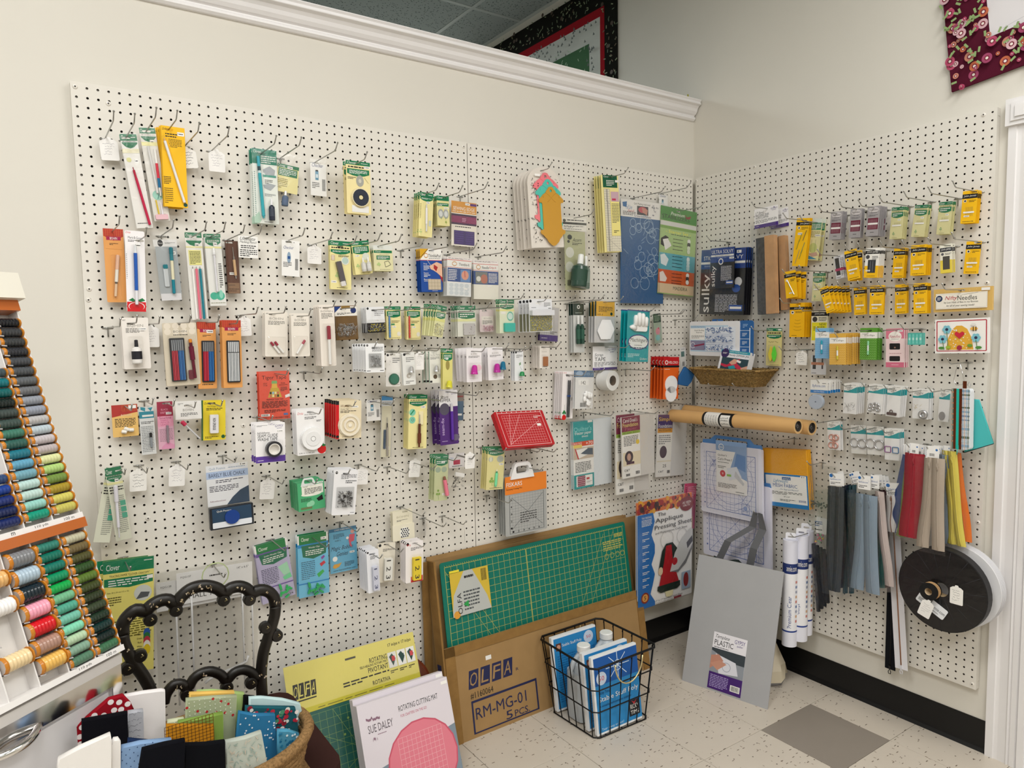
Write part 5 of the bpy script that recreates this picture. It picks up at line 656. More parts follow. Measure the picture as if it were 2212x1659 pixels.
def flat(q, pts, y, c, slot=None):
 if slot is not None:
  x0 = min(p[0] for p in pts); x1 = max(p[0] for p in pts); z0 = min(p[1] for p in pts); z1 = max(p[1] for p in pts)
  sx0 = min(p[0] for p in slot); sx1 = max(p[0] for p in slot); sz0 = min(p[1] for p in slot); sz1 = max(p[1] for p in slot)
  if sx0 > x0 and sx1 < x1 and sz0 > z0 and sz1 < z1:
   al = list(pts) + list(slot); tri = tessellate_polygon([[Vector((a, b,0)) for a, b in pts], [Vector((a, b,0)) for a, b in slot]])
   q.add([(a, y, b) for a, b in al], [tuple(t) for t in tri], c); return
  if not (sx1 < x0 or sx0 > x1 or sz1 < z0 or sz0 > z1) and len(pts) == 4 and sz1 >= z1 - .02: # slot runs over the upper edge: split round it
   pass
 q.add([(a, y, b) for a, b in pts], [tuple(range(len(pts)))] if len(pts) < 5 else [tuple(t) for t in tessellate_polygon([[Vector((a, b,0)) for a, b in pts]])], c)
def part(parent, p, w, h):
 kind, name = p[1], p[2]; a = p[3:]; q = MB(); X = lambda u: u * w; Z = lambda v: -v * h; M = None
 if kind == 'pen':                                       # x, y, length (of the card height), lean, [(share, radius in tenths.., colour)]
  x, y, L, ang, segs = a; L *= h; rs = max(s[1] for s in segs); R = min(rs,.5) * 1.0
  prof = []; keys = []; z = L / 2; tot = sum(s[0] for s in segs); rr = [s[1] * .95 for s in segs]
  for i, s in enumerate(segs):
   prof.append((rr[i], z)); z2 = z - L * s[0] / tot; prof.append((rr[i], z2)); keys += [s[2]] * 2; z = z2
  prof = [(rr[0] * .55, L / 2 + rr[0] * .3)] + prof + [(rr[-1] * .55,-L / 2 - rr[-1] * .3)]; keys = [segs[0][2]] + keys
  prof.reverse(); keys.reverse(); q.lathe(prof, None,8, T(X(x),-max(rr) - .02, Z(y)) @ RY(-ang), keys=keys)
 elif kind == 'dome':
  x0, y0, x1, y1, d = a; z0, z1 = Z(y1), Z(y0); xa, xb = X(x0), X(x1); e = min(d * .5,.12)
  o = rrect(xa, z0, xb, z1,.14); i_ = rrect(xa + e, z0 + e, xb - e, z1 - e,.1); n = len(o)
  vs = [(u,-.012, v) for u, v in o] + [(u,-d * .75, v) for u, v in [( (p_[0] * .85 + r_[0] * .15),(p_[1] * .85 + r_[1] * .15)) for p_, r_ in zip(o, i_)]] + [(u,-d, v) for u, v in i_]
  fs = [(k * n + i, k * n + (i + 1) % n,(k + 1) * n + (i + 1) % n,(k + 1) * n + i) for k in (0,1) for i in range(n)] + [tuple(range(2 * n,3 * n))]
  q.add(vs, fs, 'clear', False)
 elif kind == 'box':
  x0, y0, x1, y1, d, c = a[:6]; r = a[6] if len(a) > 6 else 0; cx, cz = (X(x0) + X(x1)) / 2,(Z(y0) + Z(y1)) / 2; hw_, hh = (X(x1) - X(x0)) / 2,(Z(y0) - Z(y1)) / 2
  q.rbox((-hw_,-d,-hh),(hw_,-.012 if d < .3 else -.03, hh), min(.1, hw_ * .4), c, T(cx,0, cz) @ RY(r))
 elif kind == 'disc':                                    # x, y, radius (of width), depth, [(radius share, colour, depth share)]
  x, y, r, d, rings = a; r *= w; n = 20 if r > .3 else 10; prof = []; keys = []
  for i, rg in enumerate(rings):
   dz = d * (rg[2] if len(rg) > 2 else 1)
   prof += [(r * rg[0],.012 if i == 0 else prof[-1][1]),(r * rg[0], dz)]; keys += [rg[1]] * 2
  prof.append((.001, prof[-1][1])); q.lathe(prof, None, n, T(X(x),0, Z(y)) @ RX(90), keys=keys, cap=False, smooth=False)
 elif kind == 'ring':
  x, y, R, r, d, co, ci = a; R *= w; r *= w; M_ = T(X(x),0, Z(y)) @ RX(90)
  q.lathe([(R,.01),(R, d),(r, d),(r,.05)], None,24, M_, keys=[co, co, ci], cap=False, smooth=False); q.lathe([(r,.05),(.001,.05)], ci,24, M_, cap=False)
  q.lathe([(r * 1.15, d),(r * 1.15, d + .01),(r, d + .01)], ci,24, M_, cap=False)
 elif kind == 'rods':
  x0, y0, x1, y1, n, cs, d = a; r = (X(x1) - X(x0)) / n / 2 * .85
  for i in range(n):
   x = X(x0) + (X(x1) - X(x0)) * (i + .5) / n; q.lathe([(r, Z(y1)),(r, Z(y0))], cs[i % len(cs)],6, T(x,-d - r * .6,0))
 elif kind == 'pins':
  x0, y0, x1, y1, n, cs, chd, L = a; rnd = random.Random(sum(map(ord, name)) + n)
  for i in range(n):
   cx, cz = X(x0) + rnd.random() * (X(x1) - X(x0)), Z(y1) + rnd.random() * (Z(y0) - Z(y1)); d = .06 + rnd.random() * .22; an = rnd.random() * 6.28; l2 = L * .5 * rnd.uniform(.7,1)
   ax, az = math.cos(an) * l2, math.sin(an) * l2; cl = lambda x, z: (min(max(x, X(x0)), X(x1)),-d, min(max(z, Z(y1)), Z(y0)))
   A, B = cl(cx - ax, cz - az), cl(cx + ax, cz + az)
   if 'safety' in name or 'clip' in name: q.tube([A,((A[0] + B[0]) / 2 + az * .3,-d - .03,(A[2] + B[2]) / 2 - ax * .3), B,((A[0] + B[0]) / 2 - az * .2,-d - .03,(A[2] + B[2]) / 2 + ax * .2)],.022, cs,3, True)
   else: q.tube([A, B],.016, cs,3)
   if chd: q.ball(B,.055, chd,5)
 elif kind == 'thimble':
  x, y, wd, hd, c = a; r = wd * w / 2; H = hd * h; q.lathe([(r,-H / 2),(r * .98,-H * .4),(r * .9,-H * .3),(r * .72, H * .3),(r * .5, H * .45),(.001, H * .5)], c,12, T(X(x),-r - .02, Z(y)) @ RY(4))
 elif kind == 'bottle':
  x, y, wd, hd, cs = a[:5]; ang = a[5] if len(a) > 5 else 0; r = wd * w / 2; H = hd * h; keys = [cs[2], cs[2], cs[1], cs[2], cs[2], cs[0], cs[0], cs[0]]
  q.lathe([(r * .9,-H / 2),(r,-H * .46),(r,-H * .32),(r, H * .02),(r * .9, H * .12),(r * .38, H * .2),(r * .38, H * .24),(r * .34, H * .48),(r * .2, H / 2)], None,12, T(X(x),-r - .02, Z(y)) @ RY(ang) if True else None, keys=keys)
 elif kind == 'plaque':
  x, y, wd, hd, d, c = a[:6]; sh = a[6] if len(a) > 6 else 'sign'; W_, H_ = wd * w * .5, hd * h * .5; cx, cz = X(x), Z(y)
  if sh == 'leaf': pts = [(math.sin(t) * W_ * (1 - .25 * math.cos(t)), math.cos(t) * H_) for t in [2 * PI * i / 16 for i in range(16)]]; pts = [(a_ * (1 - abs(b_) / H_ * .5), b_) for a_, b_ in pts]; pts.reverse(); q.prism([(cx + a_, cz + b_) for a_, b_ in pts],-d - .18,-d + .0, c)
  elif sh == 'oval': q.prism(circ(cx, cz, W_, H_,16),-d,-.02, c)
  else:
   half = [(0,1),(.16,.98),(.24,.92),(.36,.86),(.44,.78),(.62,.74),(.74,.68),(.96,.58),(1,.5),(.92,.46),(.8,.46),(.74,.42),(.74,-.42),(.86,-.46),(.98,-.46),(1,-.54),(.92,-.6),(.8,-.62),(.66,-.7),(.52,-.76),(.42,-.86),(.28,-.92),(.16,-.97),(0,-1)]
   o = [(cx + a_ * W_ * .5, cz + b_ * H_) for a_, b_ in half]; o = [(cx + a_ * W_ * .78, cz + b_ * H_) for a_, b_ in half] + [(cx - a_ * W_ * .78, cz + b_ * H_) for a_, b_ in reversed(half[1:-1])]
   o.reverse(); q.prism(o,-d - .1,-d + .0, c, holes=[circ(cx, cz + H_ * .86, W_ * .07, None,10)])
   for s_ in (-1,1): q.tube([(cx + s_ * W_ * .5 * math.cos(t),-d - .1, cz + H_ * .62 + H_ * .16 * math.sin(t * 2)) for t in [i * .3 for i in range(8)]],.03, c,4)
 elif kind == 'hex':
  x, y, r, d, c = a; r *= w; q.prism([(X(x) + r * math.cos(PI / 3 * i), Z(y) + r * math.sin(PI / 3 * i)) for i in range(6)],-d,-d + .06, c)
 elif kind == 'glove':
  x, y, wd, hd, c = a; W_, H_ = wd * w, hd * h; x0 = X(x) - W_ / 2; zb = Z(y) - H_ / 2
  q.rbox((x0 + W_ * .2,-.3, zb),(x0 + W_ * .95,-.03, zb + H_ * .5), W_ * .1, c)
  for i,(fx, fh) in enumerate(((.3,.86),(.49,1.0),(.69,.98),(.88,.8))): q.tube([(x0 + W_ * fx,-.18, zb + H_ * .3),(x0 + W_ * fx,-.2, zb + H_ * (fh - .1)),(x0 + W_ * fx,-.17, zb + H_ * fh)], W_ * .1, c,8, rads=[W_ * .1, W_ * .1, W_ * .06])
  q.tube([(x0 + W_ * .3,-.16, zb + H_ * .12),(x0 + W_ * .12,-.2, zb + H_ * .22),(x0 + W_ * .0,-.16, zb + H_ * .2)], W_ * .1, c,8, rads=[W_ * .1, W_ * .1, W_ * .05])
 elif kind == 'lump':
  x0, y0, x1, y1, d, c = a; rnd = random.Random(5)
  for i in range(9):
   cx, cz = X(x0) + rnd.uniform(.2,.8) * (X(x1) - X(x0)), Z(y1) + rnd.uniform(.15,.85) * (Z(y0) - Z(y1)); q.ball((0,0,0),.42, c,9, T(cx,-.26, cz) @ RY(rnd.random() * 90) @ Matrix.Diagonal((1.2,.5,.7,1)))
 elif kind == 'handle':
  x0, y0, x1, y1, d, c = a; xa, xb, za, zb = X(x0), X(x1), Z(y1), Z(y0); hh = zb - za; i_ = (xb - xa) * .18
  o = [(xa, za),(xb, za),(xb - i_ * .3, za + hh * .35),(xb - i_, zb - hh * .1),(xb - i_ * 1.5, zb),(xa + i_ * 1.5, zb),(xa + i_, zb - hh * .1),(xa + i_ * .3, za + hh * .35)]
  q.prism(o,-d / 2, d / 2 if d > .2 else .05, c, holes=[rrect(xa + i_ * 1.3, za + hh * .3, xb - i_ * 1.3, zb - hh * .22, hh * .14)])
 elif kind == 'clips':
  x0, y0, x1, y1, n, c = a; rnd = random.Random(3)
  for i in range(n): q.box((-.3,-.1,-.11),(.3,.1,.11), c, T(X(x0) + rnd.random() * (X(x1) - X(x0)),-.12 - rnd.random() * .3, Z(y1) + rnd.random() * (Z(y0) - Z(y1))) @ RY(rnd.random() * 180))
 elif kind == 'rings':
  pts, R, r, c = a
  for i,(u, v) in enumerate(pts): R_ = R * w; q.tube([(X(u) + R_ * math.cos(t),-.1 - .05 * (i % 2), Z(v) + R_ * math.sin(t)) for t in [2 * PI * j / 14 for j in range(14)]], r * w, c,6, True)
 elif kind == 'rects':
  pts, R, H_, cs = a
  for i,(u, v) in enumerate(pts): rx, rz = R * w / 2, H_ * w * .62; q.tube([(X(u) + b,-.1, Z(v) + c_) for b, c_ in rrect(-rx,-rz, rx, rz,.1)],.055, cs[i],6, True)
 elif kind == 'ovalroll':
  x, y, rx, rz, c = a; M_ = T(X(x),0, Z(y)) @ RX(90) @ Matrix.Diagonal((rx * w, rz * h,1,1)); q.lathe([(1,.01),(1,.5),(.85,.52),(.06,.5),(.05,.3),(.001,.3)], c,24, M_, cap=False)
  q.lathe([(.1,.53),(.001,.53)], '#6c7480',10, M_, cap=False)
 elif kind == 'txt':
  x0, y0, x1, y1, s_, c, d = a; q.text(X(x0), Z(y1), X(x1), Z(y0),-d - .01, s_, c,0,-90 if abs(Z(y0) - Z(y1)) > 1.6 * abs(X(x1) - X(x0)) else 0)
 o = q.build(name, parent)
 if kind == 'pins': o['kind'] = 'stuff'
 if kind in ('dome',): pass
 return o
def card_mesh(design, w, h, slot=None, th=.035):
 """returns (card MB, bag MB or None) in the card frame; top left corner at the origin,-y to the front"""
 base, prims = design; kind, col = base[:2]; rad = base[2] if len(base) > 2 else 0; q = MB(); bag = None; x0, x1, z0, z1 = 0, w,-h,0
 if len(base) > 3: z1, z0, x0, x1 = -base[3] * h,-base[4] * h, base[5] * w, base[6] * w
 holes = [slot] if slot and min(p[0] for p in slot) > x0 + .02 and max(p[0] for p in slot) < x1 - .02 and max(p[1] for p in slot) < z1 - .02 and min(p[1] for p in slot) > z0 else []
 if kind == 'tag':
  r = w * .3; pts = [(0.06 * w,-h),(.94 * w,-h),(w,-h + .06 * w),(w,-.32 * w),(.8 * w,-.17 * w),(.66 * w,-.15 * w),(.6 * w,-.02 * w),(.4 * w,-.02 * w),(.34 * w,-.15 * w),(.2 * w,-.17 * w),(0,-.32 * w),(0,-h + .06 * w)]
  q.prism(pts,0,.02, col)
 elif kind == 'arch':
  pts = [(0,-h),(w,-h)] + [(w / 2 + w / 2 * math.cos(t),-w * .5 * .78 + w / 2 * .78 * math.sin(t)) for t in [PI * i / 14 for i in range(15)]]
  q.prism(pts,0,.1, col, holes=holes)
 elif kind == 'clearcard': q.prism(rrect(0,-h, w,0,.2),0,.1, col + '*')
 else: q.prism(rrect(x0, z0, x1, z1, rad),0, th, col, holes=holes)
 n = 0
 for p in prims:
  if p[0] == 'P': continue
  n += 1; prim(q, p, w, h,-.0022 * n, slot if holes else None)
 if kind == 'bag':
  bag = MB(); m = .05; e = .1; mid = -.12
  xs = [-m, w * .3, w * .7, w + m]; zs = [m * 2,-h * .12,-h * .5,-h * .9,-h - m]
  vs = []
  for j, z in enumerate(zs):
   for i, x in enumerate(xs): vs.append((x,-(.05 + .09 * (1 if 0 < i < 3 else 0) * (1 if 0 < j < 4 else 0)) - .0022 * n - .02 * ((i * 7 + j * 3) % 3), z))
  bag.add(vs, [(j * 4 + i, j * 4 + i + 1,(j + 1) * 4 + i + 1,(j + 1) * 4 + i) for j in range(4) for i in range(3)], 'film', True)
 return q, bag
# ---- peg hooks: a T bracket on the board, a long wire, a bent-up balled tip.  local -y points out of the board
HOOKS = {}
def hook_obj(L):
 if L not in HOOKS:
  q = MB(); r = .068
  q.tube([(-.55,.2,0),(-.5,-.07,0),(.5,-.07,0),(.55,.2,0)], r, 'steel',6)
  q.tube([(0,-.12,-.95),(0,-.12,-.1),(0,-.16,.02),(0,-.35,.06),(0,-(L - 1.0),.02),(0,-(L - .72),.12),(0,-L,.7)], r, 'steel',6)
  q.box((-.3,-.09,-.09),(.3,-.03,.09), 'steel'); q.ball((0,-L,.72),.115, 'steel',8)
  HOOKS[L] = q.build('peg_hook'); return HOOKS[L]
 o = HOOKS[L].copy(); C.objects.link(o); return o
WDIR = {'B': Matrix.Identity(4), 'W': RZ(-90)}
LDEF = {'B': 6.8, 'W': 5.7}
class HK: pass
def hook(wall, v, tip, label, L=None):
 L = L or LDEF[wall]; x, y = px(v, tip); P = at(wall, x, y, L)
 k = HK(); k.wall = wall; k.L = L; k.base = (Vector((P.x,0, P.z - .72)) if wall == 'B' else Vector((WX, P.y, P.z - .72)))
 k.out = Vector((0,-1,0)) if wall == 'B' else Vector((-1,0,0))
 if label:
  o = hook_obj(L); o.matrix_world = inch(T(*k.base) @ WDIR[wall]); tag(o, label, 'peg hook', 'steel peg hooks on the pegboards')
 return k
def hook_fit(wall, v, tip, hole, need):
 for L in (LDEF[wall],7.4,8,8.7,9.5,10.5):
  k = hook(wall, v, tip, None, L); d = hook_depth(k, v, hole)
  if d >= need: break
 return L
def hook_depth(k, v, hole):
 X, Y = px(v, hole); best = (1e9,1)
 d = .35
 while d < k.L - .6:
  u = pj(k.base + k.out * d); e = (u[0] - X) ** 2 + (u[1] - Y) ** 2
  if e < best[0]: best = (e, d)
  d += .05
 return best[1]
ORD = ['front', 'second', 'third', 'fourth', 'fifth', 'sixth', 'seventh', 'eighth', 'ninth', 'tenth']
USED = {}
def pack(wall, v, tip, hole, TL, TR, BL, dn, name, desc, cat='packet', n=1, dd=.3, fan=(0,0,0), L=None, hk=True, th=.035, hang=True, plural=None):
 """hangs n alike packs on one hook; the front one is seen with its corners at TL, TR, BL of zoom view v"""
 if tip and isinstance(hole, tuple) and L is None: L = hook_fit(wall, v, tip, hole,.75 + min(dd,.4) * (n - 1) * .8)
 k = hook(wall, v, tip,('steel peg hook holding the ' + desc) if hk else None, L) if tip else None
 if isinstance(hole, tuple): d = hook_depth(k, v, hole)
 else: d = hole
 dT, dB = (d, d) if not isinstance(d, list) else d
 TLp, TRp, BLp = [at(wall, *px(v, p), dd_) for p, dd_ in ((TL, dT),(TR, dT),(BL, dB))]
 M, w, h = frame(TLp, TRp, BLp); slot = None
 if k is not None and hang:
  loc_ = M.inverted() @ (k.base + k.out * dT); sx, sz = loc_.x, loc_.z
  if sx < .2 or sx > w - .2: sx = min(max(sx,.22), w - .22)
  rx = min(.42, w * .3); sz = min(sz,-.2)
  if D[dn][0][0] not in ('tag',) : slot = rrect(sx - rx, sz - .1, sx + rx, sz + .12,.1,2) if w > 1.1 else circ(sx, sz,.12, None,8)
  if slot: slot = [(min(max(a,.06), w - .06), b) for a, b in slot]
 q, bag = card_mesh(D[dn], w, h, slot, th); parts = [p for p in D[dn][1] if p[0] == 'P']
 lab = desc if n == 1 else 'front one of the stacked ' + desc
 if parts or bag:
  root = empty(name, M); c0 = q.build('card', root)
  for p in parts: part(root, p, w, h)
  if bag: bag.build('clear_bag', root)
 else: root = q.build(name, None, M); c0 = root
 grp = (plural or ('packs stacked with the ' + desc)) if n > 1 else None
 tag(root, lab, cat, grp)
 dep = min(dd,(min(dT, dB) - .25) / max(1, n - 1)) if n > 1 else 0
 for i in range(1, n):
  o = c0.copy(); o.parent = None; o.name = name; C.objects.link(o); rnd = random.Random(i * 7 + int(TL[0]))
  J = T(fan[0] * i + rnd.uniform(-.05,.05),0, fan[1] * i + rnd.uniform(-.04,.04)) @ RY(fan[2] * i + rnd.uniform(-.5,.5))
  o.matrix_world = inch(T(*(k.out * -dep * i if k else (Vector((0,1,0)) if wall == 'B' else Vector((1,0,0))) * dep * i)) @ M @ J)
  tag(o, '%s from the front in the stack of %s' % (ORD[i] if i < 10 else 'rear one', desc), cat, grp)
 return root, k, M, w, h
# ================================================================ everything that hangs on the hooks
# wall, zoom view, hook tip, where the wire meets the front pack (or its distance off the board), corners TL TR BL, design, name, description, category, options
B, Wl = 'B', 'W'
PK = [
(B, 'a',(385,283),(320,513),(250,498),(412,508),(246,705), 'tag', 'hang_tag', 'faded handwritten tag at the top left', 'tag', {}),
(B, 'a',(568,305),(512,525),(435,480),(580,483),(480,1305), 'clo_pen', 'marking_pen_pack', 'green-topped sleeve with one long red pen', 'packet', dict(n=2, dd=.3)),
(B, 'a',(755,253),(685,468),(602,425),(742,430),(672,1240), 'clo_set', 'marking_set_pack', 'sleeve of several marking pens and pink eraser', 'packet', {}),
(B, 'a',(1128,383),(1030,583),(928,588),(1088,588),(935,780), 'tagk', 'hang_tag', 'tag half hidden by the yellow pencil card', 'tag', {}),
(B, 'a',(937,278),(877,450),(790,402),(1000,432),(840,1108), 'yellow_pencil', 'pencil_pack', 'yellow card with slanting white marking pencil', 'packet', dict(n=4, dd=.5, fan=(-.12,0,0))),
(B, 'a',(1388,420),(1270,625),(1205,600),(1347,618),(1203,800), 'tag', 'hang_tag', 'blank-looking tag beside the yellow pencil card', 'tag', {}),
(B, 'a',(1797,497),(1668,650),(1582,600),(1797,628),(1592,1250), 'clo_teal', 'fabric_pen_pack', 'pack with teal pen and small glue bottle', 'packet', dict(n=3, dd=.55)),
(B, 'a',(2015,510),(1872,703),(1815,640),(2005,685),(1832,1150), 'clo_bag', 'glue_pack', 'bag with blue bottle beside the teal pen', 'packet', {}),
(B, 'd',(842,115),(668,292),(603,255),(742,275),(608,568), 'checker', 'sample_card', 'white bagged card with small blue glue stick', 'card', {}),
(B, 'd',(1098,195),(1012,308),(912,262),(1122,290),(912,722), 'clo_disc', 'thread_disc_pack', 'card with round navy thread disc', 'packet', dict(n=2, dd=1.0)),
(B, 'd',(1722,468),(1605,570),(1557,538),(1675,560),(1568,925), 'clo_twz', 'ripper_pack', 'slim yellow card with white folding seam ripper', 'packet', dict(n=4, dd=.55)),
(B, 'd',(1927,488),(1768,590),(1700,572),(1808,582),(1710,832), 'clo_small', 'threader_pack', 'small yellow card with two oval pictures', 'packet', dict(n=6, dd=.35)),
(B, 'd',(2147,458),(1938,580),(1830,580),(2048,610),(1838,1005), 'sewing', 'magnet_strip_pack', 'orange, maroon and purple card in a bag', 'packet', {}),
(B, 'b',(435,-13),(375,130),(288,92),(465,102),(318,735), 'bohin_pen', 'glue_pen_pack', 'orange card with slim white glue pen', 'packet', {}),
(B, 'b',(670,90),(560,140),(478,108),(650,122),(505,815), 'dritz_blue', 'marking_pen_pack', 'white card with blue marking pen and tomato print', 'packet', {}),
(B, 'b',(905,22),(815,155),(712,130),(928,132),(732,737), 'oxo', 'pencil_pouch', 'grey pouch with teal and cream mechanical pencil', 'packet', {}),
(B, 'b',(1190,38),(1072,165),(1000,128),(1145,132),(1045,890), 'clo_pencils', 'pencil_pack', 'long sleeve with white, pink and teal pencils', 'packet', dict(n=2, dd=.3)),
(B, 'b',(1355,43),(1232,178),(1168,140),(1310,143),(1190,770), 'clo_sticker', 'marking_pen_pack', 'sleeve with white pen and round teal stickers', 'packet', dict(n=2, dd=.45)),
(B, 'b',(1522,67),(1387,188),(1352,200),(1462,205),(1355,658), 'awl_box', 'awl_box', 'clear box with wooden-handled tool on brown card', 'box', dict(th=.3)),
(B, 'b',(1672,68),(1550,185),(1465,155),(1635,168),(1467,345), 'ultimate', 'sign_card', 'white printed card below the teal pen pack', 'card', {}),
(B, 'b',(2045,95),(1912,218),(1845,192),(2000,208),(1860,505), 'checker2', 'sample_card', 'white card with blue squeeze bottle picture', 'card', {}),
(B, 'd',(797,893),(632,1000),(578,990),(700,1000),(580,1162), 'tag', 'hang_tag', 'pale tag left of the chalk liner card', 'tag', {}),
(B, 'd',(1008,925),(858,1003),(772,960),(955,975),(770,1385), 'liner', 'chalk_liner_pack', 'yellow card with grey chalk liner', 'packet', dict(n=2, dd=.5)),
(B, 'd',(1213,908),(1070,1000),(957,972),(1108,962),(995,1262), 'bottles2', 'refill_pack', 'tilted yellow card with two white bottles', 'packet', dict(n=2, dd=.6, fan=(0,0,2))),
(B, 'd',(1397,912),(1218,1035),(1148,1003),(1315,1008),(1143,1227), 'clo_hang', 'chalk_box', 'pale yellow box with triangle chalk drawing', 'box', dict(n=3, dd=.5)),
(B, 'd',(1825,965),(1655,1050),(1555,1033),(1742,1040),(1575,1410), 'tpad', 'thimble_dot_pack', 'blue card with leather dots and hand picture', 'packet', dict(n=4, dd=.4)),
(B, 'g',(803,1035),(575,1140),(482,1175),(745,1200),(508,1602), 'tit', 'adhesive_pad_pack', 'white and blue bagged card of clear ovals', 'packet', dict(n=7, dd=.3, hang=False)),
(B, 'g',(1125,1070),(875,1168),(765,1212),(1035,1228),(785,1638), 'ngrip', 'needle_grip_pack', 'bagged card with cream sheet and blue panel', 'packet', dict(n=2, dd=.3, hang=False)),
(B, 'g',(1620,155),(1508,232),(1340,195),(1697,215),(1325,1085), 'plaque', 'sign_blank_pack', 'arched pack of pink, teal and gold plaques', 'packet', dict(n=5, dd=.85)),
(B, 'g',(2082,662),(1858,770),(1713,745),(1993,765),(1745,1540), 'acorn', 'glue_bottle_pack', 'bag with green-labelled glue bottles', 'packet', {}),
(B, 'j',(447,103),(270,215),(172,172),(345,182),(180,945), 'ruler', 'ruler_pack', 'long yellow card with clear gridded ruler', 'packet', dict(n=4, dd=.55)),
(B, 'j',(1068,252),(800,355),(755,340),(842,352),(758,600), 'checker', 'sample_card', 'white card behind the blue stencil pad', 'card', {}),
(B, 'j',(1203,447),(945,535),(775,475),(1132,550),(700,1345), 'stabil', 'stabilizer_pack', 'green, teal and orange stabilizer sheet pack', 'packet', {}),
(B, 'j',(815,290),(525,392),(372,408),(800,465),(398,1450), 'blue_pounce', 'stencil_pad_pack', 'large blue stencil sheet in a clear bag', 'packet', dict(hang=False)),
(B, 'b',(588,852),(535,915),(448,870),(682,868),(478,1320), 'glue_white', 'powder_bottle_pack', 'cream card with black-capped white bottle', 'packet', dict(n=3, dd=.75)),
(B, 'b',(785,860),(695,938),(640,930),(775,930),(650,1127), 'tag', 'hang_tag', 'tag beside the black-capped white bottle', 'tag', {}),
(B, 'b',(1053,850),(945,938),(803,918),(1100,910),(835,1468), 'leads_big', 'lead_set_pack', 'beige pack with leads and maroon lead holder', 'packet', dict(n=2, dd=.25)),
(B, 'b',(1302,850),(1190,938),(1108,905),(1270,908),(1140,1488), 'leads_ob', 'lead_refill_pack', 'orange card with red and blue leads', 'packet', dict(n=2, dd=.3)),
(B, 'b',(1638,778),(1502,860),(1455,855),(1570,850),(1460,1032), 'tag', 'hang_tag', 'tag right of the white leads card', 'tag', {}),
(B, 'b',(1468,865),(1390,925),(1322,890),(1488,892),(1365,1480), 'leads_ow', 'lead_refill_pack', 'orange card with white leads', 'packet', dict(n=6, dd=.28)),
(B, 'e',(393,250),(275,325),(210,290),(408,298),(235,685), 'refill2', 'glue_refill_pack', 'cream card with two white glue refills', 'packet', dict(n=4, dd=.45)),
(B, 'e',(610,275),(515,328),(435,308),(592,310),(460,685), 'refill1', 'glue_refill_pack', 'cream card with one white glue refill', 'packet', dict(n=3, dd=.4)),
(B, 'e',(823,200),(738,250),(678,235),(810,235),(698,770), 'glue_pen', 'glue_pen_pack', 'narrow cream card with red-capped glue pen', 'packet', dict(n=6, dd=.4)),
(B, 'e',(1005,208),(885,248),(812,245),(1005,240),(815,545), 'brown_pins', 'safety_pin_pack', 'brown-backed box of curved safety pins', 'box', dict(th=.2)),
(B, 'e',(1308,220),(1160,268),(1085,255),(1245,250),(1092,480), 'black_pins', 'pin_box', 'white-headed black box of yellow pins', 'box', dict(n=4, dd=.5, th=.2)),
(B, 'e',(1485,230),(1345,262),(1262,250),(1388,250),(1265,535), 'bob_blue', 'measuring_tool_pack', 'small yellow card with twisted blue tool', 'packet', dict(n=3, dd=.3)),
(B, 'e',(1662,212),(1500,265),(1438,250),(1560,252),(1440,538), 'bob_red', 'measuring_tool_pack', 'small yellow card with twisted red tool', 'packet', dict(n=3, dd=.3)),
(B, 'e',(1848,237),(1760,268),(1706,232),(1792,252),(1715,520), 'clo_pins', 'pin_pack', 'tilted yellow-green bag of fine pins', 'packet', dict(n=6, dd=.42, fan=(-.18,0,-1))),
(B, 'e',(2165,222),(2030,265),(1880,243),(2038,243),(1885,518), 'clo_pins2', 'pin_pack', 'clear bag with boxed silver pins', 'packet', dict(n=5, dd=.45, hang=False)),
(B, 'h',(485,262),(235,350),(180,345),(330,345),(185,590), 'pink_box', 'pin_box', 'small clear box of pink flower pins', 'box', dict(th=.1)),
(B, 'h',(665,172),(500,255),(395,232),(555,235),(415,602), 'clo_mag', 'magnetic_pin_pack', 'yellow card with turquoise magnetic pin case', 'packet', dict(n=3, dd=.5)),
(B, 'h',(1225,190),(970,275),(850,310),(1045,330),(845,682), 'gyp_strip', 'marking_strip_pack', 'clear pack with purple foot behind yellow pins', 'packet', dict(n=2, dd=.5, hang=False)),
(B, 'h',(920,200),(828,245),(715,232),(965,232),(742,590), 'yel_pins', 'pin_box', 'wide clear box full of yellow-headed pins', 'box', dict(n=4, dd=.85, th=.1)),
(B, 'h',(1535,188),(1290,268),(1195,262),(1312,262),(1190,815), 'glue_dk', 'glue_bottle_pack', 'bag with dark green header and white caps', 'packet', dict(n=3, dd=.55)),
(B, 'h',(1740,205),(1545,270),(1432,252),(1648,262),(1440,703), 'hexa', 'hexagon_paper_pack', 'orange-headed bag of white paper hexagons', 'packet', dict(n=3, dd=.7)),
(B, 'h',(2090,312),(2010,345),(1790,342),(2030,362),(1788,908), 'gloves', 'glove_pack', 'turquoise pack with white quilting gloves', 'packet', dict(n=3, dd=.75, hang=False)),
(B, 'h',(2415,345),(2145,425),(2065,395),(2145,385),(2092,712), 'clo_fan', 'ornament_pack', 'small dark-headed bag right of the gloves', 'packet', {}),
(B, 'e',(1180,560),(1165,585),(1082,575),(1245,572),(1105,825), 'safety', 'safety_pin_pack', 'card with window of silver safety pins', 'packet', dict(n=6, dd=.85)),
(B, 'e',(1385,603),(1318,662),(1262,655),(1388,656),(1260,945), 'leather_dot', 'grip_pack', 'white card with round dark green grip', 'packet', {}),
(B, 'e',(1500,598),(1447,655),(1400,652),(1508,645),(1395,938), 'thim_m', 'thimble_pack', 'narrow white card with metal thimble', 'packet', dict(n=2, dd=.3)),
(B, 'e',(1612,618),(1548,650),(1512,640),(1592,640),(1507,800), 'tag', 'hang_tag', 'tag between the two metal thimble cards', 'tag', {}),
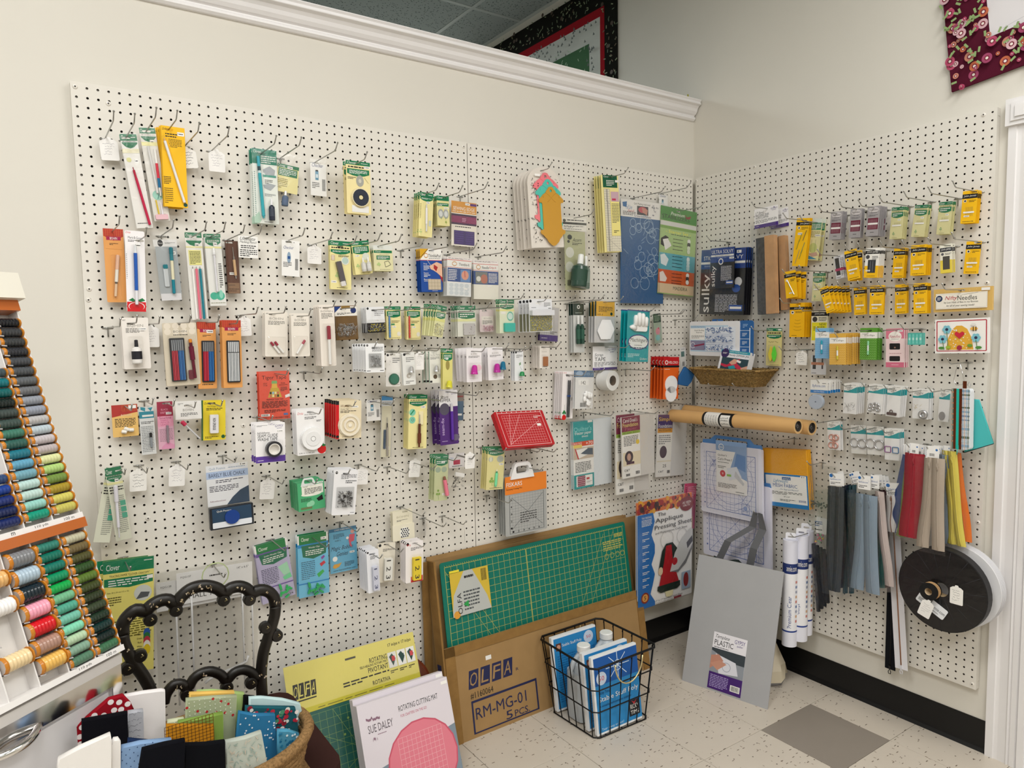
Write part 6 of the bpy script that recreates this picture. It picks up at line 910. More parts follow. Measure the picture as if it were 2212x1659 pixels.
(B, 'e',(1840,573),(1805,625),(1755,618),(1840,618),(1765,970), 'clo_thim', 'rubber_thimble_pack', 'yellow-green card with soft rubber thimble', 'packet', dict(n=2, dd=.5)),
(B, 'e',(1735,590),(1680,648),(1632,640),(1765,636),(1632,918), 'thim_g', 'thimble_pack', 'cream card with green edge and metal thimble', 'packet', dict(n=3, dd=.7, fan=(-.12,0,0))),
(B, 'h',(245,748),(115,795),(35,770),(200,765),(68,1135), 'thim_p', 'thimble_pack', 'white card with one magenta thimble', 'packet', dict(n=4, dd=.9, fan=(-.1,0,-1))),
(B, 'h',(498,722),(345,775),(265,765),(430,755),(325,1112), 'thim_pb', 'thimble_pack', 'white card with magenta and blue thimbles', 'packet', dict(n=3, dd=.8)),
(B, 'h',(745,725),(605,815),(560,792),(655,790),(595,1120), 'thim_gr', 'needle_threader_pack', 'white card with green cone-shaped threader', 'packet', dict(n=3, dd=.5)),
(B, 'h',(1058,705),(875,768),(832,738),(938,738),(818,985), 'leather', 'leather_thimble_pack', 'small card with tan leather thimble', 'packet', dict(n=6, dd=.4)),
(B, 'h',(1335,1018),(1140,1035),(1085,1015),(1210,1018),(1080,1530), 'dr_pen', 'quilting_pen_pack', 'white card with slim black quilting pens', 'packet', dict(n=6, dd=.42)),
(B, 'h',(1535,985),(1385,1020),(1225,1008),(1422,1010),(1235,1425), 'n142', 'iron_cap_pack', 'bag of white cotton numbered 142', 'packet', dict(n=2, dd=.4, hang=False)),
(B, 'c',(543,175),(470,210),(362,185),(588,170),(368,465), 'eraser_o', 'eraser_pack', 'orange card with three white eraser plugs', 'packet', {}),
(B, 'c',(727,125),(645,185),(600,200),(728,190),(580,622), 'leads_t', 'lead_pack', 'clear bag with teal top and black-capped tube', 'packet', dict(hang=False)),
(B, 'c',(913,140),(828,190),(757,158),(893,150),(788,568), 'sewline', 'lead_pack', 'pink sleeve of fabric pencil leads', 'packet', dict(n=2, dd=.3)),
(B, 'c',(1097,155),(1035,178),(918,150),(1145,140),(925,490), 'boh_thr', 'lead_pack', 'white-headed bag with red-capped glass tube', 'packet', dict(n=2, dd=.3)),
(B, 'c',(1330,143),(1238,160),(1145,140),(1355,135),(1148,490), 'erase_y', 'eraser_pack', 'yellow card with white block eraser', 'packet', {}),
(B, 'e',(412,797),(297,832),(155,820),(420,812),(165,1238), 'tiger', 'quilting_tape_pack', 'red bagged card with tape pattern print', 'packet', dict(n=2, dd=.7, hang=False)),
(B, 'e',(278,1200),(255,1282),(125,1268),(383,1252),(150,1612), 'washi', 'washi_tape_pack', 'white and purple card with washi tape roll', 'packet', dict(n=3, dd=.8)),
(B, 'e',(700,1140),(605,1162),(478,1150),(720,1132),(508,1548), 'witch', 'bonding_tape_pack', 'white card with large white tape reel', 'packet', dict(n=4, dd=.5)),
(B, 'e',(998,1075),(938,1092),(825,1072),(1048,1065),(842,1402), 'thread_r', 'basting_tape_pack', 'cream card with red edge and tape reel', 'packet', dict(n=6, dd=.75)),
(B, 'e',(1335,1062),(1150,1058),(1090,1045),(1210,1037),(1092,1248), 'checker', 'sample_card', 'small white bagged card left of craft knife', 'card', {}),
(B, 'e',(1445,1010),(1265,1050),(1225,1028),(1322,1028),(1220,1560), 'ripblue', 'craft_knife_pack', 'tall narrow clear case with craft knife', 'packet', dict(hang=False)),
(B, 'e',(1757,1025),(1628,1022),(1462,1020),(1622,1018),(1462,1490), 'ripper', 'seam_ripper_pack', 'yellow card with brown-handled seam ripper', 'packet', dict(n=6, dd=.28, hang=False)),
(B, 'e',(2075,985),(1890,1000),(1875,1000),(1940,1000),(1882,1240), 'bluebit', 'chalk_pack', 'small blue pouch behind the purple rippers', 'packet', dict(hang=False)),
(B, 'e',(1912,960),(1800,1000),(1720,985),(1880,972),(1728,1460), 'seamfix', 'seam_ripper_pack', 'purple and white card with violet seam ripper', 'packet', dict(n=3, dd=1.1)),
(B, 'c',(485,740),(415,768),(305,735),(445,710),(452,1355), 'clo_awl', 'turning_tool_pack', 'slanting sleeve with long lilac turning tool', 'packet', dict(n=2, dd=.5, fan=(.2,0,17))),
(B, 'c',(678,728),(592,742),(522,735),(670,725),(530,935), 'tagk', 'hang_tag', 'handwritten tag right of the slanting sleeve', 'tag', {}),
(B, 'c',(1033,700),(930,705),(865,695),(1005,688),(868,890), 'tag', 'hang_tag', 'tag left of the blue chalk bag', 'tag', {}),
(B, 'c',(1450,635),(1360,658),(1125,660),(1560,610),(1232,1262), 'chalk_b', 'chalk_pad_pack', 'large zip bag with blue chalk pad', 'packet', dict(hang=False, n=1)),
(B, 'f',(378,305),(232,305),(175,292),(300,290),(175,478), 'tag', 'hang_tag', 'tag left of the green boxes', 'tag', {}),
(B, 'f',(1203,195),(1050,200),(1000,195),(1110,192),(1005,350), 'tag', 'hang_tag', 'tag right of the black safety pins', 'tag', {}),
(B, 'f',(665,305),(600,300),(490,345),(722,308),(500,590), 'green_box', 'template_box', 'pale green box with white hanging loop', 'box', dict(n=7, dd=.45, hang=False, th=.3)),
(B, 'f',(950,220),(920,245),(815,225),(1020,222),(838,615), 'dpins', 'safety_pin_pack', 'white card with blackened safety pins', 'packet', dict(n=6, dd=.5)),
(B, 'f',(1700,178),(1515,135),(1470,118),(1565,118),(1470,285), 'tag', 'hang_tag', 'tag left of the pink tool pack', 'tag', {}),
(B, 'f',(1878,105),(1800,115),(1688,95),(1805,88),(1712,490), 'clo_pink', 'threader_pack', 'yellow-green sleeve with bright pink tool', 'packet', dict(n=3, dd=.7, hang=False)),
(B, 'f',(2035,95),(1880,95),(1810,82),(1942,68),(1832,412), 'clipbag', 'clip_pack', 'clear bag of dark hairpin clips', 'packet', dict(hang=False)),
(B, 'i',(375,435),(265,478),(217,430),(365,425),(220,798), 'clo_grn', 'tracing_tool_pack', 'yellow card with mint green pointed tool', 'packet', dict(n=4, dd=.5)),
(B, 'i',(105,490),(65,478),(20,468),(105,462),(25,615), 'tag', 'hang_tag', 'tag left of the mint green tool', 'tag', {}),
(B, 'f',(1600,590),(1410,597),(1318,590),(1490,560),(1345,842), 'folded', 'button_pack', 'folded cream card with dotted button print', 'packet', dict(n=3, dd=.3)),
(B, 'f',(400,890),(262,870),(110,890),(398,808),(175,1400), 'jumbo', 'clip_pack', 'lilac bag of large green clips', 'packet', dict(n=2, dd=.5, hang=False)),
(B, 'f',(765,860),(625,812),(490,800),(755,755),(535,1335), 'wonder', 'clip_pack', 'bright blue bag of small green clips', 'packet', dict(n=2, dd=.6, hang=False)),
(B, 'f',(1035,725),(880,683),(765,745),(1002,702),(772,1130), 'bobbin', 'bobbin_washer_pack', 'sky blue card with pink figure print', 'packet', dict(hang=False)),
(B, 'f',(1230,960),(1150,942),(1090,928),(1195,905),(1088,1303), 'tape_w', 'tape_measure_pack', 'white card with pale blue tape measure', 'packet', dict(n=6, dd=.5)),
(B, 'f',(1413,905),(1265,875),(1192,865),(1345,848),(1195,1205), 'tape_c', 'tape_measure_pack', 'cream card with white tape measure', 'packet', dict(n=2, dd=.4)),
(B, 'f',(1605,860),(1515,858),(1432,855),(1585,830),(1432,1210), 'tape_y', 'tape_measure_pack', 'white card with yellow tape measure', 'packet', dict(n=4, dd=.5)),
(B, 'v',(445,195),(400,150),(185,148),(665,88),(195,1250), 'tracing', 'tracing_paper_pack', 'tall yellow tracing paper pack', 'packet', dict(n=2, dd=.5, hang=False, fan=(-.5,0,0))),
(B, 'i',(1315,120),(1100,130),(955,210),(1285,168),(960,798), 'freezer', 'paper_pack', 'teal and white pack of freezer paper', 'packet', dict(n=3, dd=.3, hang=False, th=.15)),
(B, 'i',(1703,103),4.6,(1378,170),(1655,130),(1382,705), 'doak', 'paper_pack', 'maroon-topped paper pack, upper one', 'packet', dict(hang=False, th=.3)),
(B, 'i',(1500,85),3.6,(1330,150),(1610,120),(1328,845), 'doak', 'paper_pack', 'maroon-topped paper pack, lower one', 'packet', dict(hang=False, th=.3, hk=False)),
(B, 'i',(2060,33),(1830,98),(1698,145),(1950,140),(1672,688), 'simple', 'paper_pack', 'purple and orange topped vellum pack', 'packet', dict(hang=False, th=.2)),
(B, 'i',(697,597),(570,600),(362,690),(722,632),(410,1200), 'fiskars', 'cutting_mat', 'grey gridded mat with orange header', 'mat', dict(n=4, dd=.6, hang=False)),
(B, 'i',(2165,768),(2010,760),(1950,748),(2030,740),(1985,1135), 'pinkroll', 'seam_roller_pack', 'pink pack with wooden seam roller', 'packet', dict(n=2, dd=.6, hang=False)),
(B, 'q', None,4.2,(118,92),(512,8),(165,845), 'applique', 'pressing_sheet_pack', 'large blue and white pressing sheet pack', 'packet', dict(n=2, dd=.3)),
(B, 'h',(2395,345),3.2,(2183,860),(2348,860),(2180,1320), 'velcro', 'fastener_pack', 'orange and red card of white coin fasteners', 'packet', dict(n=5, dd=.75, hang=False)),
(B, 'k', None,2.6,(145,560),(205,552),(140,800), 'fab_tag', 'sample_bag', 'small clear bag with dark green swatch', 'packet', {}),
(B, 'v',(1340,260),(1220,165),(670,345),(1590,185),(712,705), 'press_hd', 'x', 'x', 'x', None),
# ---------------- right-hand wall
(Wl, 'j',(1230,783),2.9,(1180,925),(1625,895),(1172,1560), 'sulky_b', 'stabilizer_pack', 'large black and blue stabilizer pack', 'packet', dict(n=4, dd=.55, hang=False, th=.2)),
(Wl, 'j', None,3.9,(1268,910),(1508,887),(1258,1305), 'sulky_s', 'stabilizer_pack', 'small black and blue stabilizer pack in front', 'packet', dict(th=.15)),
(Wl, 'l',(362,318),(545,378),(480,362),(592,358),(468,770), 'jj_bent', 'bodkin_pack', 'tall yellow card with bodkins', 'packet', dict(n=3, dd=.3)),
(Wl, 'l',(505,340),(660,352),(590,365),(702,362),(588,720), 'clo_iron', 'pin_pack', 'bag with green label above iron picture', 'packet', dict(n=2, dd=1.0, hang=False)),
(Wl, 'l',(665,258),(822,320),(772,308),(872,300),(768,545), 'grey_n', 'needle_pack', 'grey needle card, left of three', 'packet', dict(n=4, dd=.35)),
(Wl, 'l',(838,218),(990,293),(938,285),(1038,275),(935,530), 'grey_n', 'needle_pack', 'grey needle card, middle of three', 'packet', dict(n=3, dd=.35)),
(Wl, 'l',(1005,208),(1140,262),(1085,262),(1192,252),(1078,515), 'grey_n', 'needle_pack', 'grey needle card, right of three', 'packet', dict(n=6, dd=.35)),
(Wl, 'l',(1182,172),(1375,240),(1290,272),(1398,262),(1270,540), 'clo_n', 'needle_pack', 'green-topped bagged needle card, left of three', 'packet', dict(n=4, dd=.4, hang=False)),
(Wl, 'l',(1392,132),(1572,215),(1490,250),(1602,245),(1465,520), 'clo_n', 'needle_pack', 'green-topped bagged needle card, middle of three', 'packet', dict(n=4, dd=.35, hang=False)),
(Wl, 'l',(1600,95),(1790,188),(1695,225),(1810,215),(1677,500), 'clo_n', 'needle_pack', 'green-topped bagged needle card, right of three', 'packet', dict(n=4, dd=.35, hang=False)),
(Wl, 'l',(1808,42),(1985,150),(1897,132),(2027,118),(1874,408), 'jj', 'needle_pack', 'yellow needle card nearest the top right corner', 'packet', dict(n=4, dd=.35)),
(Wl, 'l',(655,628),(828,680),(793,690),(862,672),(782,890), 'dk_n', 'needle_pack', 'narrow black and white card with pink band', 'packet', dict(n=4, dd=.35)),
(Wl, 'l',(892,595),(970,645),(882,648),(988,618),(948,888), 'jj', 'needle_pack', 'tilted yellow needle card, second row', 'packet', dict(n=2, dd=.7, fan=(.4,-.1,8))),
(Wl, 'l',(998,575),(1125,630),(1070,617),(1190,612),(1062,868), 'jjw', 'needle_pack', 'white and yellow card with dark window', 'packet', dict(n=5, dd=.35)),
(Wl, 'l',(1190,558),(1385,632),(1310,617),(1410,612),(1297,870), 'jj', 'needle_pack', 'yellow needle card, second row, slim stack', 'packet', dict(n=3, dd=.35)),
(Wl, 'l',(1375,550),(1540,605),(1455,595),(1587,582),(1450,852), 'jj', 'needle_pack', 'yellow needle card, second row, thick stack', 'packet', dict(n=5, dd=.35)),
(Wl, 'l',(1598,528),(1765,595),(1700,590),(1802,575),(1690,835), 'jjd', 'needle_pack', 'pale card with black window and yellow foot', 'packet', dict(n=3, dd=.35)),
(Wl, 'l',(1800,485),(2020,580),(1928,560),(2057,555),(1918,835), 'jj', 'needle_pack', 'lone yellow needle card above the wide sign', 'packet', {}),
(Wl, 'l',(498,765),(680,805),(620,832),(707,830),(602,1068), 'clo_n', 'needle_pack', 'small green-topped card behind fanned yellow cards', 'packet', dict(n=3, dd=.35, hang=False)),
(Wl, 'l',(355,800),(480,820),(368,822),(467,800),(428,1040), 'jj_fan', 'needle_pack', 'fanned yellow card with long steel needles', 'packet', dict(n=3, dd=.5, fan=(.62,-.1,4))),
(Wl, 'l',(632,928),(710,965),(672,965),(742,935),(697,1190), 'jj', 'needle_pack', 'tilted yellow needle card, third row', 'packet', dict(n=6, dd=.4, fan=(.42,-.1,2.5))),
(Wl, 'l',(825,905),(1015,965),(965,955),(1064,945),(958,1188), 'jj', 'needle_pack', 'yellow needle card, third row, first upright', 'packet', dict(n=2, dd=.3)),
(Wl, 'l',(998,898),(1165,945),(1105,938),(1227,932),(1098,1182), 'jj', 'needle_pack', 'yellow needle card, third row, second upright', 'packet', dict(n=2, dd=.3)),
(Wl, 'l',(1175,905),(1385,938),(1318,930),(1420,922),(1306,1178), 'jj', 'needle_pack', 'yellow needle card, third row, third upright', 'packet', dict(n=2, dd=.3)),
(Wl, 'l',(1380,880),(1545,930),(1475,920),(1592,910),(1465,1176), 'jj', 'needle_pack', 'yellow needle card, third row, last before sign', 'packet', dict(n=4, dd=.3)),
(Wl, 'l',(1718,920),(1885,978),(1648,972),(2150,938),(1645,1165), 'nifty', 'needle_case_sign', 'wide tan needle card with navy round seal', 'packet', dict(th=.4)),
(Wl, 'l', None,2.2,(1658,1228),(2112,1207),(1652,1515), 'beehive', 'notion_box', 'white box printed with beehive and heart', 'box', dict(th=.6)),
(Wl, 'l',(500,1110),(690,1150),(605,1158),(745,1155),(602,1430), 'jj_new', 'needle_pack', 'white and bright yellow card behind curved needles', 'packet', dict(n=2, dd=.3, hang=False)),
(Wl, 'l',(335,1045),(495,1105),(420,1085),(547,1080),(405,1375), 'jj_curv', 'needle_pack', 'yellow card with curved needles', 'packet', dict(n=7, dd=.3)),
(Wl, 'l',(90,1285),(235,1308),(222,1300),(354,1300),(210,1616), 'shuttle', 'shuttle_pack', 'card with yellow and green tatting shuttles', 'packet', dict(hang=False)),
(Wl, 'k',(1220,545),(1470,575),(1408,578),(1530,585),(1406,742), 'tagk', 'hang_tag', 'white tag with black handwriting', 'tag', {}),
(Wl, 'k',(1410,535),(1620,575),(1572,640),(1735,645),(1568,845), 'dk_n2', 'needle_pack', 'clear pack with black tubes and orange band', 'packet', dict(hang=False)),
(Wl, 'l',(645,1290),(705,1308),(637,1300),(757,1298),(632,1556), 'tul_b', 'needle_pack', 'light blue patterned card with needle tube', 'packet', dict(n=4, dd=.4)),
(Wl, 'l',(988,1280),(1095,1310),(1020,1300),(1167,1298),(1012,1568), 'tul_g', 'needle_pack', 'green patterned card with needle tube', 'packet', dict(n=5, dd=.35)),
(Wl, 'l',(805,1342),(828,1358),(757,1347),(900,1343),(742,1610), 'tul_y', 'needle_pack', 'gold patterned card with needle tube', 'packet', dict(n=8, dd=.5)),
(Wl, 'l',(1175,1275),(1335,1310),(1240,1305),(1396,1300),(1245,1632), 'pink_n', 'needle_box', 'pink and white box with two dark windows', 'box', dict(n=3, dd=.5, th=.25)),
(Wl, 'l',(1365,1265),3.5,(1427,1340),(1568,1338),(1424,1442), 'teal_box', 'floss_box', 'small turquoise box with clear lid', 'box', dict(hk=True, hang=False, th=.2)),
(Wl, 'm',(310,578),(330,605),(245,580),(425,588),(240,885), 'annie_f', 'elastic_pack', 'white and blue header with grey elastic coil', 'packet', dict(n=6, dd=.65, hang=False)),
(Wl, 'm',(562,598),(665,632),(594,615),(732,625),(592,925), 'em_a', 'hardware_pack', 'teal-waved bag of dark bag clasps', 'packet', dict(n=5, dd=.5, hang=False)),
(Wl, 'm',(775,608),(935,645),(852,622),(1010,640),(838,918), 'em_b', 'hardware_pack', 'teal-waved bag of silver snap rings', 'packet', dict(n=4, dd=.4, hang=False)),
(Wl, 'm',(1003,628),(1120,665),(1048,637),(1192,652),(1040,955), 'em_c', 'hardware_pack', 'teal-waved bag with a brown zipper pull', 'packet', dict(n=4, dd=.5, hang=False)),
(Wl, 'm',(1233,658),(1390,683),(1310,672),(1477,682),(1322,980), 'em_d', 'hardware_pack', 'teal-waved bag with a magnetic snap', 'packet', dict(n=3, dd=.6, hang=False)),
(Wl, 'm',(1472,655),(1640,690),(1588,680),(1700,690),(1580,1008), 'em_e', 'hardware_pack', 'teal-waved bag with a grey tassel cap', 'packet', dict(hang=False)),
(Wl, 'm',(280,985),(490,1028),(418,1008),(552,1015),(410,1300), 'em_pink', 'hardware_pack', 'teal-waved bag of rose gold swivel hooks', 'packet', dict(n=2, dd=.6, hang=False)),
(Wl, 'm',(553,1053),(740,1068),(660,1048),(820,1055),(650,1340), 'em_rings', 'hardware_pack', 'teal-waved bag of two small silver rings', 'packet', dict(hang=False)),
(Wl, 'm',(770,1055),(930,1080),(828,1058),(1005,1068),(822,1350), 'em_rings', 'hardware_pack', 'teal-waved bag of two large silver rings', 'packet', dict(hang=False)),
(Wl, 'm',(985,1085),(1095,1110),(1012,1085),(1165,1095),(1008,1405), 'em_rect', 'hardware_pack', 'teal-waved bag of purple and blue rectangles', 'packet', dict(n=4, dd=.4, hang=False)),
(Wl, 'o',(1105,120),(1240,130),(998,232),(1447,255),(1010,815), 'mesh', 'mesh_fabric_pack', 'golden yellow mesh fabric pack', 'packet', dict(n=3, dd=.45, hang=False, th=.35)),
]
for row in PK:
 if row[-1] is None: continue
 w_, v_, tip, hole, TL, TR, BL_, dn, nm, ds, ct, op = row
 pack(w_, v_, tip, hole, TL, TR, BL_, dn, nm, ds, ct, **op)
# hooks that carry nothing, or whose load is built below
for w_, v_, tip, lab, L in (
 (B, 'b',(443,880), 'empty steel peg hook left of the black-capped bottle card',12),(B, 'd',(1590,955), 'empty steel peg hook right of the triangle chalk box', None),(B, 'e',(708,785), 'empty steel peg hook right of the red tape card', None),
 (B, 'k',(343,205), 'empty steel peg hook below the stabilizer packs in the corner',5.4),(B, 'h',(2080,965), 'empty steel peg hook left of the orange fastener cards', None),(B, 'i',(425,880), 'empty steel peg hook left of the grey cutting mats', None),
 (B, 'e',(2020,245), 'steel peg hook half hidden among the green-topped pin bags', None),(B, 'h',(680,748), 'steel peg hook behind the green threader card', None),(B, 'h',(1430,213), 'steel peg hook over the dark green glue bags', None),
 (Wl, 'l',(1765,1560), 'steel peg hook carrying the clip of the plaid pouch', None)):
 hook(w_, v_, tip, lab, L)
# three tags seen edge-on at the wire ends
for v_, base, tip, tg, lab in (('f',(1265,178),(1465,215),(1310,170,330,4), 'edge-on tag right of the small tag above safety pins'),('f',(1575,625),(1785,685),(1603,620,785,.9), 'edge-on tag below the folded button card'),('f',(1745,590),(1960,665),(1942,680,830,6.3), 'edge-on tag on the lone hook above the green mat')):
 k = hook('B', v_, tip, 'steel peg hook with ' + lab)
 P = at('B', *px(v_,(tg[0], tg[1])), tg[3]); h = (tg[2] - tg[1]) / 4.022 / 15.3
 P = k.base + k.out * tg[3]
 q, _ = card_mesh(D['tag'],1.9, h + .25); o = q.build('hang_tag', None, T(P.x, P.y, P.z + .3) @ RZ(62) @ T(-.95,0,0)); tag(o, lab, 'tag')
# ================================================================ larger or one-off things on the boards
def fr(wall, v, TL, TR, BL, dT, dB=None):
 dB = dT if dB is None else dB
 return frame(at(wall, *px(v, TL), dT), at(wall, *px(v, TR), dT), at(wall, *px(v, BL), dB))
def thing(name, label, cat, M, group=None): return tag(empty(name, M), label, cat, group)
def sheet(q, w, h, y, key, nx=6, nz=8, amp=.12, seed=1, x0=0, z0=0):
 """rippled film"""
 rnd = random.Random(seed); vs = [(x0 + w * i / nx, y - amp * rnd.random() * (0 < i < nx) , z0 - h * j / nz) for j in range(nz + 1) for i in range(nx + 1)]
 q.add(vs, [(j * (nx + 1) + i, j * (nx + 1) + i + 1,(j + 1) * (nx + 1) + i + 1,(j + 1) * (nx + 1) + i) for j in range(nz) for i in range(nx)], key, True)
def softslab(q, pts, y0, th, key, M=None, e=.12):
 """polygon (x, z) with a rounded edge, front at y0, back at y0 + th"""
 c = (sum(p[0] for p in pts) / len(pts), sum(p[1] for p in pts) / len(pts)); n = len(pts)
 def inset(k): return [(a + (c[0] - a) * k / max(1e-3, math.hypot(c[0] - a, c[1] - b)), b + (c[1] - b) * k / max(1e-3, math.hypot(c[0] - a, c[1] - b))) for a, b in pts]
 R = [(inset(e), y0),(inset(e * .3), y0 + th * .12),(pts, y0 + th * .5),(inset(e * .3), y0 + th * .88),(inset(e), y0 + th)]
 vs = [(a, y, b) for r_, y in R for a, b in r_]; fs = [(k * n + i, k * n + (i + 1) % n,(k + 1) * n + (i + 1) % n,(k + 1) * n + i) for k in range(4) for i in range(n)]
 q.add(vs, fs, key, True, M); tri = tessellate_polygon([[Vector((a, b,0)) for a, b in R[0][0]]])
 q.add(vs, [tuple(t) for t in tri], key, False, M); q.add(vs, [tuple(i + 4 * n for i in t) for t in tri], key, False, M)
def prints(name, parent, w, h, ps, y0=0, slot=None):
 q = MB()
 for i, p in enumerate(ps): prim(q, p, w, h, y0 - .004 - .0022 * i)
 return q.build(name, parent)
# scrap tape: header card above a bagged roll lying with its hole to the side
k = hook('B', 'h',(1810,712), 'steel peg hook holding the white scrap tape header'); d = hook_depth(k, 'h',(1545,748))
M, w, h = fr('B', 'h',(1410,745),(1675,740),(1425,1005), d)
t = thing('tape_roll_pack', 'white and purple headed bag with large white tape roll', 'packet', M)
q, _ = card_mesh(D['scrap'], w, h); q.build('header_card', t)
q = MB(); R = w * .31; MR = T(w * .58,-.1,-h - R * 1.05) @ RZ(8) @ RX(90)
q.lathe([(R,-1.1),(R,1.15),(R * .5,1.15),(R * .5,.2),(.001,.2)], None,28, MR, keys=['#f0f0ee', '#f4f4f2', '#6f5c4a', '#2c2620'], cap=False); q.build('tape_roll', t)
q = MB(); sheet(q, w * 1.05, h + R * 2.3,-1.35, 'film',5,6,.2,4,0,-h * .9); sheet(q, w * .95, h + R * 2.2,.2, 'film',4,5,.1,5,0,-h * .9); q.build('clear_bag', t)
# stack of small red cutting mats leaning on two hooks
for kx in ((395,440),(530,440)):
 P = at('B', *px('i', kx),0); o = hook_obj(6.8); o.matrix_world = inch(T(P.x + 1.2,0, P.z + .1)); tag(o, 'steel peg hook under the red cutting mats, %s one' % ('left' if kx[0] < 400 else 'right'), 'peg hook', 'steel peg hooks on the pegboards')
M, w, h = fr('B', 'i',(262,122),(688,102),(376,436),2.2,5.6)
for i in range(3):
 Mi = M @ T(-.06 * i,.24 * i,-.03 * i); t = thing('cutting_mat', 'small red cutting mat on hooks - ' + ('frontmost of three' if i == 0 else ('middle of three' if i == 1 else 'rearmost of three')), 'mat', Mi, 'red cutting mats stacked on the hooks')
 q = MB(); q.prism(rrect(0,-h, w,0,.25),0,.2, '#b4141e*'); q.build('mat_body', t)
 if i == 0: prints('printed_grid', t, w, h, [('g',.13,.12,.88,.9,15,11, '#e0a0a0',.004),('g',.06,.05,.94,.95,1,1, '#e8c8c8',.008),('s',.12,.92,.5,.1,.005, '#eec0c0'),('s',.12,.92,.85,.3,.005, '#eec0c0'),('s',.12,.92,.3,.08,.005, '#eec0c0'),('r',.74,.14,.92,.24, '#b4141e'),('l',.76,.15,.92,.23,2, W),('r',.78,.38,.86,.45, W)] + [('e',.06 + .88 * i_ / 9,.03,.008, W) for i_ in range(10)])
# tote frame bag
k = hook('B', 'v',(1340,260), 'steel peg hook holding the long clear bag behind the chair'); d = hook_depth(k, 'v',(1220,165))
M, w, h = fr('B', 'v',(672,250),(1625,95),(740,1640),1.6)
t = thing('tote_frame_bag', 'long clear bag of white tote frames behind the chair', 'packet', M)
q = MB(); sheet(q, w, h,-.35, 'sleeve',8,14,.3,9); sheet(q, w, h,.1, 'film',4,6,.1,8); q.build('clear_bag', t)
q = MB(); q.box((w * .01,.12,-h * .27),(w * .9,.15,-h * .075), '#f3f2f2'); q.build('paper_label', t)
q = MB(); M2 = T(w * .2,0,-h * .05) ; q.box((w * .2,-.06,-h * .245),(w * .96,-.03,-h * .03), '#f4f3f3'); q.build('paper_label', t)
prints('printed_lettering', t, w, h, [('t',.24,.055,.34,.07, 'FQG137', K),('t',.8,.05,.92,.065, '14" x 6.5"', K),('t',.28,.18,.93,.215, 'SMALL TOTE FRAME', K),('o',.58,.085,.14, '#c8d89c',.012),('l',.52,.07,.65,.09,1, K),('t',.05,.1,.15,.115, 'FQG138', K),('t',.15,.225,.2,.25, 'M', K)],-.06)
for x in (.19,.34,.85,.95): q = MB(); q.tube([(w * x,0,-h * .2),(w * (x + .01),0,-h * .93)],.11, '#e8e8ea*',6); q.build('frame_rod', t)
q = MB(); q.tube([(w * .45,-.05,-h * .82),(w * .5,-.05,-h * .8),(w * .88,-.05,-h * .74),(w * .9,-.05,-h * .7)],.16, '#e8e8ea*',6); q.build('frame_rod', t)
# pressing bars with clappers: two alike, front one nearer the corner side
for i,(TL, TR, BL_, tip, hole, lab) in enumerate((((115,288),(318,242),(103,458),(95,225),(228,283), 'front pressing bar pack with dark felt and pale wood'),((250,300),(405,262),(240,462), None, None, 'rear pressing bar pack with dark felt and pale wood'))):
 if tip: k = hook('W', 'l', tip, 'steel peg hook holding the pressing bar packs'); d = hook_depth(k, 'l', hole)
 dd_ = d - (1.6 if i else 0); M, w, h = fr('W', 'l', TL, TR, BL_, dd_); t = thing('pressing_bar_pack', lab, 'packet', M, 'pressing bar packs')
 q, _ = card_mesh(D['press_hd'], w, h); q.build('header_card', t); bh = h * 3.9; z1 = -h * 1.52
 q = MB(); q.rbox((w * .12,-.5, z1 - bh),(w * .5,.5, z1),.12, 'felt'); q.build('felt_bar', t)
 q = MB(); q.rbox((w * .52,-.75, z1 - bh),(w * .9,.3, z1 + .1),.1, 'clapper_wood'); q.build('wooden_clapper', t)
 q = MB(); sheet(q, w * 1.05, h * 4.8,-.95, 'film',5,9,.3,12 + i,0,-h * .85); sheet(q, w, h * 4.7,.55, 'film',3,5,.1,14,0,-h * .9); q.build('clear_bag', t)
# binding guide sheets with a blue plastic tool
M, w, h = fr('W', 'k',(258,275),(802,266),(262,640),3)
t = thing('binding_guide_pack', 'white and blue quilt binding pack above the woven basket', 'packet', M)
q = MB(); q.prism(rrect(0,-h, w,0,.4),-.15,.15, '#e6e6e8'); q.build('folded_cover', t)
rb = random.Random(4)
prints('printed_front', t, w, h, [('r',.02,.12,.78,.88, '#b9d3e6'),('r',.34,.16,.92,.86, '#e4eaf2'),('t',.02,.14,.32,.18, 'Quilt Binding Express', '#2a5a9c'),('r',.02,.2,.32,.54, W),('t',.1,.24,.3,.29, 'Quilt Binding', K),('t',.14,.3,.26,.35, 'Express', K),('l',.04,.4,.3,.5,3, '#888'),('r',.02,.56,.32,.84, '#8a86a0'),('o',.07,.7,.05, '#dcdce4',.01),('s',.1,.72,.31,.66,.025, '#8a2a4a')]
 + [('p' if False else 's',.36 + rb.random() * .52,.2 + .25 * r_ + rb.random() * .15,0,0,.008, '#4a6aa0', rb.random() * 3.1,.02 + rb.random() * .02) for r_ in range(3) for _ in range(70)] + [('s',.35, y,.9, y,.004, '#2a4a8c') for y in (.37,.42,.62,.67)],-.15)
q = MB(); q.prism([(a, b) for a, b in rrect(w * .985,-h * 1.0, w * 1.24,.05,.45)],-.05,.12, '#2f62a0*'); q2 = MB(); q2.prism(rrect(w * .45,-.1, w * .66,.35,.15),.0,.12, '#2f62a0*', holes=[circ(w * .55,.12,.15, None,8)]); q2.build('hanging_tab', t)
for p in [('l',1.05,.08,1.14,.2,3, '#9fc0e0')] + [('s',1.0, y,1.17, y,.006, '#dce8f4') for y in (.27,.5,.72)] + [('l',1.04, y,1.13, y + .1,3, '#dce8f4') for y in (.33,.56,.78)] + [('s',1.18,.2,1.18,.9,.014, '#f0f4f8')]: prim(q, p, w, h,-.06)
q.build('blue_guide', t)
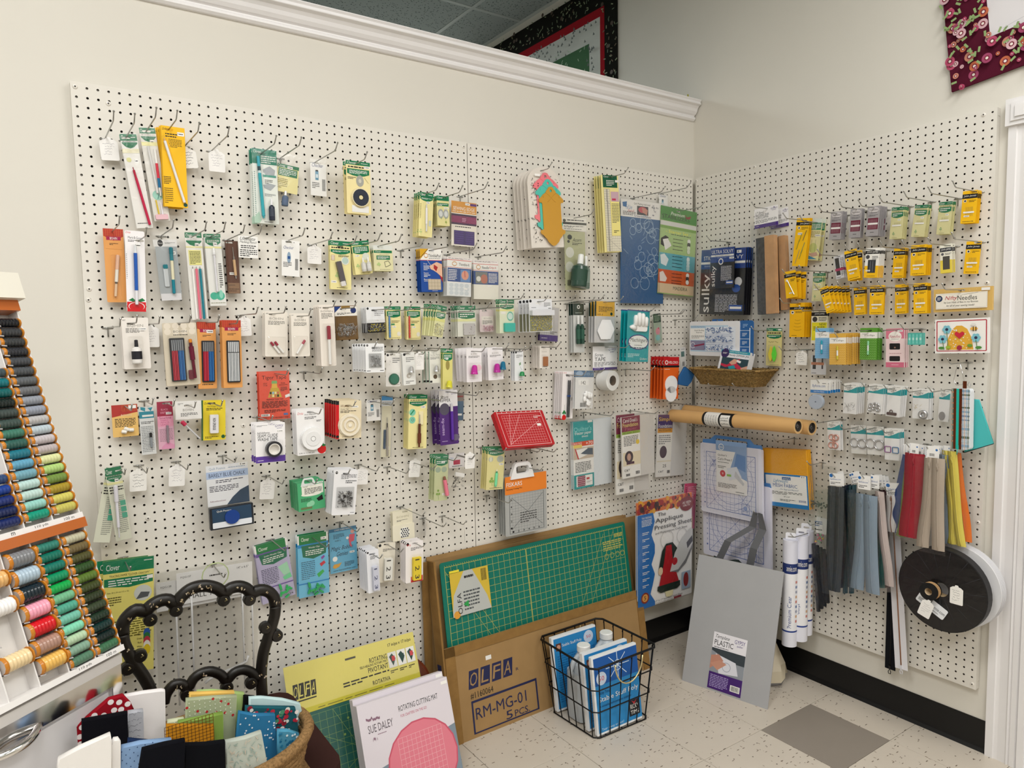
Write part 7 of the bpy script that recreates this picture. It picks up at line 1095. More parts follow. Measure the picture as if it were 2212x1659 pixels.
# seagrass basket shelved on two hooks, with a boxed zipper jig inside
for i, b_ in enumerate(((720,975),(985,975))):
 P = at('W', *px('k', b_),0); o = hook_obj(5.7); o.matrix_world = inch(T(WX, P.y + .6, P.z) @ WDIR['W']); tag(o, 'steel peg hook under the woven basket, %s one' % ('left' if i == 0 else 'right'), 'peg hook', 'steel peg hooks on the pegboards')
A = at('W', *px('k',(322,783)),4.0); Bq = at('W', *px('k',(1070,792)),4.0); zb = at('W', *px('k',(680,965)),4).z
M = T(WX - 3.2,(A.y + Bq.y) / 2, zb) @ RZ(-90); LW = abs(A.y - Bq.y) / 2; H = A.z - zb
t = thing('woven_basket', 'long shallow seagrass basket resting on pegboard hooks', 'basket', M); q = MB(); nl = 30
def brect(hw_, hd, z, wob=0): return [(x, y, z + (.05 * math.sin(j * 2.1 + wob))) for j,(x, y) in enumerate([p for p in rrect(-hw_,-hd, hw_, hd,.5,4)])]
for r_ in range(nl):
 f = r_ / (nl - 1); q2 = rrect(-(LW * (.78 + .22 * f)),-(1.7 + .9 * f), LW * (.78 + .22 * f),1.7 + .9 * f,.5,4); dens = []
 for a_, b_ in zip(q2, q2[1:] + q2[:1]):
  m_ = max(1, int(math.hypot(a_[0] - b_[0], a_[1] - b_[1]) / .22)); dens += [(a_[0] + (b_[0] - a_[0]) * u / m_, a_[1] + (b_[1] - a_[1]) * u / m_) for u in range(m_)]
 q.tube([(x * (1 + .006 * math.sin(j * 1.9 + r_ * PI)), y * (1 + .02 * math.sin(j * 1.9 + r_ * PI)), H * f + .03 * math.sin(j * 1.9 + r_ * 2)) for j,(x, y) in enumerate(dens)], H / nl * .62, 'seagrass',4, True)
q.build('woven_side', t)
q = MB(); q2 = rrect(-LW * 1.01,-2.65, LW * 1.01,2.65,.5,4)
for s_ in (0, PI): q.tube([(x + .07 * math.cos(j * 1.3 + s_), y + .05 * math.sin(j * 1.3 + s_), H + .1 + .08 * math.sin(j * 1.3 + s_)) for j,(x, y) in enumerate([(a_[0] + (b_[0] - a_[0]) * u / 12, a_[1] + (b_[1] - a_[1]) * u / 12) for a_, b_ in zip(q2, q2[1:] + q2[:1]) for u in range(12 if math.hypot(a_[0] - b_[0], a_[1] - b_[1]) > 1 else 2)])],.16, 'seagrass',5, True)
q.build('braided_rim', t)
q = MB(); q.box((-LW * .78,-1.7,0),(LW * .78,1.7,.1), 'seagrass'); q.build('basket_base', t)
M, w, h = fr('W', 'k',(600,575),(912,612),(555,790),3.6,4.4)
t = thing('zipper_jig_box', 'white and teal boxed zipper tool standing in the woven basket', 'box', M)
q = MB(); q.rbox((0,0,-h),(w,1.3,0),.05, '#e9e8ec'); q.build('carton', t)
prints('printed_front', t, w, h, [('r',0,.0,1,.14, '#2d98a8'),('t',.3,.03,.9,.1, 'Leather Sewing Companion', W),('e',.15,.16,.14, '#3b2a5c'),('l',.07,.12,.23,.2,2, W),('t',.28,.18,.98,.29, 'Handy ZIPPER JIG', K),('r',.08,.36,1,1, '#2f4650'),('p', '#c8304c', [(.08,.68),(.3,.72),(.55,.45),(.72,.36),(.62,.6),(.95,.9),(.8,.96),(.5,.74),(.25,.85),(.08,.78)]),('p', '#d9a48c', [(.36,.6),(.5,.4),(.62,.42),(.6,.62),(.46,.7)]),('p', '#d9a48c', [(.78,.8),(1,.66),(1,.95),(.85,.95)]),('p', '#2a9aa8', [(.35,.8),(.55,.7),(.62,.85),(.4,.92)]),('p', W, [(.62,.42),(.76,.48),(.74,.58),(.6,.52)])])
# two long paper rolls carried on hooks near the corner
for i,(b_, lab) in enumerate((((608,1425), 'left'),((932,1465), 'right'))):
 P = at('W', *px('k', b_),0); o = hook_obj(7.0); o.matrix_world = inch(T(WX, P.y + 1, P.z + .45) @ WDIR['W']); tag(o, 'steel peg hook under the long paper rolls, %s one' % lab, 'peg hook', 'steel peg hooks on the pegboards')
for i,(e1, e2, d, lab) in enumerate((((1430,1413),(44,1292),6.2, 'long tan paper roll with black and white label, front one'),((1580,1430),(190,1240),3.6, 'long tan paper roll tucked behind the labelled one'))):
 A = at('W', *px('k', e1), d); Bq = at('W', *px('k', e2), d + (0 if i == 0 else -1)); Bq.y = min(Bq.y,-.6); L = (A - Bq).length; x = (A - Bq).normalized(); z = Vector((0,0,1)); y = z.cross(x).normalized(); z = x.cross(y)
 M = Matrix.Identity(4)
 for j in range(3): M[j][0] = y[j]; M[j][1] = z[j]; M[j][2] = x[j]; M[j][3] = Bq[j]
 t = thing('paper_roll', lab, 'roll', M, 'long paper rolls'); R = 1.12
 q = MB(); q.lathe([(.001,0),(R,0),(R, L),(R * .72, L),(R * .7, L - .5),(.3, L - .5)], None,28, None, keys=['#c9a26c', 'kraft_roll', '#d8b078', '#3f3a36', '#3a3632'], cap=False); q.build('paper', t)
 q = MB(); q.lathe([(R * .7, L - .48),(.3, L - .45),(.28, L - .1),(.14, L - .08),(.13, L - .4),(.001, L - .4)], '#5b5753',16, cap=False); q.build('end_plug', t)
 if i == 0:
  q = MB(); q.lathe([(R + .02, L * .305),(R + .02, L * .55)], '#141414',28, None, cap=False); q.lathe([(R + .03, L * .325),(R + .03, L * .44)], '#efece6',28, None, cap=False); q.build('wrap_label', t)
  q = MB()
  for a0, a1, z0_, z1_, c in ((-60,60,.455,.53, '#efece6'),):
   vs = [((R + .035) * math.cos(math.radians(a)),(R + .035) * math.sin(math.radians(a)), L * zz) for zz in (z0_, z1_) for a in range(130,245,8)]; n = len(vs) // 2; q.add(vs, [(j, j + 1, n + j + 1, n + j) for j in range(n - 1)], c, True)
  for j in range(12):
   for u in range(5): a = math.radians(140 + j * 9); zz = L * (.33 + .021 * u); vs = [((R + .04) * math.cos(a + da),(R + .04) * math.sin(a + da), zz + dz) for da, dz in ((0,0),(.04,0),(.04,.35),(0,.35))]; q.add(vs, [(0,1,2,3)], '#3a3836')
  for a, s_, z0_ in ((172, 'foundation',.46),(198, 'Paper',.465),(150, 'Piecing',.46)):
   vs, fs = textgeo(s_); q.add([((R + .045) * math.cos(math.radians(a + 16 * v)),(R + .045) * math.sin(math.radians(a + 16 * v)), L * (z0_ + .06 * u)) for u, v in vs], fs, '#17171a')
  q.build('printed_label', t)
# cutting and pressing boards hung one above the other
GRID = '#5a6fae'
for i,(TL, TR, BL_, d, lab) in enumerate((((380,520),(1085,640),(385,1320),2.6, 'lower white gridded cutting and pressing board'),((358,168),(995,243),(378,880),3.7, 'upper white gridded cutting board with blue handle'))):
 M, w, h = fr('W', 'o', TL, TR, BL_, d); t = thing('pressing_board', lab, 'board', M, 'cutting and pressing boards'); q = MB(); q.rbox((0,-.2,-h),(w,.3,0),.4, '#dcdbe8'); q.build('padded_board', t)
 prints('printed_grid', t, w, h, [('g',.1,.12,.9,.93,12,12, GRID,.003),('g',.1,.12,.9,.93,1,1, GRID,.008),('s',.1,.12,.9,.93,.004, GRID),('s',.9,.12,.1,.93,.004, GRID),('o',.5,.52,.38, GRID,.005),('o',.5,.52,.3, GRID,.005),('g',.68,.78,.8,.92,1,1, GRID,.006),('e',.74,.84,.03, '#8fa0cc'),('t',.69,.86,.79,.9, 'June Tailor', GRID)] + [('t',.06,.12 + .066 * j,.08,.14 + .066 * j, str(12 - j), GRID) for j in range(12)] + ([('t',.2,.22,.36,.25, 'Quilter\'s', GRID),('t',.17,.27,.38,.31, "Cut'n Press", GRID)] if i else []),-.2)
 q = MB(); za = -.1; o_ = [(.3, za),(w - .1, za),(w - .3,.55),(w * .86,.6),(w * .8,1.35),(w * .24,1.5),(w * .16,.75),(.4,.6)]; q.prism(o_,.02,.25, '#4b7cb6*', holes=[rrect(w * .25,.3, w * .77,.95,.3)]); q.build('blue_handle', t)
 if i:
  q = MB(); q.box((w * .28,-.36,-h * .66),(w * .78,-.34,-h * -.06), '#e9e7e6'); q.build('wrap_card', t)
  prints('wrap_print', t, w, h, [('r',.28,-.06,.78,.08, '#86a3cc'),('p', '#86a3cc', [(.6,.08),(.78,.08),(.78,.46),(.5,.36)]),('o',.37,.03,.045, W,.008),('l',.34,.02,.4,.04,1, W),('t',.31,.13,.46,.16, "Quilter's", K),('t',.31,.18,.54,.215, "Cut'n Press I", K),('l',.31,.235,.5,.25,1, K),('l',.31,.29,.45,.33,2, '#666'),('p', '#5c87bf', [(.62,.1),(.76,.12),(.76,.34),(.58,.28)]),('e',.39,.4,.045, '#c83848'),('t',.375,.385,.405,.41, '2', W),('p', '#d8dce6', [(.46,.32),(.62,.28),(.7,.42),(.5,.48)]),('r',.46,.4,.53,.43, '#8fc04c'),('p', '#c4c6cc', [(.6,.34),(.74,.5),(.72,.53),(.58,.42)]),('l',.31,.53,.62,.6,4, '#777'),('t',.6,.62,.74,.64, 'zwilgmeyer'[:8], '#777') if 0 else ('l',.6,.62,.74,.64,1, '#777')],-.36)
  q = MB(); sheet(q, w * .96, h * .98,-.4, 'film',6,8,.08,21); q.build('clear_wrap', t)
# hook and grey straps of the tote bag that rests on the floor behind the grey board
k = hook('W', 'o',(900,880), 'steel peg hook with the grey tote straps',5.7); HP = k.base + k.out * 4.6
# clear bag of grey beads / chain beside the mesh fabric
M, w, h = fr('W', 'n',(352,62),(560,95),(360,380),1.6)
t = thing('trim_bag', 'clear hanging bag with dark grey trim at its bottom', 'packet', M)
q = MB(); sheet(q, w, h,-.3, 'sleeve',5,8,.15,31); sheet(q, w, h,.1, 'film',3,5,.1,32); q.build('clear_bag', t)
q = MB(); rb = random.Random(8)
for _ in range(46): q.ball((w * rb.uniform(.05,.95),-.05 - .1 * rb.random(),-h * rb.uniform(.84,.98)),.16, '#4a4846*',6)
o = q.build('grey_trim', t); o['kind'] = 'stuff'
hook('W', 'n',(342,55), 'steel peg hook holding the clear bag of grey trim',4.2)
# three vinyl rolls in tubes
for i,(cx, top, bot, d, lab) in enumerate((((338,545),0,1290,2.4, 'third'),((302,580),1,1338,3.9, 'second'),((226,612),2,1365,5.4, 'front'))):
 A = at('W', *px('n', cx), d); Bq = at('W', *px('n',(cx[0] - (16 if i == 2 else 0) + (10 if i == 1 else 0), bot)), d); L = A.z - Bq.z; R = 1.12
 M = T(A.x, A.y, A.z) @ RX(0); t = thing('vinyl_roll', '%s white vinyl roll hanging with navy band' % lab, 'roll', M, 'white vinyl rolls hanging on one hook')
 ROT = RZ(150); band = '#2b4a8a'; q = MB(); q.lathe([(R,-L),(R,-L * .86),(R,-L * .855),(R,-L * .845),(R,-L * .31),(R,-L * .215),(R,-.05),(R * .92,0),(.001,0)], None,24, None, keys=['#e6e6f0*', '#27408a', '#27408a', '#eeeef2*', '#22346e', '#e0e1ee*', '#e0e1ee*', '#d4d5e4*'], cap=False); q.build('rolled_vinyl', t)
 q = MB(); q.prism(rrect(-.75,-.2,.75,1.0,.2),-.06,.06, '#e9e9ee', RZ(-62), holes=[rrect(-.42,.2,.42,.5,.14)]); q.build('hang_tab', t)
 q = MB()
 def cyl(s_, a0, span, z0, z1, c, rot=False):
  vs, fs = textgeo(s_)
  if rot: q.add([((R + .012) * math.cos(math.radians(a0 + span * v)),(R + .012) * math.sin(math.radians(a0 + span * v)), z0 + (z1 - z0) * (1 - u) if False else z0 + (z1 - z0) * u) for u, v in [(u,1 - v) for u, v in vs]], fs, c)
  else: q.add([((R + .012) * math.cos(math.radians(a0 + span * u)),(R + .012) * math.sin(math.radians(a0 + span * u)), z0 + (z1 - z0) * v) for u, v in vs], fs, c)
 cyl('annie.com',186,80,-L * .285,-L * .235, W); cyl('Premium Clear' if i == 2 else 'Vinyl',196,(30 if i == 2 else 18),-L * (.82 if i == 2 else .74),-L * (.52 if i == 2 else .64), '#27408a', True)
 for j in range(9):
  z0 = -L * (.4 + .046 * j); a = math.radians(266); vs = [((R + .012) * math.cos(a + da),(R + .012) * math.sin(a + da), z0 + dz) for da, dz in ((-.12,0),(.2,0),(.2,.4),(-.12,.4))]; q.add(vs, [(0,1,2,3)], ['#c86a5a', '#4a6aa0', '#8a8fa8', '#d0a070'][j % 4])
 q.build('printed_label', t)
hook('W', 'n',(225,575), 'steel peg hook holding the three vinyl rolls',7.6)
# webbing straps in a bag, black
M, w, h = fr('W', 'n',(382,640),(480,655),(362,1130),2.6)
t = thing('strap_pack', 'folded black straps in a narrow clear bag', 'packet', M)
for j in range(4): q = MB(); x = w * (.02 + .24 * j); q.rbox((x,-.3 + .1 * (j % 2),-h * (.97 - .05 * j)),(x + w * .2,.1,-h * .02 * j),.1, '#1c1e24~'); q.build('black_strap', t)
q = MB(); q.box((w * .2,-.05, h * .17),(w * .95,-.02, h * .4), '#eeeeee', RY(8)); q.build('header_card', t); prints('header_print', t, w, h, [('l',.3,-.33,.85,-.25,3, '#2c5ca4'),('l',.3,-.22,.8,-.19,1, K)],-.05)
q = MB(); sheet(q, w * 1.1, h * 1.45,-.5, 'film',4,9,.2,41,-.1, h * .42); q.build('clear_bag', t)
q = MB(); rb = random.Random(2)
for _ in range(14): q.ball((w * rb.uniform(.25,.85),-.1, h * rb.uniform(.02,.14)),.2, random.choice(['#c0504a*', '#c8a83c*', '#7fae8a*', '#b06a8a*']),6)
o = q.build('coloured_clips', t); o['kind'] = 'stuff'
hook('W', 'n',(342,488), 'steel peg hook holding the black strap pack',5.7)
# zippers: header card and long tapes with a coil down the middle
def zipper(i, hd, tape, col, lab, d, nt_=2, bag=True, hk=None, coil=None, seed=0, grp='carded zippers', hdn='zipblk'):
 M, w, h = fr('W', 'n', hd[0], hd[1], hd[2], d); t = thing('zipper_pack', lab, 'zipper', M, grp)
 q, _ = card_mesh(D[hdn], w, h); q.build('header_card', t); Mi = M.inverted()
 rb = random.Random(seed); (xa, ya),(xb, yb) = tape[:2]; A = Mi @ at('W', *px('n',(xa, ya)), d); Bq = Mi @ at('W', *px('n',(xb, yb)), d); tw = tape[2] / nt_
 for j in range(nt_):
  off = (j - (nt_ - 1) / 2) * tw; n = 16; q = MB(); L_, R_, Ml = [], [], []
  for u in range(n + 1):
   f = u / n; x = A.x + (Bq.x - A.x) * f + off * (.85 + .3 * math.sin(f * 3 + seed)) + .1 * math.sin(f * 7 + seed + j * 2); z = A.z + (Bq.z - A.z) * f; yy = -.08 - .16 * j - .08 * math.sin(f * 9 + j + seed)
   L_.append((x - tw * .48, yy + .08, z)); Ml.append((x, yy - .06, z)); R_.append((x + tw * .48, yy + .1, z))
  vs = L_ + Ml + R_ + [(a, b + .12, c) for a, b, c in L_ + R_]; N = n + 1
  q.add(vs, [(u, N + u, N + u + 1, u + 1) for u in range(n)] + [(N + u,2 * N + u,2 * N + u + 1, N + u + 1) for u in range(n)] + [(3 * N + u,3 * N + u + 1,4 * N + u + 1,4 * N + u) for u in range(n)] + [(u, u + 1,3 * N + u + 1,3 * N + u) for u in range(n)] + [(2 * N + u,4 * N + u,4 * N + u + 1,2 * N + u + 1) for u in range(n)], col + '~', True); q.build('zipper_tape', t)
  q = MB(); q.tube([(a, b - .01, c) for a, b, c in Ml],.07, coil or col,5); p0 = Ml[1]; q.box((p0[0] - .1, p0[1] - .2, p0[2] - .35),(p0[0] + .1, p0[1], p0[2] + .1), coil or col); q.tube([(p0[0], p0[1] - .2, p0[2] - .2),(p0[0] + .12, p0[1] - .22, p0[2] - .7),(p0[0] - .05, p0[1] - .2, p0[2] - .8)],.05, coil or col,4); q.build('zipper_coil', t)
 if bag:
  wd = tape[2] + .35; q = MB(); x0 = min(A.x, Bq.x) - wd / 2; sheet(q, abs(A.x - Bq.x) + wd, A.z - Bq.z + .5,-.35 - .16 * nt_, 'film',4,8,.12, seed + 50, x0, A.z + .1); q.build('clear_bag', t)
 if hk: hook('W', 'n', hk, 'steel peg hook holding the ' + lab)
 return t
zipper(0,((640,140),(700,125),(640,225)),((625,225),(615,960),1.5), '#16243a', 'long navy zippers behind the charcoal ones',2.6,1, seed=3)
zipper(0,((655,135),(715,125),(655,215)),((668,225),(640,1000),1.6), '#1d4650', 'long dark teal zippers right of the navy ones',3.0,2, seed=5)
zipper(0,((560,130),(600,125),(560,215)),((650,260),(700,960),1.6), '#30424e', 'slate zippers between the charcoal and blue-grey ones',3.6,1, seed=7)
zipper(0,((500,138),(603,145),(498,225)),((552,235),(535,985),2.6), '#3c4145', 'charcoal grey zippers with white header',4.8,2, seed=1, hk=(520,140))
zipper(0,((850,160),(900,155),(850,240)),((845,290),(800,960),1.3), '#7a6a68', 'mauve brown zipper behind the blue-grey ones',2.4,1, seed=11)
zipper(0,((880,165),(925,160),(880,240)),((890,260),(905,960),1.2), '#3c1a20', 'dark maroon zipper left of the white one',2.0,1, seed=12)
zipper(0,((830,150),(880,150),(830,240)),((860,280),(870,960),1.0), '#0f6a64', 'deep teal zipper behind the pinkish cream one',2.9,1, seed=13)
zipper(0,((800,150),(860,158),(800,245)),((858,270),(930,950),1.3), '#c9bab6', 'pinkish cream zipper with wavy edge',4.4,1, seed=15)
zipper(0,((707,150),(797,162),(695,248)),((770,295),(760,985),4.0), '#8596a6', 'blue-grey zippers with white header',5.2,2, seed=17, hk=(738,158))
zipper(0,((905,208),(1020,212),(908,300)),((948,300),(950,560),1.6), '#eeecee', 'white zipper on teal-waved card',3.4,1, coil='#8a5a44', seed=19, hk=(890,240))
hd2 = lambda x, y: ((x, y),(x + 92, y + 8),(x, y + 90))
zipper(0,((1030,-70),(1100,-60),(1030,20)),((1075,10),(975,565),1.9), '#1f448f', 'royal blue zippers fanned left of the red one',3.4,1, seed=21, hdn='zipred')
zipper(0,((1050,-75),(1110,-65),(1050,10)),((1090,20),(1015,595),1.3), '#7f9a48', 'lime green zipper between blue and red',3.9,1, seed=22, hdn='zipred')
zipper(0,((1130,-70),(1180,-62),(1130,15)),((1165,10),(1145,590),1.3), '#5f7a34', 'olive green zipper right of the red one',3.6,1, seed=23, hdn='zipred')
zipper(0,((1078,-78),(1145,-70),(1075,2)),((1118,0),(1072,598),2.6), '#a01c30', 'bright red zipper with white header',5.0,1, seed=24, hk=(1055,-75), hdn='zipred')
zipper(0,((1180,-60),(1230,-55),(1180,20)),((1195,10),(1160,640),.8), '#e6e6e6', 'narrow white zipper beside the olive one',3.0,1, seed=25, hdn='zipred')
zipper(0,((1250,-60),(1300,-55),(1250,20)),((1315,5),(1310,640),1.5), '#7f8fa0', 'steel blue zipper right of the beige one',3.6,1, seed=26, hdn='zipred')
zipper(0,((1280,-60),(1320,-55),(1280,20)),((1330,10),(1352,645),1.2), '#1a1e26', 'black zipper between steel blue and yellow',3.2,1, seed=27, hdn='zipred')
zipper(0,((1350,-60),(1390,-55),(1350,0)),((1400,-10),(1480,630),1.5), '#e0742a', 'orange zipper at the right end',3.0,1, seed=28, hdn='zipred')
zipper(0,((1320,-60),(1370,-55),(1320,0)),((1365,-20),(1420,655),2.2), '#d8c85c', 'pale yellow zippers left of the orange one',3.6,2, seed=29, hdn='zipred')
zipper(0,((1193,-60),(1290,-50),(1190,28)),((1258,30),(1228,680),3.2), '#b3a596', 'beige zippers with white header',5.4,2, seed=30, hk=(1200,-50), hdn='zipred')
def longzip(a, b, wd, col, coil, lab, d, pull):
 A = at('W', *px('n', a), d); Bq = at('W', *px('n', b), d); z = A - Bq; L = z.length; z.normalize(); x = Vector((0,-1,0)); y = z.cross(x).normalized(); x = y.cross(z)
 M = Matrix.Identity(4)
 for j in range(3): M[j][0] = x[j]; M[j][1] = y[j]; M[j][2] = z[j]; M[j][3] = A[j]
 t = thing('loose_zipper', lab, 'zipper', M)
 for s_ in (-1,1): q = MB(); q.box((min(0, s_ * wd / 2),-.03,-L),(max(0, s_ * wd / 2),.03,0), col + '~'); q.build('zipper_tape', t)
 q = MB(); q.tube([(0,-.05,0),(0,-.05,-L)],.09, coil,6); q.build('zipper_teeth', t)
 q = MB(); q.box((-.16,-.2,-L + .1),(.16,0,-L + .6), coil if pull is None else pull); q.tube([(0,-.15,-L + .1),(.18,-.15,-L - .3),(.14,-.15,-L - .6),(-.14,-.15,-L - .6),(-.18,-.15,-L - .3)],.06, coil if pull is None else pull,5, True); q.build('zipper_pull', t)
longzip((955,960),(938,1545),1.5, '#17181c', '#0c0c0e', 'long black zipper hanging furthest down the board',1.2, '#101012')
longzip((965,560),(1020,1545),1.75, '#e9e8ee', '#9a6a4c', 'long white zipper with copper coil',1.8, '#e0dfe6')
# large ribbon reels seen from the front
A = at('W', *px('n',(1305,975)),5.4); M = T(A.x, A.y, A.z) @ RZ(-90)
R = (at('W', *px('n',(1305,675)),5.4).z - at('W', *px('n',(1305,1270)),5.4).z) / 2
t = thing('ribbon_reel', 'large flat black reel wrapped in shiny film', 'reel', M); MR = M
q = MB(); q.lathe([(.9,1.2),(R,1.2),(R,.0),(R * .98,-.04),(.9,-.04)], None,48, RX(-90) @ T(0,0,0), keys=['#131315', '#1a1a1d', '#131315', 'black_film'], cap=False, smooth=False); q.lathe([(.9,-.04),(.9,1.2)], '#d0b890',20, RX(-90), cap=False); q.build('black_reel', t)
q = MB()
for a in range(0,360,24):
 r0_ = math.radians(a); q.tube([(1.2 * math.cos(r0_),-.05,1.2 * math.sin(r0_)),(R * .96 * math.cos(r0_ + .12),-.05, R * .96 * math.sin(r0_ + .12))],.014, '#3a3a40*',4)
q.build('film_crease', t)
t2 = thing('ribbon_reel', 'white ribbon reel hidden behind the black reel', 'reel', T(A.x + 2.9, A.y - .3, A.z) @ RZ(-90)); q = MB(); q.lathe([(.9,0),(R * 1.0,0),(R * 1.0,1.5),(.9,1.5)], '#e9e9ec',48, RX(-90), cap=False, smooth=False); q.build('white_roll', t2)
q = MB()
for j in range(5): q.lathe([(R * 1.002,.2 + .27 * j),(R * 1.006,.28 + .27 * j),(R * 1.002,.36 + .27 * j)], '#cfcfd4',48, RX(-90), cap=False)
q.build('ribbon_edge', t2)
def onreel(vx, vy, y): P = MR.inverted() @ at('W', *px('n',(vx, vy)),5.4 - y * -1 if False else 5.4); return P.x, P.z
cx, cz = onreel(1245,975,0); t = thing('cord_spool', 'small spool of black and gold cord on the reel centre', 'spool', MR @ T(cx,-.06, cz)); q = MB()
q.lathe([(.45,0),(1.15,0),(1.15,.12),(1.05,.14),(1.05,1.0),(1.15,1.02),(1.15,1.14),(.45,1.14),(.42,.3),(.001,.3)], None,24, RX(90), keys=['#0f0f11'] * 3 + ['#15151a'] + ['#0f0f11'] * 3 + ['#d9c4a4', '#8a7658'], cap=False); q.build('spool_body', t)
q = MB()
for j in range(3): q.tube([(1.08 * math.cos(a_),-.25 - .22 * j,1.08 * math.sin(a_)) for a_ in [2 * PI * u / 20 for u in range(20)]],.05, '#c9a070',5, True)
q.build('gold_cord', t)
cx, cz = onreel(1240,1085,0); q = MB(); q.prism(rrect(0,-1.5,3.9,0,.2),-.05,0, '#eceef2')
for p in (('b',.12,.1,.45,.4),('l',.06,.5,.4,.8,3, '#444'),('t',.55,.35,.97,.62, 'annie.com', K),('l',.6,.75,.8,.85,1, K)): prim(q, p,3.9,1.5,-.06)
o = q.build('barcode_label', None, MR @ T(cx,-.12, cz) @ RY(28) @ T(-1.95,0,.75)); tag(o, 'white barcode label stuck below the reel centre', 'label')
for (v0, lab, rot, d_) in (((1418,1010), 'white handwritten tag on the black reel, right side',0,.1),((1232,1090), 'small cream tag hanging over the barcode label',18,1.25)):
 cx, cz = onreel(*v0,0); q, _ = card_mesh(D['tagk'] if rot == 0 else D['tag'],1.55,2.5); o = q.build('hang_tag', None, MR @ T(cx,-d_ - .06, cz) @ RY(rot) @ T(-.78,0,1.25)); tag(o, lab, 'tag')
# plaid pouch with a turquoise pouch behind it, hanging from a wire clip
k = hook('W', 'l',(1765,1560), None); P0 = k.base + k.out * 2.6
M, w, h = fr('W', 'm',(1735,665),(1925,672),(1700,1285),3.4)
t = thing('zip_pouch', 'plaid zip pouch with brown and turquoise stripe', 'pouch', M); q = MB(); q.rbox((0,-.55,-h),(w,.55,0),.35, '#dfe3e6~'); q.build('pouch_body', t)
rb = random.Random(6); pl = []
for j in range(14): y = .02 + j * .069; pl.append(('r',.56, y,.99, y + rb.choice((.015,.025,.035)), rb.choice(['#8fb0c8', '#a8694c', '#5f6f5c', '#7a93b0', '#c9d6dc'])))
for x, c in ((.62, '#6f86a8'),(.72, '#c9a088'),(.82, '#8fa8c0'),(.92, '#5f6a58')): pl.append(('r', x,.0, x + .03,1, c))
pl += [('r',.0,.0,.13,1, '#5c7468'),('r',.02,0,.05,1, '#c9b8a8')] + [('r',0,.05 + .09 * j,.13,.07 + .09 * j, '#b08870') for j in range(10)]
prints('plaid_print', t, w, h, pl,-.555)
for x0, x1, c, nm in ((.13,.27, '#5a2c18~', 'brown_binding'),(.27,.42, '#2ab4a4~', 'turquoise_zipper'),(.42,.57, '#5a2c18~', 'brown_binding')): q = MB(); q.rbox((w * x0,-.64,-h),(w * x1,-.55,0),.02, c); q.build(nm, t)
q = MB(); q.box((w * .35,-.7,-h * 1.0),(w * .44,-.62,-h * .93), '#2ab4a4*'); q.tube([(w * .38,-.7,-h * 1.0),(w * .36,-.7,-h * 1.09)],.06, '#2ab4a4*',5); q.build('zipper_pull', t)
q = MB(); q.box((w * .5,-.1,-.1),(w * .68,.1, h * .12), '#5a2c18~'); q.tube([(w * .86,0, h * .02),(w * .95,-.1, h * .06),(w * .86,-.1, h * .11),(w * .76,-.1, h * .06)],.05, 'silver',5, True); q.build('hanging_loop', t)
q = MB(); q.tube([P0 + Vector((0,.12,.1)), P0 + Vector((0,.55,-2.2)), P0 + Vector((-.1,.2,-2.75)), P0 + Vector((-.1,-.5,-2.7)), P0 + Vector((0,-.7,-2.2)), P0 + Vector((0,-.1,.12))],.055, 'chrome',6, True); o = q.build('wire_clip'); tag(o, 'bent chrome wire clip on the hook above the plaid pouch', 'clip')
M, w, h = fr('W', 'm',(1940,780),(2010,785),(1840,1330),2.4); pp = [M.inverted() @ at('W', *px('m', p),2.4) for p in ((1935,780),(1992,785),(2143,1243),(1838,1335),(1900,1000))]
q = MB(); softslab(q, [(p.x, p.z) for p in reversed(pp[:4])],0,.3, '#4fb8b8~'); t = empty('turquoise_pouch', M); tag(t, 'plain turquoise fabric flap behind the plaid pouch', 'pouch'); q.build('fabric_flap', t)
q = MB(); q.tube([(pp[3].x,.1, pp[3].z),(pp[2].x,.1, pp[2].z)],.06, '#1c2a30',4); q.build('dark_hem', t)
# blue fabric sheath in the corner
M, w, h = fr('B', 'k',(205,765),(305,850),(140,880),4); o = None
q = MB(); pp = [M.inverted() @ at('B', *px('k', p),4) for p in ((205,765),(305,850),(275,930),(232,980),(140,960),(145,870))]; softslab(q, [(p.x, p.z) for p in reversed(pp)],0,.5, '#2f5f94~'); t = empty('fabric_sheath', M); tag(t, 'small blue fabric scissor sheath in the corner', 'sheath'); q.build('blue_fabric', t)
q = MB(); q.tube([(pp[0].x,.1, pp[0].z),(pp[1].x,.1, pp[1].z)],.08, '#1a222c',5); q.build('dark_binding', t)
# ================================================================ quilts
def quilt(name, label, M, w, h, bands, extra):
 t = thing(name, label, 'quilt', M); q = MB(); q.box((0,0,-h),(w,.25,0), bands[0][4] + '~'); q.build('backing', t)
 q = MB()
 for i,(a, b_, c, d_, col) in enumerate(bands): q.box((w * a,-.03 - .012 * i,-h * d_),(w * c,.0,-h * b_), col + '~')
 q.build('pieced_top', t); prints('quilt_print', t, w, h, extra,-.03 - .013 * len(bands))['kind'] = 'stuff'; return t
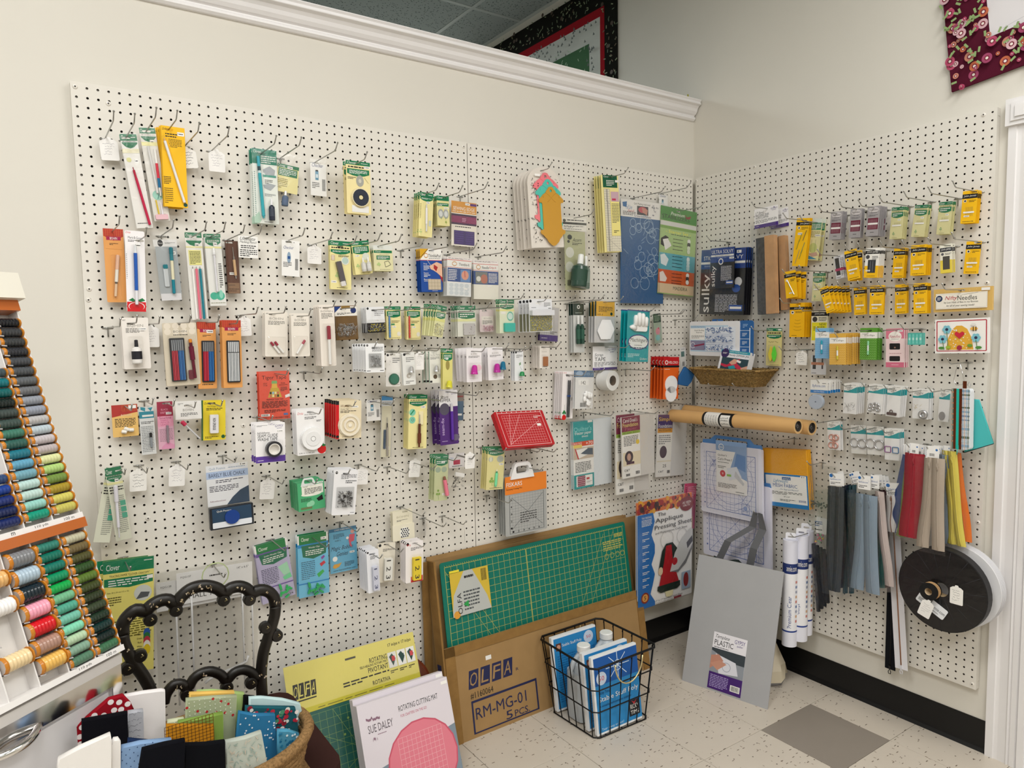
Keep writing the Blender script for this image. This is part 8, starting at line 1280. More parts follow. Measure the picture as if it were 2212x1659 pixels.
# cardinal quilt on the wall of the room beyond: spans y 20.6..~75, hangs below the ceiling trim
A = Vector((WALLX - .35,72,127.2)); Bv = Vector((WALLX - .35,20.6,123.5)); Cv = Vector((WALLX - .35,72,90)); M = Matrix.Identity(4)
M = T(WALLX - .35,73,127.5) @ RZ(-90); w, h = 52.4,50.0; rb = random.Random(12); ex = []
for _ in range(900):
 u, v = rb.random(), rb.random() * .6
 if .1 < u < .93 and .1 < v: continue
 ex.append(('s', u, v,0,0,.004, rb.choice(['#7c8a68', '#8f9a78', '#6a5a44', '#5f6f58']), rb.random() * 3.1,.012));
for _ in range(120):
 u, v = rb.random(), rb.random() * .6
 if .1 < u < .93 and .1 < v: continue
 ex.append(('e', u, v,.008, '#4a3c30'))
for _ in range(700):
 u, v = .13 + rb.random() * .77,.13 + rb.random() * .5
 if .21 < u < .84 and .22 < v or (.2 < u < .84 and v > .22):
  continue
 ex.append(('p', '#5d6460', [(u, v),(u + .008, v + .012),(u - .004, v + .012)]))
for _ in range(160):
 u, v = .2 + rb.random() * .64,.22 + rb.random() * .38
 if .28 < u < .75 and v > .31: continue
 ex.append(('s', u, v,0,0,.003, '#a8c0a4', rb.random() * 3.1,.012))
for j in range(26): u = .5 + rb.random() * .18; v = .38 + rb.random() * .2; ex.append(('s', u, v,0,0,.004, '#5f6664', rb.random() * 3.1,.03))
ex += [('p', '#a3242c', [(.6,.42),(.66,.4),(.7,.44),(.66,.47),(.61,.46)]),('p', '#a3242c', [(.5,.48),(.54,.46),(.56,.5),(.52,.52)])]
quilt('wall_quilt', 'cardinal quilt with black leafy border beyond the partition', M, w, h, [(0,0,1,1, '#1c1c18'),(.1,.1,.93,1, '#9a1c26'),(.125,.135,.905,1, '#cfd2cc'),(.2,.22,.84,1, '#4a6f50'),(.27,.3,.76,1, '#c9ccc8')], ex)
# floral quilt on the right wall, lower corner in view
def wallpt(x, y): return at('W', x, y, WX - (WALLX - .5))
A = wallpt(2093,182); up = wallpt(2037,0); rt = wallpt(2212,137); M, w, _ = frame(up, up + (rt - A), A); H = (A - up).length; M = M @ T(0,0,26); h = H + 26; w = 30; ex = []; rb = random.Random(3)
def inb(u, v): return (u < .1 * 1.0 + .09 or v > 1 - .16) and u < .5
for _ in range(230):
 u, v = rb.random() * .6,.6 + rb.random() * .4
 if not (u < .165 or v > .87): continue
 c = rb.choice(['#c88470', '#b84a6c', '#d8b0b8', '#a04468', '#c46a48'])
 r_ = rb.choice((.008,.012,.02)); ex += [('e', u, v, r_, c),('e', u, v, r_ * .5, '#7c2036'),('e', u, v, r_ * .28, '#f0e4dc')]
for _ in range(200):
 u, v = rb.random() * .6,.6 + rb.random() * .4
 if not (u < .165 or v > .87): continue
 a = rb.random() * 3.1; ex.append(('s', u, v,0,0,.009, '#8fa870', a,.022))
ex += [('p', '#b8323c', [(.26,.745),(.36,.6),(.46,.6),(.5,.72),(.42,.66)]),('p', '#b8323c', [(.42,.66),(.5,.6),(.44,.82)]),('p', '#b8323c', [(.26,.745),(.38,.7),(.44,.82),(.48,.7),(.42,.6),(.34,.6)])] + [('s',.3 + rb.random() * .16,.62 + rb.random() * .12,0,0,.006, '#e08a84', rb.random() * 3,.014) for _ in range(60)] + [('p', '#dcdadc', [(.33,.75),(.385,.7),(.41,.77),(.36,.8)]),('s',.22,.9 - .03,.5,.87 - .03,.003, '#c9c6ca')]
ex = [e for e in ex]
quilt('wall_quilt', 'floral burgundy and white quilt corner high on the right wall', M, w, h, [(0,0,1,1, '#54182c'),(.165,0,.84,.87, '#e0dddf')], ex)
# ================================================================ things standing on the floor
def wframe(O, x, z):
 x = Vector(x).normalized(); z = Vector(z).normalized(); y = z.cross(x).normalized(); x = y.cross(z); M = Matrix.Identity(4)
 for j in range(3): M[j][0] = x[j]; M[j][1] = y[j]; M[j][2] = z[j]; M[j][3] = O[j]
 return M
OL = lambda x, y, w, h, bg, fg: [q_ for i, c in enumerate('OLFA') for q_ in (('p', bg, [(x + w * (i / 4 + .0), y + h),(x + w * (i / 4 + .04), y),(x + w * (i / 4 + .245), y),(x + w * (i / 4 + .205), y + h)]),('t', x + w * (i / 4 + .045), y + h * .14, x + w * (i / 4 + .2), y + h * .86, c, fg,.2))]
# carton of cutting mats: back panel, folded front panel, green mat standing in it; leans on the board
M = wframe((39.4,-6.3,0),(38.4,.5,0),(0,3.9,25.2)); t = thing('mat_carton', 'open brown carton printed in navy, leaning on the pegboard', 'carton', M); w = 38.4
q = MB(); q.box((-.3,1.9,0),(w + .1,2.1,25.9), 'carton'); q.build('back_panel', t)
q = MB(); q.box((0,0,0),(w,.22,13.3), 'carton'); q.box((0,-.12,0),(1.6,0,13.3), 'carton_edge'); q.box((0,-.12,12.0),(w,0,13.3), 'carton_edge'); q.box((w - 1.4,-.12,0),(w,0,13.3), 'carton_edge'); q.build('front_panel', t)
q = MB(); q.box((-.3,.0,0),(-.02,2.0,25.4), 'carton_edge'); q.build('side_flap', t); q = MB(); q.box((0,.2,0),(w,1.9,.2), 'carton'); q.build('carton_base', t)
NV = '#23274e'; pr_ = OL(.085,.3,.205,.19, NV, '#a08055') + [('t',.3,.43,.312,.46, 'R', NV),('t',.09,.53,.19,.6, '#1160064', K),('t',.105,.7,.335,.82, 'RM-MG-01', NV),('t',.235,.85,.265,.94, '5', NV),('t',.275,.87,.345,.94, 'PCS.', NV),('r',.17,.2,.195,.245, '#eceae6')]
for a_, b_, c_, d_ in ((.09,.64,.39,.665),(.09,.985,.39,1.0),(.09,.64,.097,.99),(.383,.64,.39,.99)): pr_.append(('r', a_, b_ * .96, c_, d_ * .96, NV))
o = prints('navy_printing', t, w,13.3, pr_); o.matrix_local = inch(T(0,0,13.3)); o['kind'] = 'stuff'
q = MB(); q.box((-.36,.7,1.2),(-.31,1.7,11.0), NV);
for j in range(22): q.box((-.38,.85,2.2 + .34 * j),(-.36,1.5,2.36 + .34 * j), '#b5966c')
o = q.build('side_print', t); o['kind'] = 'stuff'
Mm = M @ T(1.1,.9,0); t = thing('cutting_mat', 'large green gridded cutting mat standing in the brown carton', 'mat', Mm); w = 36.0; h = 24.6
q = MB(); q.prism(rrect(0,.25, w, h + .25,.4),0,.14, 'mat_green'); q.build('mat_body', t); YL = '#b9b25a'
o = prints('yellow_grid', t, w, h, [('g',.02,.03,.98,.99,34,23, YL,.0012),('g',.02,.03,.98,.99,1,1, YL,.002),('r',.417,.03,.42,.99, YL),('s',.02,.05,.42,.98,.0012, YL),('s',.06,.05,.46,.98,.0012, YL),('s',.92,.05,.55,.98,.0012, YL),('s',.86,.05,.49,.98,.0012, YL),('g',.3,.62,.55,.99,18,20, YL,.0006),('l',.85,.1,.97,.17,5, YL),('o',.866,.205,.013, YL,.002),('o',.9,.205,.013, YL,.002),('o',.934,.205,.013, YL,.002),('o',.965,.205,.013, YL,.002)] + OL(.925,.065,.05,.025, YL, '#0c7060') + [('r',.02 + .0102 * j,.02,.0215 + .0102 * j,.03, YL) for j in range(95)]
 + [('r',.035,.07,.215,.32, '#b9bcb8'),('p', '#d3b53c', [(.035,.07),(.1,.07),(.045,.2),(.035,.3)]),('p', '#d3b53c', [(.14,.07),(.215,.07),(.215,.32),(.2,.24)]),('r',.035,.055,.08,.068, '#e8d83c'),('l',.1,.09,.15,.12,1, K),('b',.18,.08,.205,.15),('e',.053,.31,.015, '#d99a3a'),('l',.09,.18,.17,.3,6, '#4a4f52'),('p', '#2c9c4c', [(.085,.26),(.11,.24),(.11,.28)])] + [('t',.06,.19,.08,.31, 'OLFA', K,0,90)])
o.matrix_local = inch(T(0,0, h + .25)); o['kind'] = 'stuff'
q = MB(); q.box((0,0,0),(43.5,.2,16.2), 'carton'); q.box((0,-.06,0),(1.2,0,16.2), 'carton_edge'); o = q.build('cardboard_sheet', None, wframe((38.2,-.9,8.5),(1,0,0),(0,.02,1))); tag(o, 'flat brown cardboard sheet against the board behind the carton', 'cardboard')
# yellow-topped mat pack and two boxed round mats, with a brown wooden disc behind them
q = MB(); q.lathe([(.001,0),(7.9,0),(8.2,.25),(7.9,.5),(.001,.5)], 'brown_wood',48); o = q.build('wooden_disc', None, wframe((30.2,-1.9,6.7),(1,0,0),(0,-.97,-.2))); tag(o, 'round brown wooden board edge behind the yellow-topped mat pack', 'board')
M = wframe((17.6,-9.2,0),(17.5,.1,0),(0,5.9,16.4)) @ T(0,0,17.5); t = thing('cutting_mat_pack', 'dark green rotating mat in sleeve with yellow header', 'mat', M); w = h = 17.6
q = MB(); q.prism(rrect(.3,-h, w - .1,-.3,.2),0,.3, 'mat_dark'); q.build('mat_body', t)
DG = '#8fae5a'; o = prints('green_mat_grid', t, w, h, [('g',.05,.36,.95,1,18,12, DG,.0015),('s',.05,.42,.95,.95,.002, DG),('s',.95,.42,.05,.95,.002, DG),('s',.3,.36,.62,.99,.002, DG),('s',.7,.36,.3,.99,.002, DG),('r',.945,.36,.948,1, DG)] + [('e', a, b,.008, DG) for a, b in ((.4,.45),(.78,.42),(.36,.55),(.82,.5),(.4,.9))] + [('r',.95,.37 + .015 * j,.965,.373 + .015 * j, DG) for j in range(40)]); o['kind'] = 'stuff'
q = MB(); q.box((0,-.09,-.335 * h),(w,-.05,.0), '#e2d672'); q.box((0,-.095,-.335 * h),(w,-.09,-.3 * h), '#d0c63c'); q.build('yellow_header', t)
o = prints('header_lettering', t, w, h, OL(.04,.13,.17,.1, K, '#e2d672') + [('s',.04,.245,.2,.245,.008, K),('t',.62,.1,.76,.135, 'ROTATING', K),('t',.54,.14,.76,.157, 'SELF-HEALING ROTARY MAT', K),('t',.6,.165,.76,.2, 'PIVOTANT', K),('l',.4,.21,.76,.25,2, K),('t',.62,.26,.76,.29, 'ROTATIVA', K),('t',.78,.035,.97,.065, '17 in/po x 17 in/po', K),('l',.2,.315,.8,.325,1, '#77702c'),('r',.44,.055,.52,.068, '#4a4840')] + [q_ for i in range(3) for q_ in (('r',.765 + .075 * i,.1,.833 + .075 * i,.21, '#e6e5e0'),('p', '#2f4a44', [(.775 + .075 * i,.13),(.8 + .075 * i,.11),(.825 + .075 * i,.15),(.8 + .075 * i,.2)]),('r',.795 + .075 * i,.13,.82 + .075 * i,.165,('#c8323c', '#2f4a44', '#c84a50')[i]),('l',.77 + .075 * i,.225,.83 + .075 * i,.25,2, K))],-.095); o['kind'] = 'stuff'
q = MB(); sheet(q, w * 1.01, h * 1.01,-.13, 'film',5,5,.06,61,-.05,.15); q.build('clear_sleeve', t)
for i,(oy, lab) in enumerate(((1.15, 'rear'),(0, 'front'))):
 M = wframe((24.3,-13.9 + oy,0),(12.6,.3,0),(0,4.3,12.3)) @ T(0,0,12.9 - (0 if i else -.25)); w = 12.6; h = 13; t = thing('mat_box', lab + ' pale lilac box of a pink round cutting mat', 'box', M, 'boxed round cutting mats')
 q = MB(); q.rbox((0,0,-h),(w,1.0,0),.06, '#dcd5dc'); q.build('carton', t)
 if i: o = prints('printed_front', t, w, h, [('p', '#7d8b98', [(0,.62),(.1,.6),(1,.44),(1,1),(0,1)]),('t',.42,.12,.86,.17, 'ROTATING CUTTING MAT', K),('t',.43,.2,.72,.225, 'FOR CRAFTERS ON THE GO', '#b8506c'),('t',.08,.2,.34,.27, 'SUE DALEY', '#5a5058'),('l',.17,.29,.26,.305,1, '#8a6a7c'),('w',.06,.13,.34,.19,1, '#8a6a7c'),('w',.14,.32,.3,.36,1, '#8a6a7c'),('e',.6,.66,.385, '#c8566c'),('e',.6,.66,.37, '#dd7c8c'),('g',.36,.4,.84,.92,10,11, '#eab4bc',.003),('r',.92,.03,.99,.06, W)]); o['kind'] = 'stuff'
 else: prints('printed_front', t, w, h, [('r',.92,.015,.99,.045, W)])
# grey board leaning on the tote bag
def spy(p, O, u, w_):
 r_ = ray(*p); best = None
 for s_ in [x * .25 for x in range(160,600)]:
  P = CV + r_ * (s_ / r_.length); e = pj(P + u * w_); e = (e[0] - 1693) ** 2 + (e[1] - 1239) ** 2
  if best is None or e < best[0]: best = (e, P)
 return best[1]
BLp = at('F',1463,1466,0); BRp = at('F',1646,1529,0); u = (BRp - BLp); w = u.length; u.normalize(); TLp = spy((1510,1197), BLp, u, w); M, w, h = frame(TLp, TLp + u * w, BLp)
t = thing('template_board', 'large plain grey template plastic sheet leaning in the corner', 'board', M); q = MB(); q.box((0,0,-h),(w,.16,0), 'grey_board'); q.build('grey_sheet', t)
q = MB(); q.box((w * .31,-.03,-h * .985),(w * .7,0,-h * .56), '#ece9ee'); q.build('label_card', t)
o = prints('label_print', t, w, h, [('t',.33,.575,.5,.61, 'Template', K,.3),('t',.33,.615,.55,.655, 'PLASTIC', K),('t',.56,.58,.68,.61, 'GYPSY', PU),('t',.59,.615,.66,.635, 'quilter', PU,.3),('l',.33,.665,.5,.675,1, K),('r',.31,.68,.7,.86, '#8f949c'),('p', '#3a4248', [(.31,.68),(.7,.68),(.7,.76),(.55,.76),(.31,.7)]),('p', '#dcdce4', [(.36,.72),(.6,.75),(.64,.84),(.42,.86)]),('o',.5,.8,.05, '#8a8fa0',.005),('p', '#c08874', [(.31,.74),(.4,.72),(.46,.76),(.38,.8),(.31,.84)]),('p', '#c8927c', [(.31,.8),(.42,.76),(.5,.78),(.4,.84)]),('r',.31,.86,.7,.985, '#43206c'),('l',.33,.875,.54,.97,8, '#b0a0d0'),('r',.57,.915,.68,.96, W),('b',.58,.92,.67,.955)],-.03); o['kind'] = 'stuff'
# cloth tote on the floor in the corner, straps up to its hook
t = thing('tote_bag', 'cream sewing-print tote slumped on the floor with grey straps', 'bag', T(89.6,-14.5,0)); q = MB(); n = 26; rb = random.Random(5)
rings = []
for z, sx, sy in ((0,4.3,7.6),(1.2,4.9,8.6),(3.0,4.6,8.3),(6,3.6,6.6),(9,3.0,6.0),(13,2.4,5.6),(17.5,1.6,5.0)):
 rings.append([((sx + .45 * math.sin(j * 1.7 + z)) * math.cos(2 * PI * j / n),(sy + .5 * math.sin(j * 2.3 + z * .7)) * math.sin(2 * PI * j / n), z + (.35 * math.sin(j * 1.3) if z else 0)) for j in range(n)])
vs = [v for r_ in rings for v in r_];
for k_ in range(6): q.add(vs, [(k_ * n + j, k_ * n + (j + 1) % n,(k_ + 1) * n + (j + 1) % n,(k_ + 1) * n + j) for j in range(n)],('#a3a2a6~', '#cfc4ac~', '#d3c8b2~', '#d6ccb6~', '#4f7470~', '#46504c~')[k_], True)
q.add(vs, [tuple(reversed(range(n)))], '#a3a2a6~'); q.build('bag_body', t); bi = Vector((89.6,-14.5,0))
for s_, off in ((-1,-.5),(1,.45)):
 Pm = HP + Vector((0, off,.15)) - bi; a = [Vector((-1.2, s_ * 3.2 + .6,16.5)), Vector((-1.0, s_ * 2.4 - .2 + (Pm.y) * .3,21.5)), Pm + Vector((0, s_ * .5,-2.5)), Pm]; q = MB(); vs = []
 for j, P in enumerate(a): vs += [P + Vector((-.12,-.75 + .25 * (j == 3),0)), P + Vector((.12,.75 - .25 * (j == 3),0)), P + Vector((.2,.75 - .25 * (j == 3),.02)), P + Vector((-.04,-.75 + .25 * (j == 3),.02))]
 q.add(vs, [(4 * j + k_,4 * j + (k_ + 1) % 4,4 * j + 4 + (k_ + 1) % 4,4 * j + 4 + k_) for j in range(3) for k_ in range(4)], '#6c6d70~', False); q.build('strap', t)
q = MB()
for cy, c1 in ((-5, '#b8404c*'),(-1.5, '#6f9a80*')):
 for a_ in (0,1): q.tube([(-5.0 - .1 * a_, cy + .7 * a_ + .45 * math.cos(g),3.9 + .55 * math.sin(g)) for g in [2 * PI * i / 12 for i in range(12)]],.07, c1,4, True)
q.build('scissors_print', t)["kind"] = 'stuff'
# black wire basket with books and jugs
t = thing('wire_basket', 'black wire basket with brass handles on the floor', 'basket', T(0,0,0)); BT = ((54.7,-18.0),(67.3,-17.8),(67.4,-4.9),(55.0,-5.1)); BB = ((56.3,-16.7),(66.2,-17.0),(66.6,-6.9),(55.9,-7.0)); ZT = 11.0
def lerp(a, b, f): return a[0] + (b[0] - a[0]) * f, a[1] + (b[1] - a[1]) * f
def ring(z):
 f = z / ZT; c = [lerp(b_, t_, f) for b_, t_ in zip(BB, BT)]; o = []
 for i in range(4): o += [lerp(c[i], c[(i + 1) % 4], g) for g in (.06,.94)]
 return [(x, y, z) for x, y in o]
q = MB(); q.tube(ring(ZT),.16, '#0c0c0e',6, True); q.build('rim', t)
for z in (.15,4.2,7.6): q = MB(); q.tube(ring(z),.1, '#0c0c0e',5, True); q.build('wire_ring', t)
for s_ in range(4):
 for g in (.08,.25,.42,.58,.75,.92): a = lerp(BB[s_], BB[(s_ + 1) % 4], g); b_ = lerp(BT[s_], BT[(s_ + 1) % 4], g); q = MB(); q.tube([(*a,.1),(*b_, ZT),(*lerp(b_,(61,-11.5),.02), ZT - .5)],.085, '#0c0c0e',5); q.build('upright_wire', t)
for g in (.2,.5,.8): q = MB(); q.tube([(*lerp(BB[0], BB[1], g),.1),(*lerp(BB[3], BB[2], g),.1)],.085, '#0c0c0e',5); q.build('floor_wire', t)
for y0 in (-18.35,-4.7): q = MB(); q.tube([(61.0 + 2.6 * math.cos(a), y0, ZT - .1 + 3.3 * math.sin(a)) for a in [PI + PI * i / 12 for i in range(13)]],.11, 'brass',6); q.build('brass_handle', t)
def book(O, lab, dp, full):
 M = wframe(O,(8.5,-.15,0),(-.0,1.3,10.9)) @ T(0,0,11); t = thing('sheet_pack', lab, 'book', M, 'blue and white packs in the wire basket'); q = MB(); q.rbox((0,0,-11),(8.5, dp,0),.1, '#eceef0'); q.build('page_block', t); q = MB(); q.box((.35,-.03,-10.7),(8.5,0,-.35), '#2a86c4'); q.build('blue_cover', t); Bk = '#1b58a4'
 o = prints('cover_print', t,8.5,11,([('r',.04,.03,1,.38, Bk)] + [('s',.55,.2,.55 + .26 * math.cos(a * PI / 4),.2 + .19 * math.sin(a * PI / 4),.012, '#dcecf8') for a in range(8)] + [('o',.55,.2,.09, '#dcecf8',.01)] if full else [('r',.08,.1,.2,.2, '#5a3a34'),('e',.14,.15,.04, '#d09a80')]) + [('e',.18 if full else .82,.3 if full else .13,.11, '#c9d6e8'),('t',.12 if full else .77,.27 if full else .11,.24 if full else .87,.33 if full else .15, '50', '#c8323c')] + ([('t',.1,.46,.34,.51, "Ricky Tims'", '#123a6c'),('t',.09,.53,.96,.61, 'Stable Stuff Poly', W),('t',.09,.63,.8,.67, 'A versatile multi-purpose stabilizer', '#123a6c'),('r',.72,.72,.96,.92, '#1d2026'),('t',.75,.77,.93,.83, 'RICKY', W),('t',.75,.85,.93,.9, 'TIMS', W),('p', '#c8323c', [(.78,.72),(.84,.75),(.9,.72),(.84,.78)]),('t',.1,.92,.58,.96, 'Tear away or not!', '#bfe0f4')] if full else [('t',.22,.12,.66,.17, 'Stable Stuff Poly', W),('l',.1,.26,.5,.9,20, '#1c6aa8'),('l',.55,.26,.95,.9,20, '#1c6aa8')]),-.03); o['kind'] = 'stuff'
book((56.6,-16.6,.35), 'front blue and white pack with snowflake cover in wire basket',.5,1); book((56.4,-14.9,.35), 'blue pack just behind the snowflake one in wire basket',.6,0); book((56.1,-8.2,.35), 'blue pack at the rear left of the wire basket',.6,0)
for x, y, lab in ((59.0,-10.9, 'clear plastic jug with white cap, left in wire basket'),(64.6,-9.6, 'clear plastic jug with white cap, right in wire basket')):
 t = thing('plastic_jug', lab, 'jug', T(x, y,.3)); q = MB(); S = Matrix.Diagonal((1,1,1,1)); q.rbox((-2.1,-1.9,0),(2.1,1.9,7.0),.9, '#b9c0c6*', None, 'z'); q.lathe([(2.0,6.95),(1.8,8.1),(1.1,9.2),(.85,9.6),(.85,10)], '#b9c0c6*',18); q.build('jug_body', t); q = MB(); q.lathe([(.95,9.75),(1.0,9.8),(1.0,10.6),(.9,10.7),(.001,10.7)], '#eeeeec*',18); q.build('cap', t)
 q = MB(); q.tube([(-1.9,0,6.4),(-2.5,0,7.4),(-1.9,0,8.6),(-.9,0,9.3)],.38, '#b9c0c6*',8); q.build('grip', t)
# ================================================================ carved black chair with its basket of folded fabrics
Y0 = -10.0; vp = lambda p, d=10.0: at('B', *px('v', p), d)
t = thing('carved_chair', 'black worn chair with scalloped carved back', 'chair', T(7.8,-10,0)); CO = Vector((7.8,-10,0))
def rail(name, pts, r=.62, sm=3):
 P = [vp(p) - CO for p in pts]; D_ = []
 for i in range(len(P) - 1):
  p0, p1, p2, p3 = P[max(0, i - 1)], P[i], P[i + 1], P[min(len(P) - 1, i + 2)]
  for j in range(sm): f = j / sm; D_.append(.5 * ((2 * p1) + (p2 - p0) * f + (2 * p0 - 5 * p1 + 4 * p2 - p3) * f * f + (3 * p1 - p0 - 3 * p2 + p3) * f * f * f))
 D_.append(P[-1]); q = MB(); q.tube(D_, r, 'chair_black',10); o = q.build(name, t)
 for v in o.data.vertices: v.co.y *= .8
 return o
rail('top_rail', [(370,830),(372,740),(420,660),(500,600),(580,610),(640,560),(720,515),(800,505),(870,545),(920,480),(1000,410),(1090,378),(1180,375),(1270,400),(1325,440),(1390,395),(1470,378),(1540,400),(1590,440),(1660,412),(1740,425),(1795,480),(1812,560)],.66)
rail('back_stile', [(370,830),(385,920),(440,1030),(500,1130),(570,1230),(630,1350),(650,1500),(655,1800)]); rail('back_stile', [(1812,560),(1805,650),(1775,760),(1740,870),(1700,1000),(1682,1130),(1678,1250),(1685,1400),(1700,1780)])
rail('lower_rail', [(760,1480),(785,1390),(850,1310),(930,1300),(985,1340),(1040,1250),(1120,1195),(1210,1180),(1300,1215),(1350,1265),(1420,1195),(1500,1165),(1580,1185),(1660,1250)],.55)
for i, p in enumerate(((630,690),(872,600),(1322,505),(1565,500),(535,1030),(415,1150),(1715,765),(1822,840),(975,1395),(1352,1330),(1582,1285))):
 P = vp(p) - CO; q = MB(); q.lathe([(.001,-.5),(.55,-.48),(.66,-.3),(.66,.3),(.55,.48),(.001,.5)], 'chair_black',14, T(P.x, P.y, P.z) @ RX(90)); q.tube([(P.x, P.y - .55, P.z),(P.x + .25, P.y - .55, P.z + .1),(P.x + .1, P.y - .55, P.z + .3)],.06, 'brass',4); q.build('carved_scroll', t)
q = MB(); rb = random.Random(9); TR_ = [(1000,410),(1090,378),(1180,375),(900,500),(720,515),(640,560),(420,660),(372,780),(400,960),(1470,378),(1700,412),(1800,520),(1690,1080),(1690,1200),(1140,1190),(900,1300)]
for _ in range(60): c = rb.choice(TR_); P = vp((c[0] + rb.gauss(0,26), c[1] + rb.gauss(0,16))) - CO; a = rb.random() * 6; q.add([(P.x + .14 * math.cos(a + b_) * (1 if b_ % 2 else .4),-.68 + CO.y * 0, P.z + .14 * math.sin(a + b_)) for b_ in (0,1,2,3.5)], [(0,1,2,3)], rb.choice(['#b9a888', '#8f7a5c', '#c9b8a4']))
q.build('gilt_flecks', t)['kind'] = 'stuff'
q = MB(); q.rbox((-8.6,-17,14.6),(8.6,1,16.6),2.0, '#3a2420~', None, 'z'); q.build('seat', t)
for x, y in ((-7.4,-15.5),(7.4,-15.5),(-6.6,0),(6.4,0)): q = MB(); q.tube([(x, y,15),(x * 1.03, y,8),(x, y,0)],.8, 'chair_black',8, rads=[1.0,.7,.55]); q.build('leg', t)
t = thing('rope_basket', 'round-rimmed rope basket holding folded fabrics on the chair', 'basket', T(4.6,-25.5,16.7)); q = MB()
for j in range(9): q.tube([((7.3 + .14 * j) * math.cos(a),(5.4 + .1 * j) * math.sin(a),.3 + .52 * j) for a in [2 * PI * i / 36 for i in range(36)]],.3, 'rope',6, True)
q.build('coiled_side', t); q = MB(); q.tube([(8.6 * math.cos(a),6.3 * math.sin(a),5.0) for a in [2 * PI * i / 36 for i in range(36)]],.5, 'rope',8, True); q.build('rim', t); q = MB(); q.rbox((-8.6,-4.5,0),(8.6,4.5,.4),3, 'rope', None, 'z'); q.build('basket_base', t)
FB = [('white cotton folded tall at the back left',24.5, [(570,245),(720,215),(880,195),(906,200),(914,700),(700,700)], '#e6e2e2', []),
('red cotton with white polka dots',26, [(75,565),(240,440),(440,270),(560,238),(620,300),(655,372),(230,445),(215,660),(150,688)], '#8f1220', [('e', x, y,.045, '#e9e0e0') for x, y in ((.1,.65),(.2,.72),(.2,.9),(.33,.5),(.42,.3),(.55,.36),(.5,.1),(.66,.08),(.78,.14),(.9,.24),(.7,.3),(.36,.36),(.24,.5),(.08,.8),(.8,.33))]),
('grey crackle cotton',27, [(600,380),(725,362),(735,800),(600,800)], '#a9abb2', [('w',.05,.02 + .1 * j,.9,.1 + .1 * j,1, '#6a6c74') for j in range(6)]),
('black cotton square left',28, [(215,450),(595,382),(612,800),(218,800)], '#0c0c12', []),
('light green cotton behind the floral one',24, [(1170,208),(1300,200),(1560,222),(1490,700),(1200,700)], '#a9c47c', []),
('pale yellow cotton',25, [(1108,225),(1478,208),(1478,600),(1105,600)], '#dfb760', []),
('sage cotton with small red roses',26, [(1080,275),(1300,255),(1498,243),(1475,800),(1060,800)], '#a3ab8c', [('e', x, y,.026, '#b3282c') for x, y in ((.1,.1),(.38,.03),(.56,.08),(.8,.02),(.97,.06),(.28,.18),(.44,.22),(.7,.14),(.83,.2),(.18,.27),(.05,.24),(.6,.26),(.9,.36),(.76,.3))] + [('e',.05 + .09 * (j % 10),.05 + .05 * (j // 10),.012, '#d8dccb') for j in range(60)]),
('pale sprigged cotton at the left of the roses',26.6, [(928,455),(1062,430),(1060,800),(915,800)], '#c3c8a8', [('e',.1 + .2 * (j % 5),.05 + .07 * (j // 5),.03, '#e3e6d4') for j in range(30)]),
('olive green cotton',27.2, [(1015,460),(1200,425),(1385,385),(1390,800),(1015,800)], '#7d9a48', []),
('mustard checked cotton',28, [(918,490),(1310,488),(1300,800),(905,800)], '#b87c1c', [('g',.02,.02,.98,.9,13,14, '#6a4412',.012)]),
('pale aqua cotton',25, [(1600,262),(1700,256),(1880,272),(2020,308),(2036,372),(2005,640),(1600,640)], '#bcd6d8', []),
('small black cotton behind the aqua one',24.4, [(1555,245),(1650,252),(1650,600),(1540,600)], '#0b0b0e', []),
('teal cotton with large red and white flowers',26, [(1570,335),(1980,340),(2012,560),(1990,700),(1560,700)], '#1f5560', [('e',.04 + .92 * random.random(),.02 + .6 * random.random(), random.uniform(.02,.05), random.choice(['#c9303c', '#e8e0dc', '#b3283c', '#d8d8d0', '#8a2030', '#4a8a6a'])) for _ in range(90)]),
('mid blue cotton with tiny white flowers',27, [(1515,378),(1640,400),(1812,395),(1835,800),(1470,800)], '#2f729c', [('e',.05 + .9 * random.random(),.03 + .7 * random.random(),.02, '#dfe8ee') for _ in range(60)]),
('blue and white leaf-print cotton roll',28, [(1835,530),(1920,528),(2012,556),(1960,860),(1835,860)], '#4f93b0', [('e', random.random() * .9 + .05, random.random() * .95, random.uniform(.03,.06), random.choice(['#1f6a94', '#d8e6ea', '#2a7ca4', '#e6eef0'])) for _ in range(80)]),
('navy cotton with white pin dots',29.5, [(600,605),(780,622),(780,800),(580,800)], '#1c2c4c', []),
('light blue cotton with dark dots',31, [(545,668),(700,630),(960,605),(900,900),(520,900)], '#84a2c8', [('e',.08 + .14 * (j % 7) + .07 * ((j // 7) % 2),.1 + .1 * (j // 7),.011, '#24406c') for j in range(56)]),
('pale grey-green fern print cotton',31, [(1405,625),(1560,590),(1700,540),(1745,775),(1755,900),(1405,900)], '#b3bab0', [('s', random.random() * .9,.1 + random.random() * .6,0,0,.02, random.choice(['#8fa39a', '#9aaca6', '#c3b8a8']), random.random() * 3,.1) for _ in range(50)]),
('white cotton at the front left',32, [(20,770),(200,670),(455,560),(470,640),(468,900),(0,900)], '#e9e6e2', []),('narrow white cotton fold beside it',31.4, [(462,640),(480,605),(520,598),(540,625),(538,900),(462,900)], '#ece9e6', []),
('left one of two black cottons in front',32.6, [(715,690),(900,640),(1072,608),(1065,900),(680,900)], '#0c0d13', []),('right one of two black cottons in front',31.8, [(1070,648),(1240,640),(1403,620),(1405,900),(1060,900)], '#0b0c11', [])]
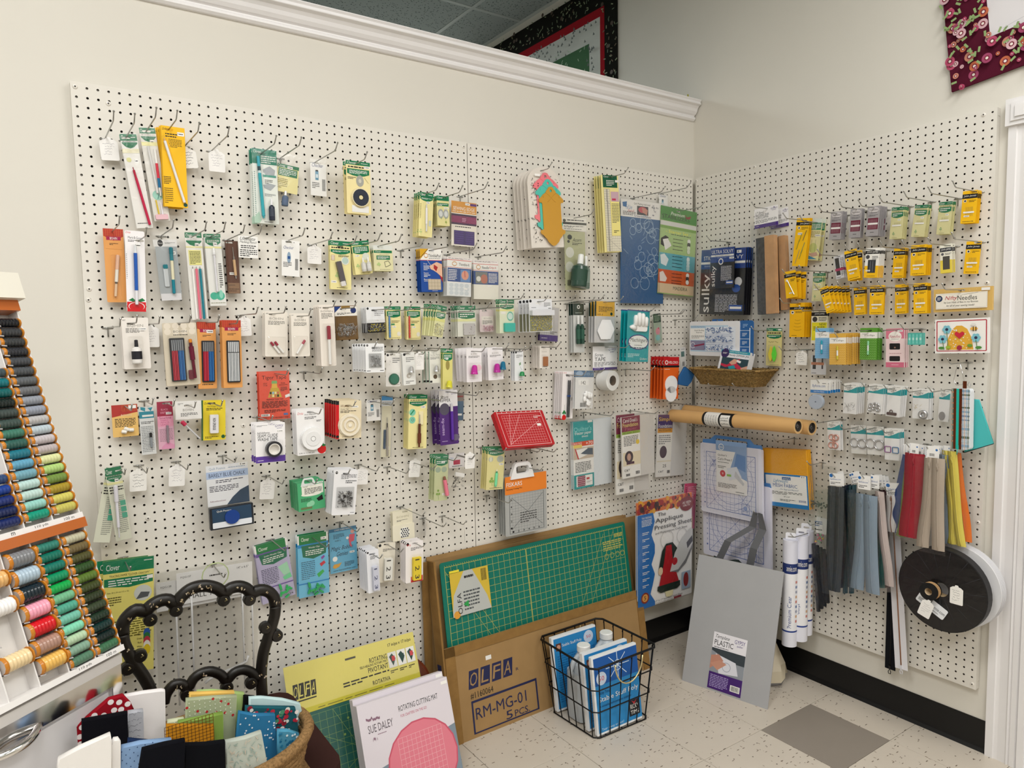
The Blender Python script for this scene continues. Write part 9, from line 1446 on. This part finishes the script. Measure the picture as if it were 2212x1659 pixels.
for lab, d, pts, col, ps in FB:
 P = [at('B', *px('w', p), d) for p in pts]; x0 = min(p.x for p in P); x1 = max(p.x for p in P); z0 = min(p.z for p in P); z1 = max(p.z for p in P); M = T(x0,-d, z1)
 pl = [(p.x - x0, p.z - z1) for p in P]; ar = sum(a[0] * b_[1] - b_[0] * a[1] for a, b_ in zip(pl, pl[1:] + pl[:1])); pl = pl if ar > 0 else pl[::-1]
 t = thing('folded_fabric', lab + (' folded in the basket' if len(lab.split()) < 9 else ''), 'fabric', M, 'folded fabrics in the basket'); q = MB(); softslab(q, pl,0,.62, col + '~', None,.1); q.build('cloth', t)
 def ins(x, z):
  c = False
  for a, b_ in zip(pl, pl[1:] + pl[:1]):
   if (a[1] > z) != (b_[1] > z) and x < (b_[0] - a[0]) * (z - a[1]) / (b_[1] - a[1]) + a[0]: c = not c
  return c
 if ps:
  W_, H_ = x1 - x0, z1 - z0; ps = [p for p in ps if p[0] not in 'es' or len(p) < 5 or ins(p[1] * W_,-p[2] * H_)]; o = prints('cloth_print', t, W_, H_, ps,-.0); o['kind'] = 'stuff'
# ================================================================ thread rack on its cabinet
al = math.radians(52); be = math.radians(17.5); av = Vector((math.sin(al), math.cos(al),0)); nv = Vector((av.y,-av.x,0)); dn_ = Vector((0,0, math.cos(be))) - nv * math.sin(be)
PB = CV + ray(250,1408) * (66 / math.hypot(*ray(250,1408)[:2])); MK = wframe(PB, av, dn_)            # local x along the rack (left is minus), z up the slope,-y outwards
t = thing('thread_rack', 'sloping white thread display rack with orange bands', 'rack', MK); q = MB(); q.box((-20,.3,0),(.12,.9,29.4), '#dedbd8'); q.build('back_panel', t)
for k_,(z0, z1, cols) in enumerate(((.0,10.6,7),(11.4,29.2,7))):
 for j in range(cols): x = .0 if j == 0 else -2.36 * j - .05; q = MB(); q.box((x - .05,-.75, z0 + .4),(x + .05,.3, z1), '#e4e1df'); q.build('divider', t)
 q = MB(); q.box((-20,-.9, z0),(.12,.3, z0 + .45), '#e6e3e1'); q.build('price_ledge', t)
 o = prints('ledge_lettering', t,1,1, [('t',-1.6,-z0 - .36,-.7,-z0 - .12, '100 m', K),('t',-4.1,-z0 - .36,-3.0,-z0 - .12, '110 yds', K)] + ([('t',-6.0,-z0 - .36,-5.7,-z0 - .12, 'm', K)] if k_ else []),-.9)
for z0, z1, nm in ((10.6,11.4, 'orange_band'),(29.2,30.1, 'orange_band')): q = MB(); q.box((-20,-1.0, z0),(.15,.3, z1), '#b5622c*'); q.build(nm, t)
q = MB(); q.box((-20,-1.5,30.1),(.5,1.2,32.3), '#e3dfd2'); q.build('header_box', t)
SP = {}
def spool(x, z, col, big, lab):
 L = 2.02; R = .62 if big else .385; key = (col, big)
 t = thing('thread_spool', lab, 'spool', MK @ T(x,-.35 - R * .5, z), 'thread spools on the rack')
 if key not in SP:
  q = MB(); n = 10; q.lathe([(R * .9,-.16),(R * 1.03,-.1),(R * 1.03,0),(R * .7,.02),(R * .7, L - .2),(R * 1.04, L - .2),(R * 1.06, L - .1),(R * .88, L + .05),(.001, L + .06)], None, n, RY(-90), keys=['#c07a24*'] * 7 + ['#b9aea6*']); c = q.build('spool_core', t)
  q = MB(); pf = [(R * .8,.02)] + [(R * (.93 + .05 * (i % 2)),.08 + (L - .4) * i / 12) for i in range(13)] + [(R * .8, L - .2)]; q.lathe(pf, col + '*', n, RY(-90), cap=False); d = q.build('wound_thread', t); SP[key] = (c, d)
 else:
  for s_ in SP[key]: o = s_.copy(); C.objects.link(o); o.parent = t
CNT = ['bottom', 'second from bottom', 'third from bottom', 'fourth from bottom', 'fifth from bottom', 'sixth from bottom', 'seventh from bottom', 'eighth from bottom', 'ninth from bottom', 'tenth from bottom'] + [i + ' from bottom' for i in 'eleventh twelfth thirteenth fourteenth fifteenth sixteenth seventeenth eighteenth nineteenth twentieth'.split()]
HUE = lambda c: (lambda r, g, b: 'white' if min(r, g, b) > 215 else 'near-black' if max(r, g, b) < 52 else 'grey' if max(r, g, b) - min(r, g, b) < 16 else 'red' if r > 1.6 * max(g, b) and r > 150 else 'tan' if r > g > b and r - b > 22 and g < r * .93 else 'olive' if r >= g * .95 and g > b * 1.15 else 'green' if g > r and g > b * 1.12 else 'teal' if g > r and b > r else 'blue' if b >= g else 'pale')(*[int(c[i:i + 2],16) for i in (1,3,5)])
arm = None
for (cx, z0, pitch, big, nm, cols) in ((0,12.55,.827,0, 'right column of upper tier', '#bdb65c #c8c060 #a08a2c #6f8a42 #a8c878 #d4d8a0 #b3a8a8 #bdb5b8 #b3c0c8 #b2b0b0 #8f95a3 #8d929c #6a6c70 #5c6064 #4a4e52 #42454a #2b2d33 #35383a #35373a #15171c'),
 (-2.38,12.55,.827,0, 'second column of upper tier', '#0f8f74 #8fc4ba #b6cfc8 #b3cfca #6f9fae #5f9cb8 #1f6f80 #2f5a52 #3d7362 #3a4a46 #3b4644 #15211f #0c5b5c #0b6b74 #3a4a50'),(-4.76,12.55,.827,0, 'third column of upper tier', '#14245a #13224f #1b2c6a #173a8a #28406a'),
 (0,.88,.827,0, 'right column of lower tier', '#3d6a4c #0d201f #0f2e2c #1d3022 #34402c #2b3620 #3a4420 #55702c #2c4a24 #4a4a28 #6a5c3c #b9b69c'),(-2.38,.88,.827,0, 'second column of lower tier', '#527a62 #7fa08c #b0c9a8 #7fcfae #6fb5a0 #4f9f88 #6fb088 #12a04a #0d8a5c #157060 #0e6a58 #2f7a6c'),
 (-4.72,1.75,1.33,1, 'large-spool column of lower tier', '#e3b45c #a88474 #cc1420 #eea0b4 #12232c #a8bccb #7b7d80'),(-7.1,2.9,1.95,1, 'leftmost large-spool column of lower tier', '#e8cfa0  #f0eeec #e0b070')):
 for j, c in enumerate(cols.split(' ')):
  z = z0 + pitch * j
  if c: spool(cx - .16, z, c, big, '%s thread spool, %s in %s' % (HUE(c), CNT[j], nm))
  if arm is None: q = MB(); q.add([(-2.3,-.9,-.38),(-1.9,-.95,-.45),(-1.6,.2,-.3),(-2.3,.2,-.25),(-2.3,-.9,-.3),(-1.9,-.95,-.36),(-1.6,.2,-.22),(-2.3,.2,-.17)], [(0,1,2,3),(4,7,6,5),(0,4,5,1),(1,5,6,2)], '#b3afae*'); arm = q.build('rest_arm', t); o = arm
  else: o = arm.copy(); C.objects.link(o)
  o.parent = t; o.location = (cx * I,0,(z - (.25 if big else 0)) * I)
MC = wframe((PB.x, PB.y,0), av,(0,0,1)); HC = PB.z; t = thing('cabinet', 'white drawer cabinet with chrome rails under the thread rack', 'cabinet', MC)
q = MB(); q.box((-30,.1,1.5),(-.1,20, HC - .2), '#d9d7d8'); q.build('carcass', t); q = MB(); q.box((-30,-.5, HC - .9),(.1,.1, HC - .1), '#d9d6d4*'); q.box((-30,-.35, HC - 2.5),(.1,.1, HC - .9), 'chrome'); q.build('chrome_rail', t)
q = MB(); q.box((-.8,-.35,0),(.12,.5, HC - 2.5), 'chrome'); q.build('chrome_post', t); q = MB(); q.box((-30,-.12,14),(-1.1,.1, HC - 2.9), '#d4d3d6'); q.build('drawer_front', t)
P = MC.inverted() @ (CV + ray(25,1605) * (60 / math.hypot(*ray(25,1605)[:2]))); q = MB(); q.tube([(P.x + a * 2.1,-.15 - 1.1 * (1 - a * a), P.z + .2 * a) for a in [x / 6 for x in range(-6,7)]],.3, 'chrome',8); q.build('drawer_handle', t)
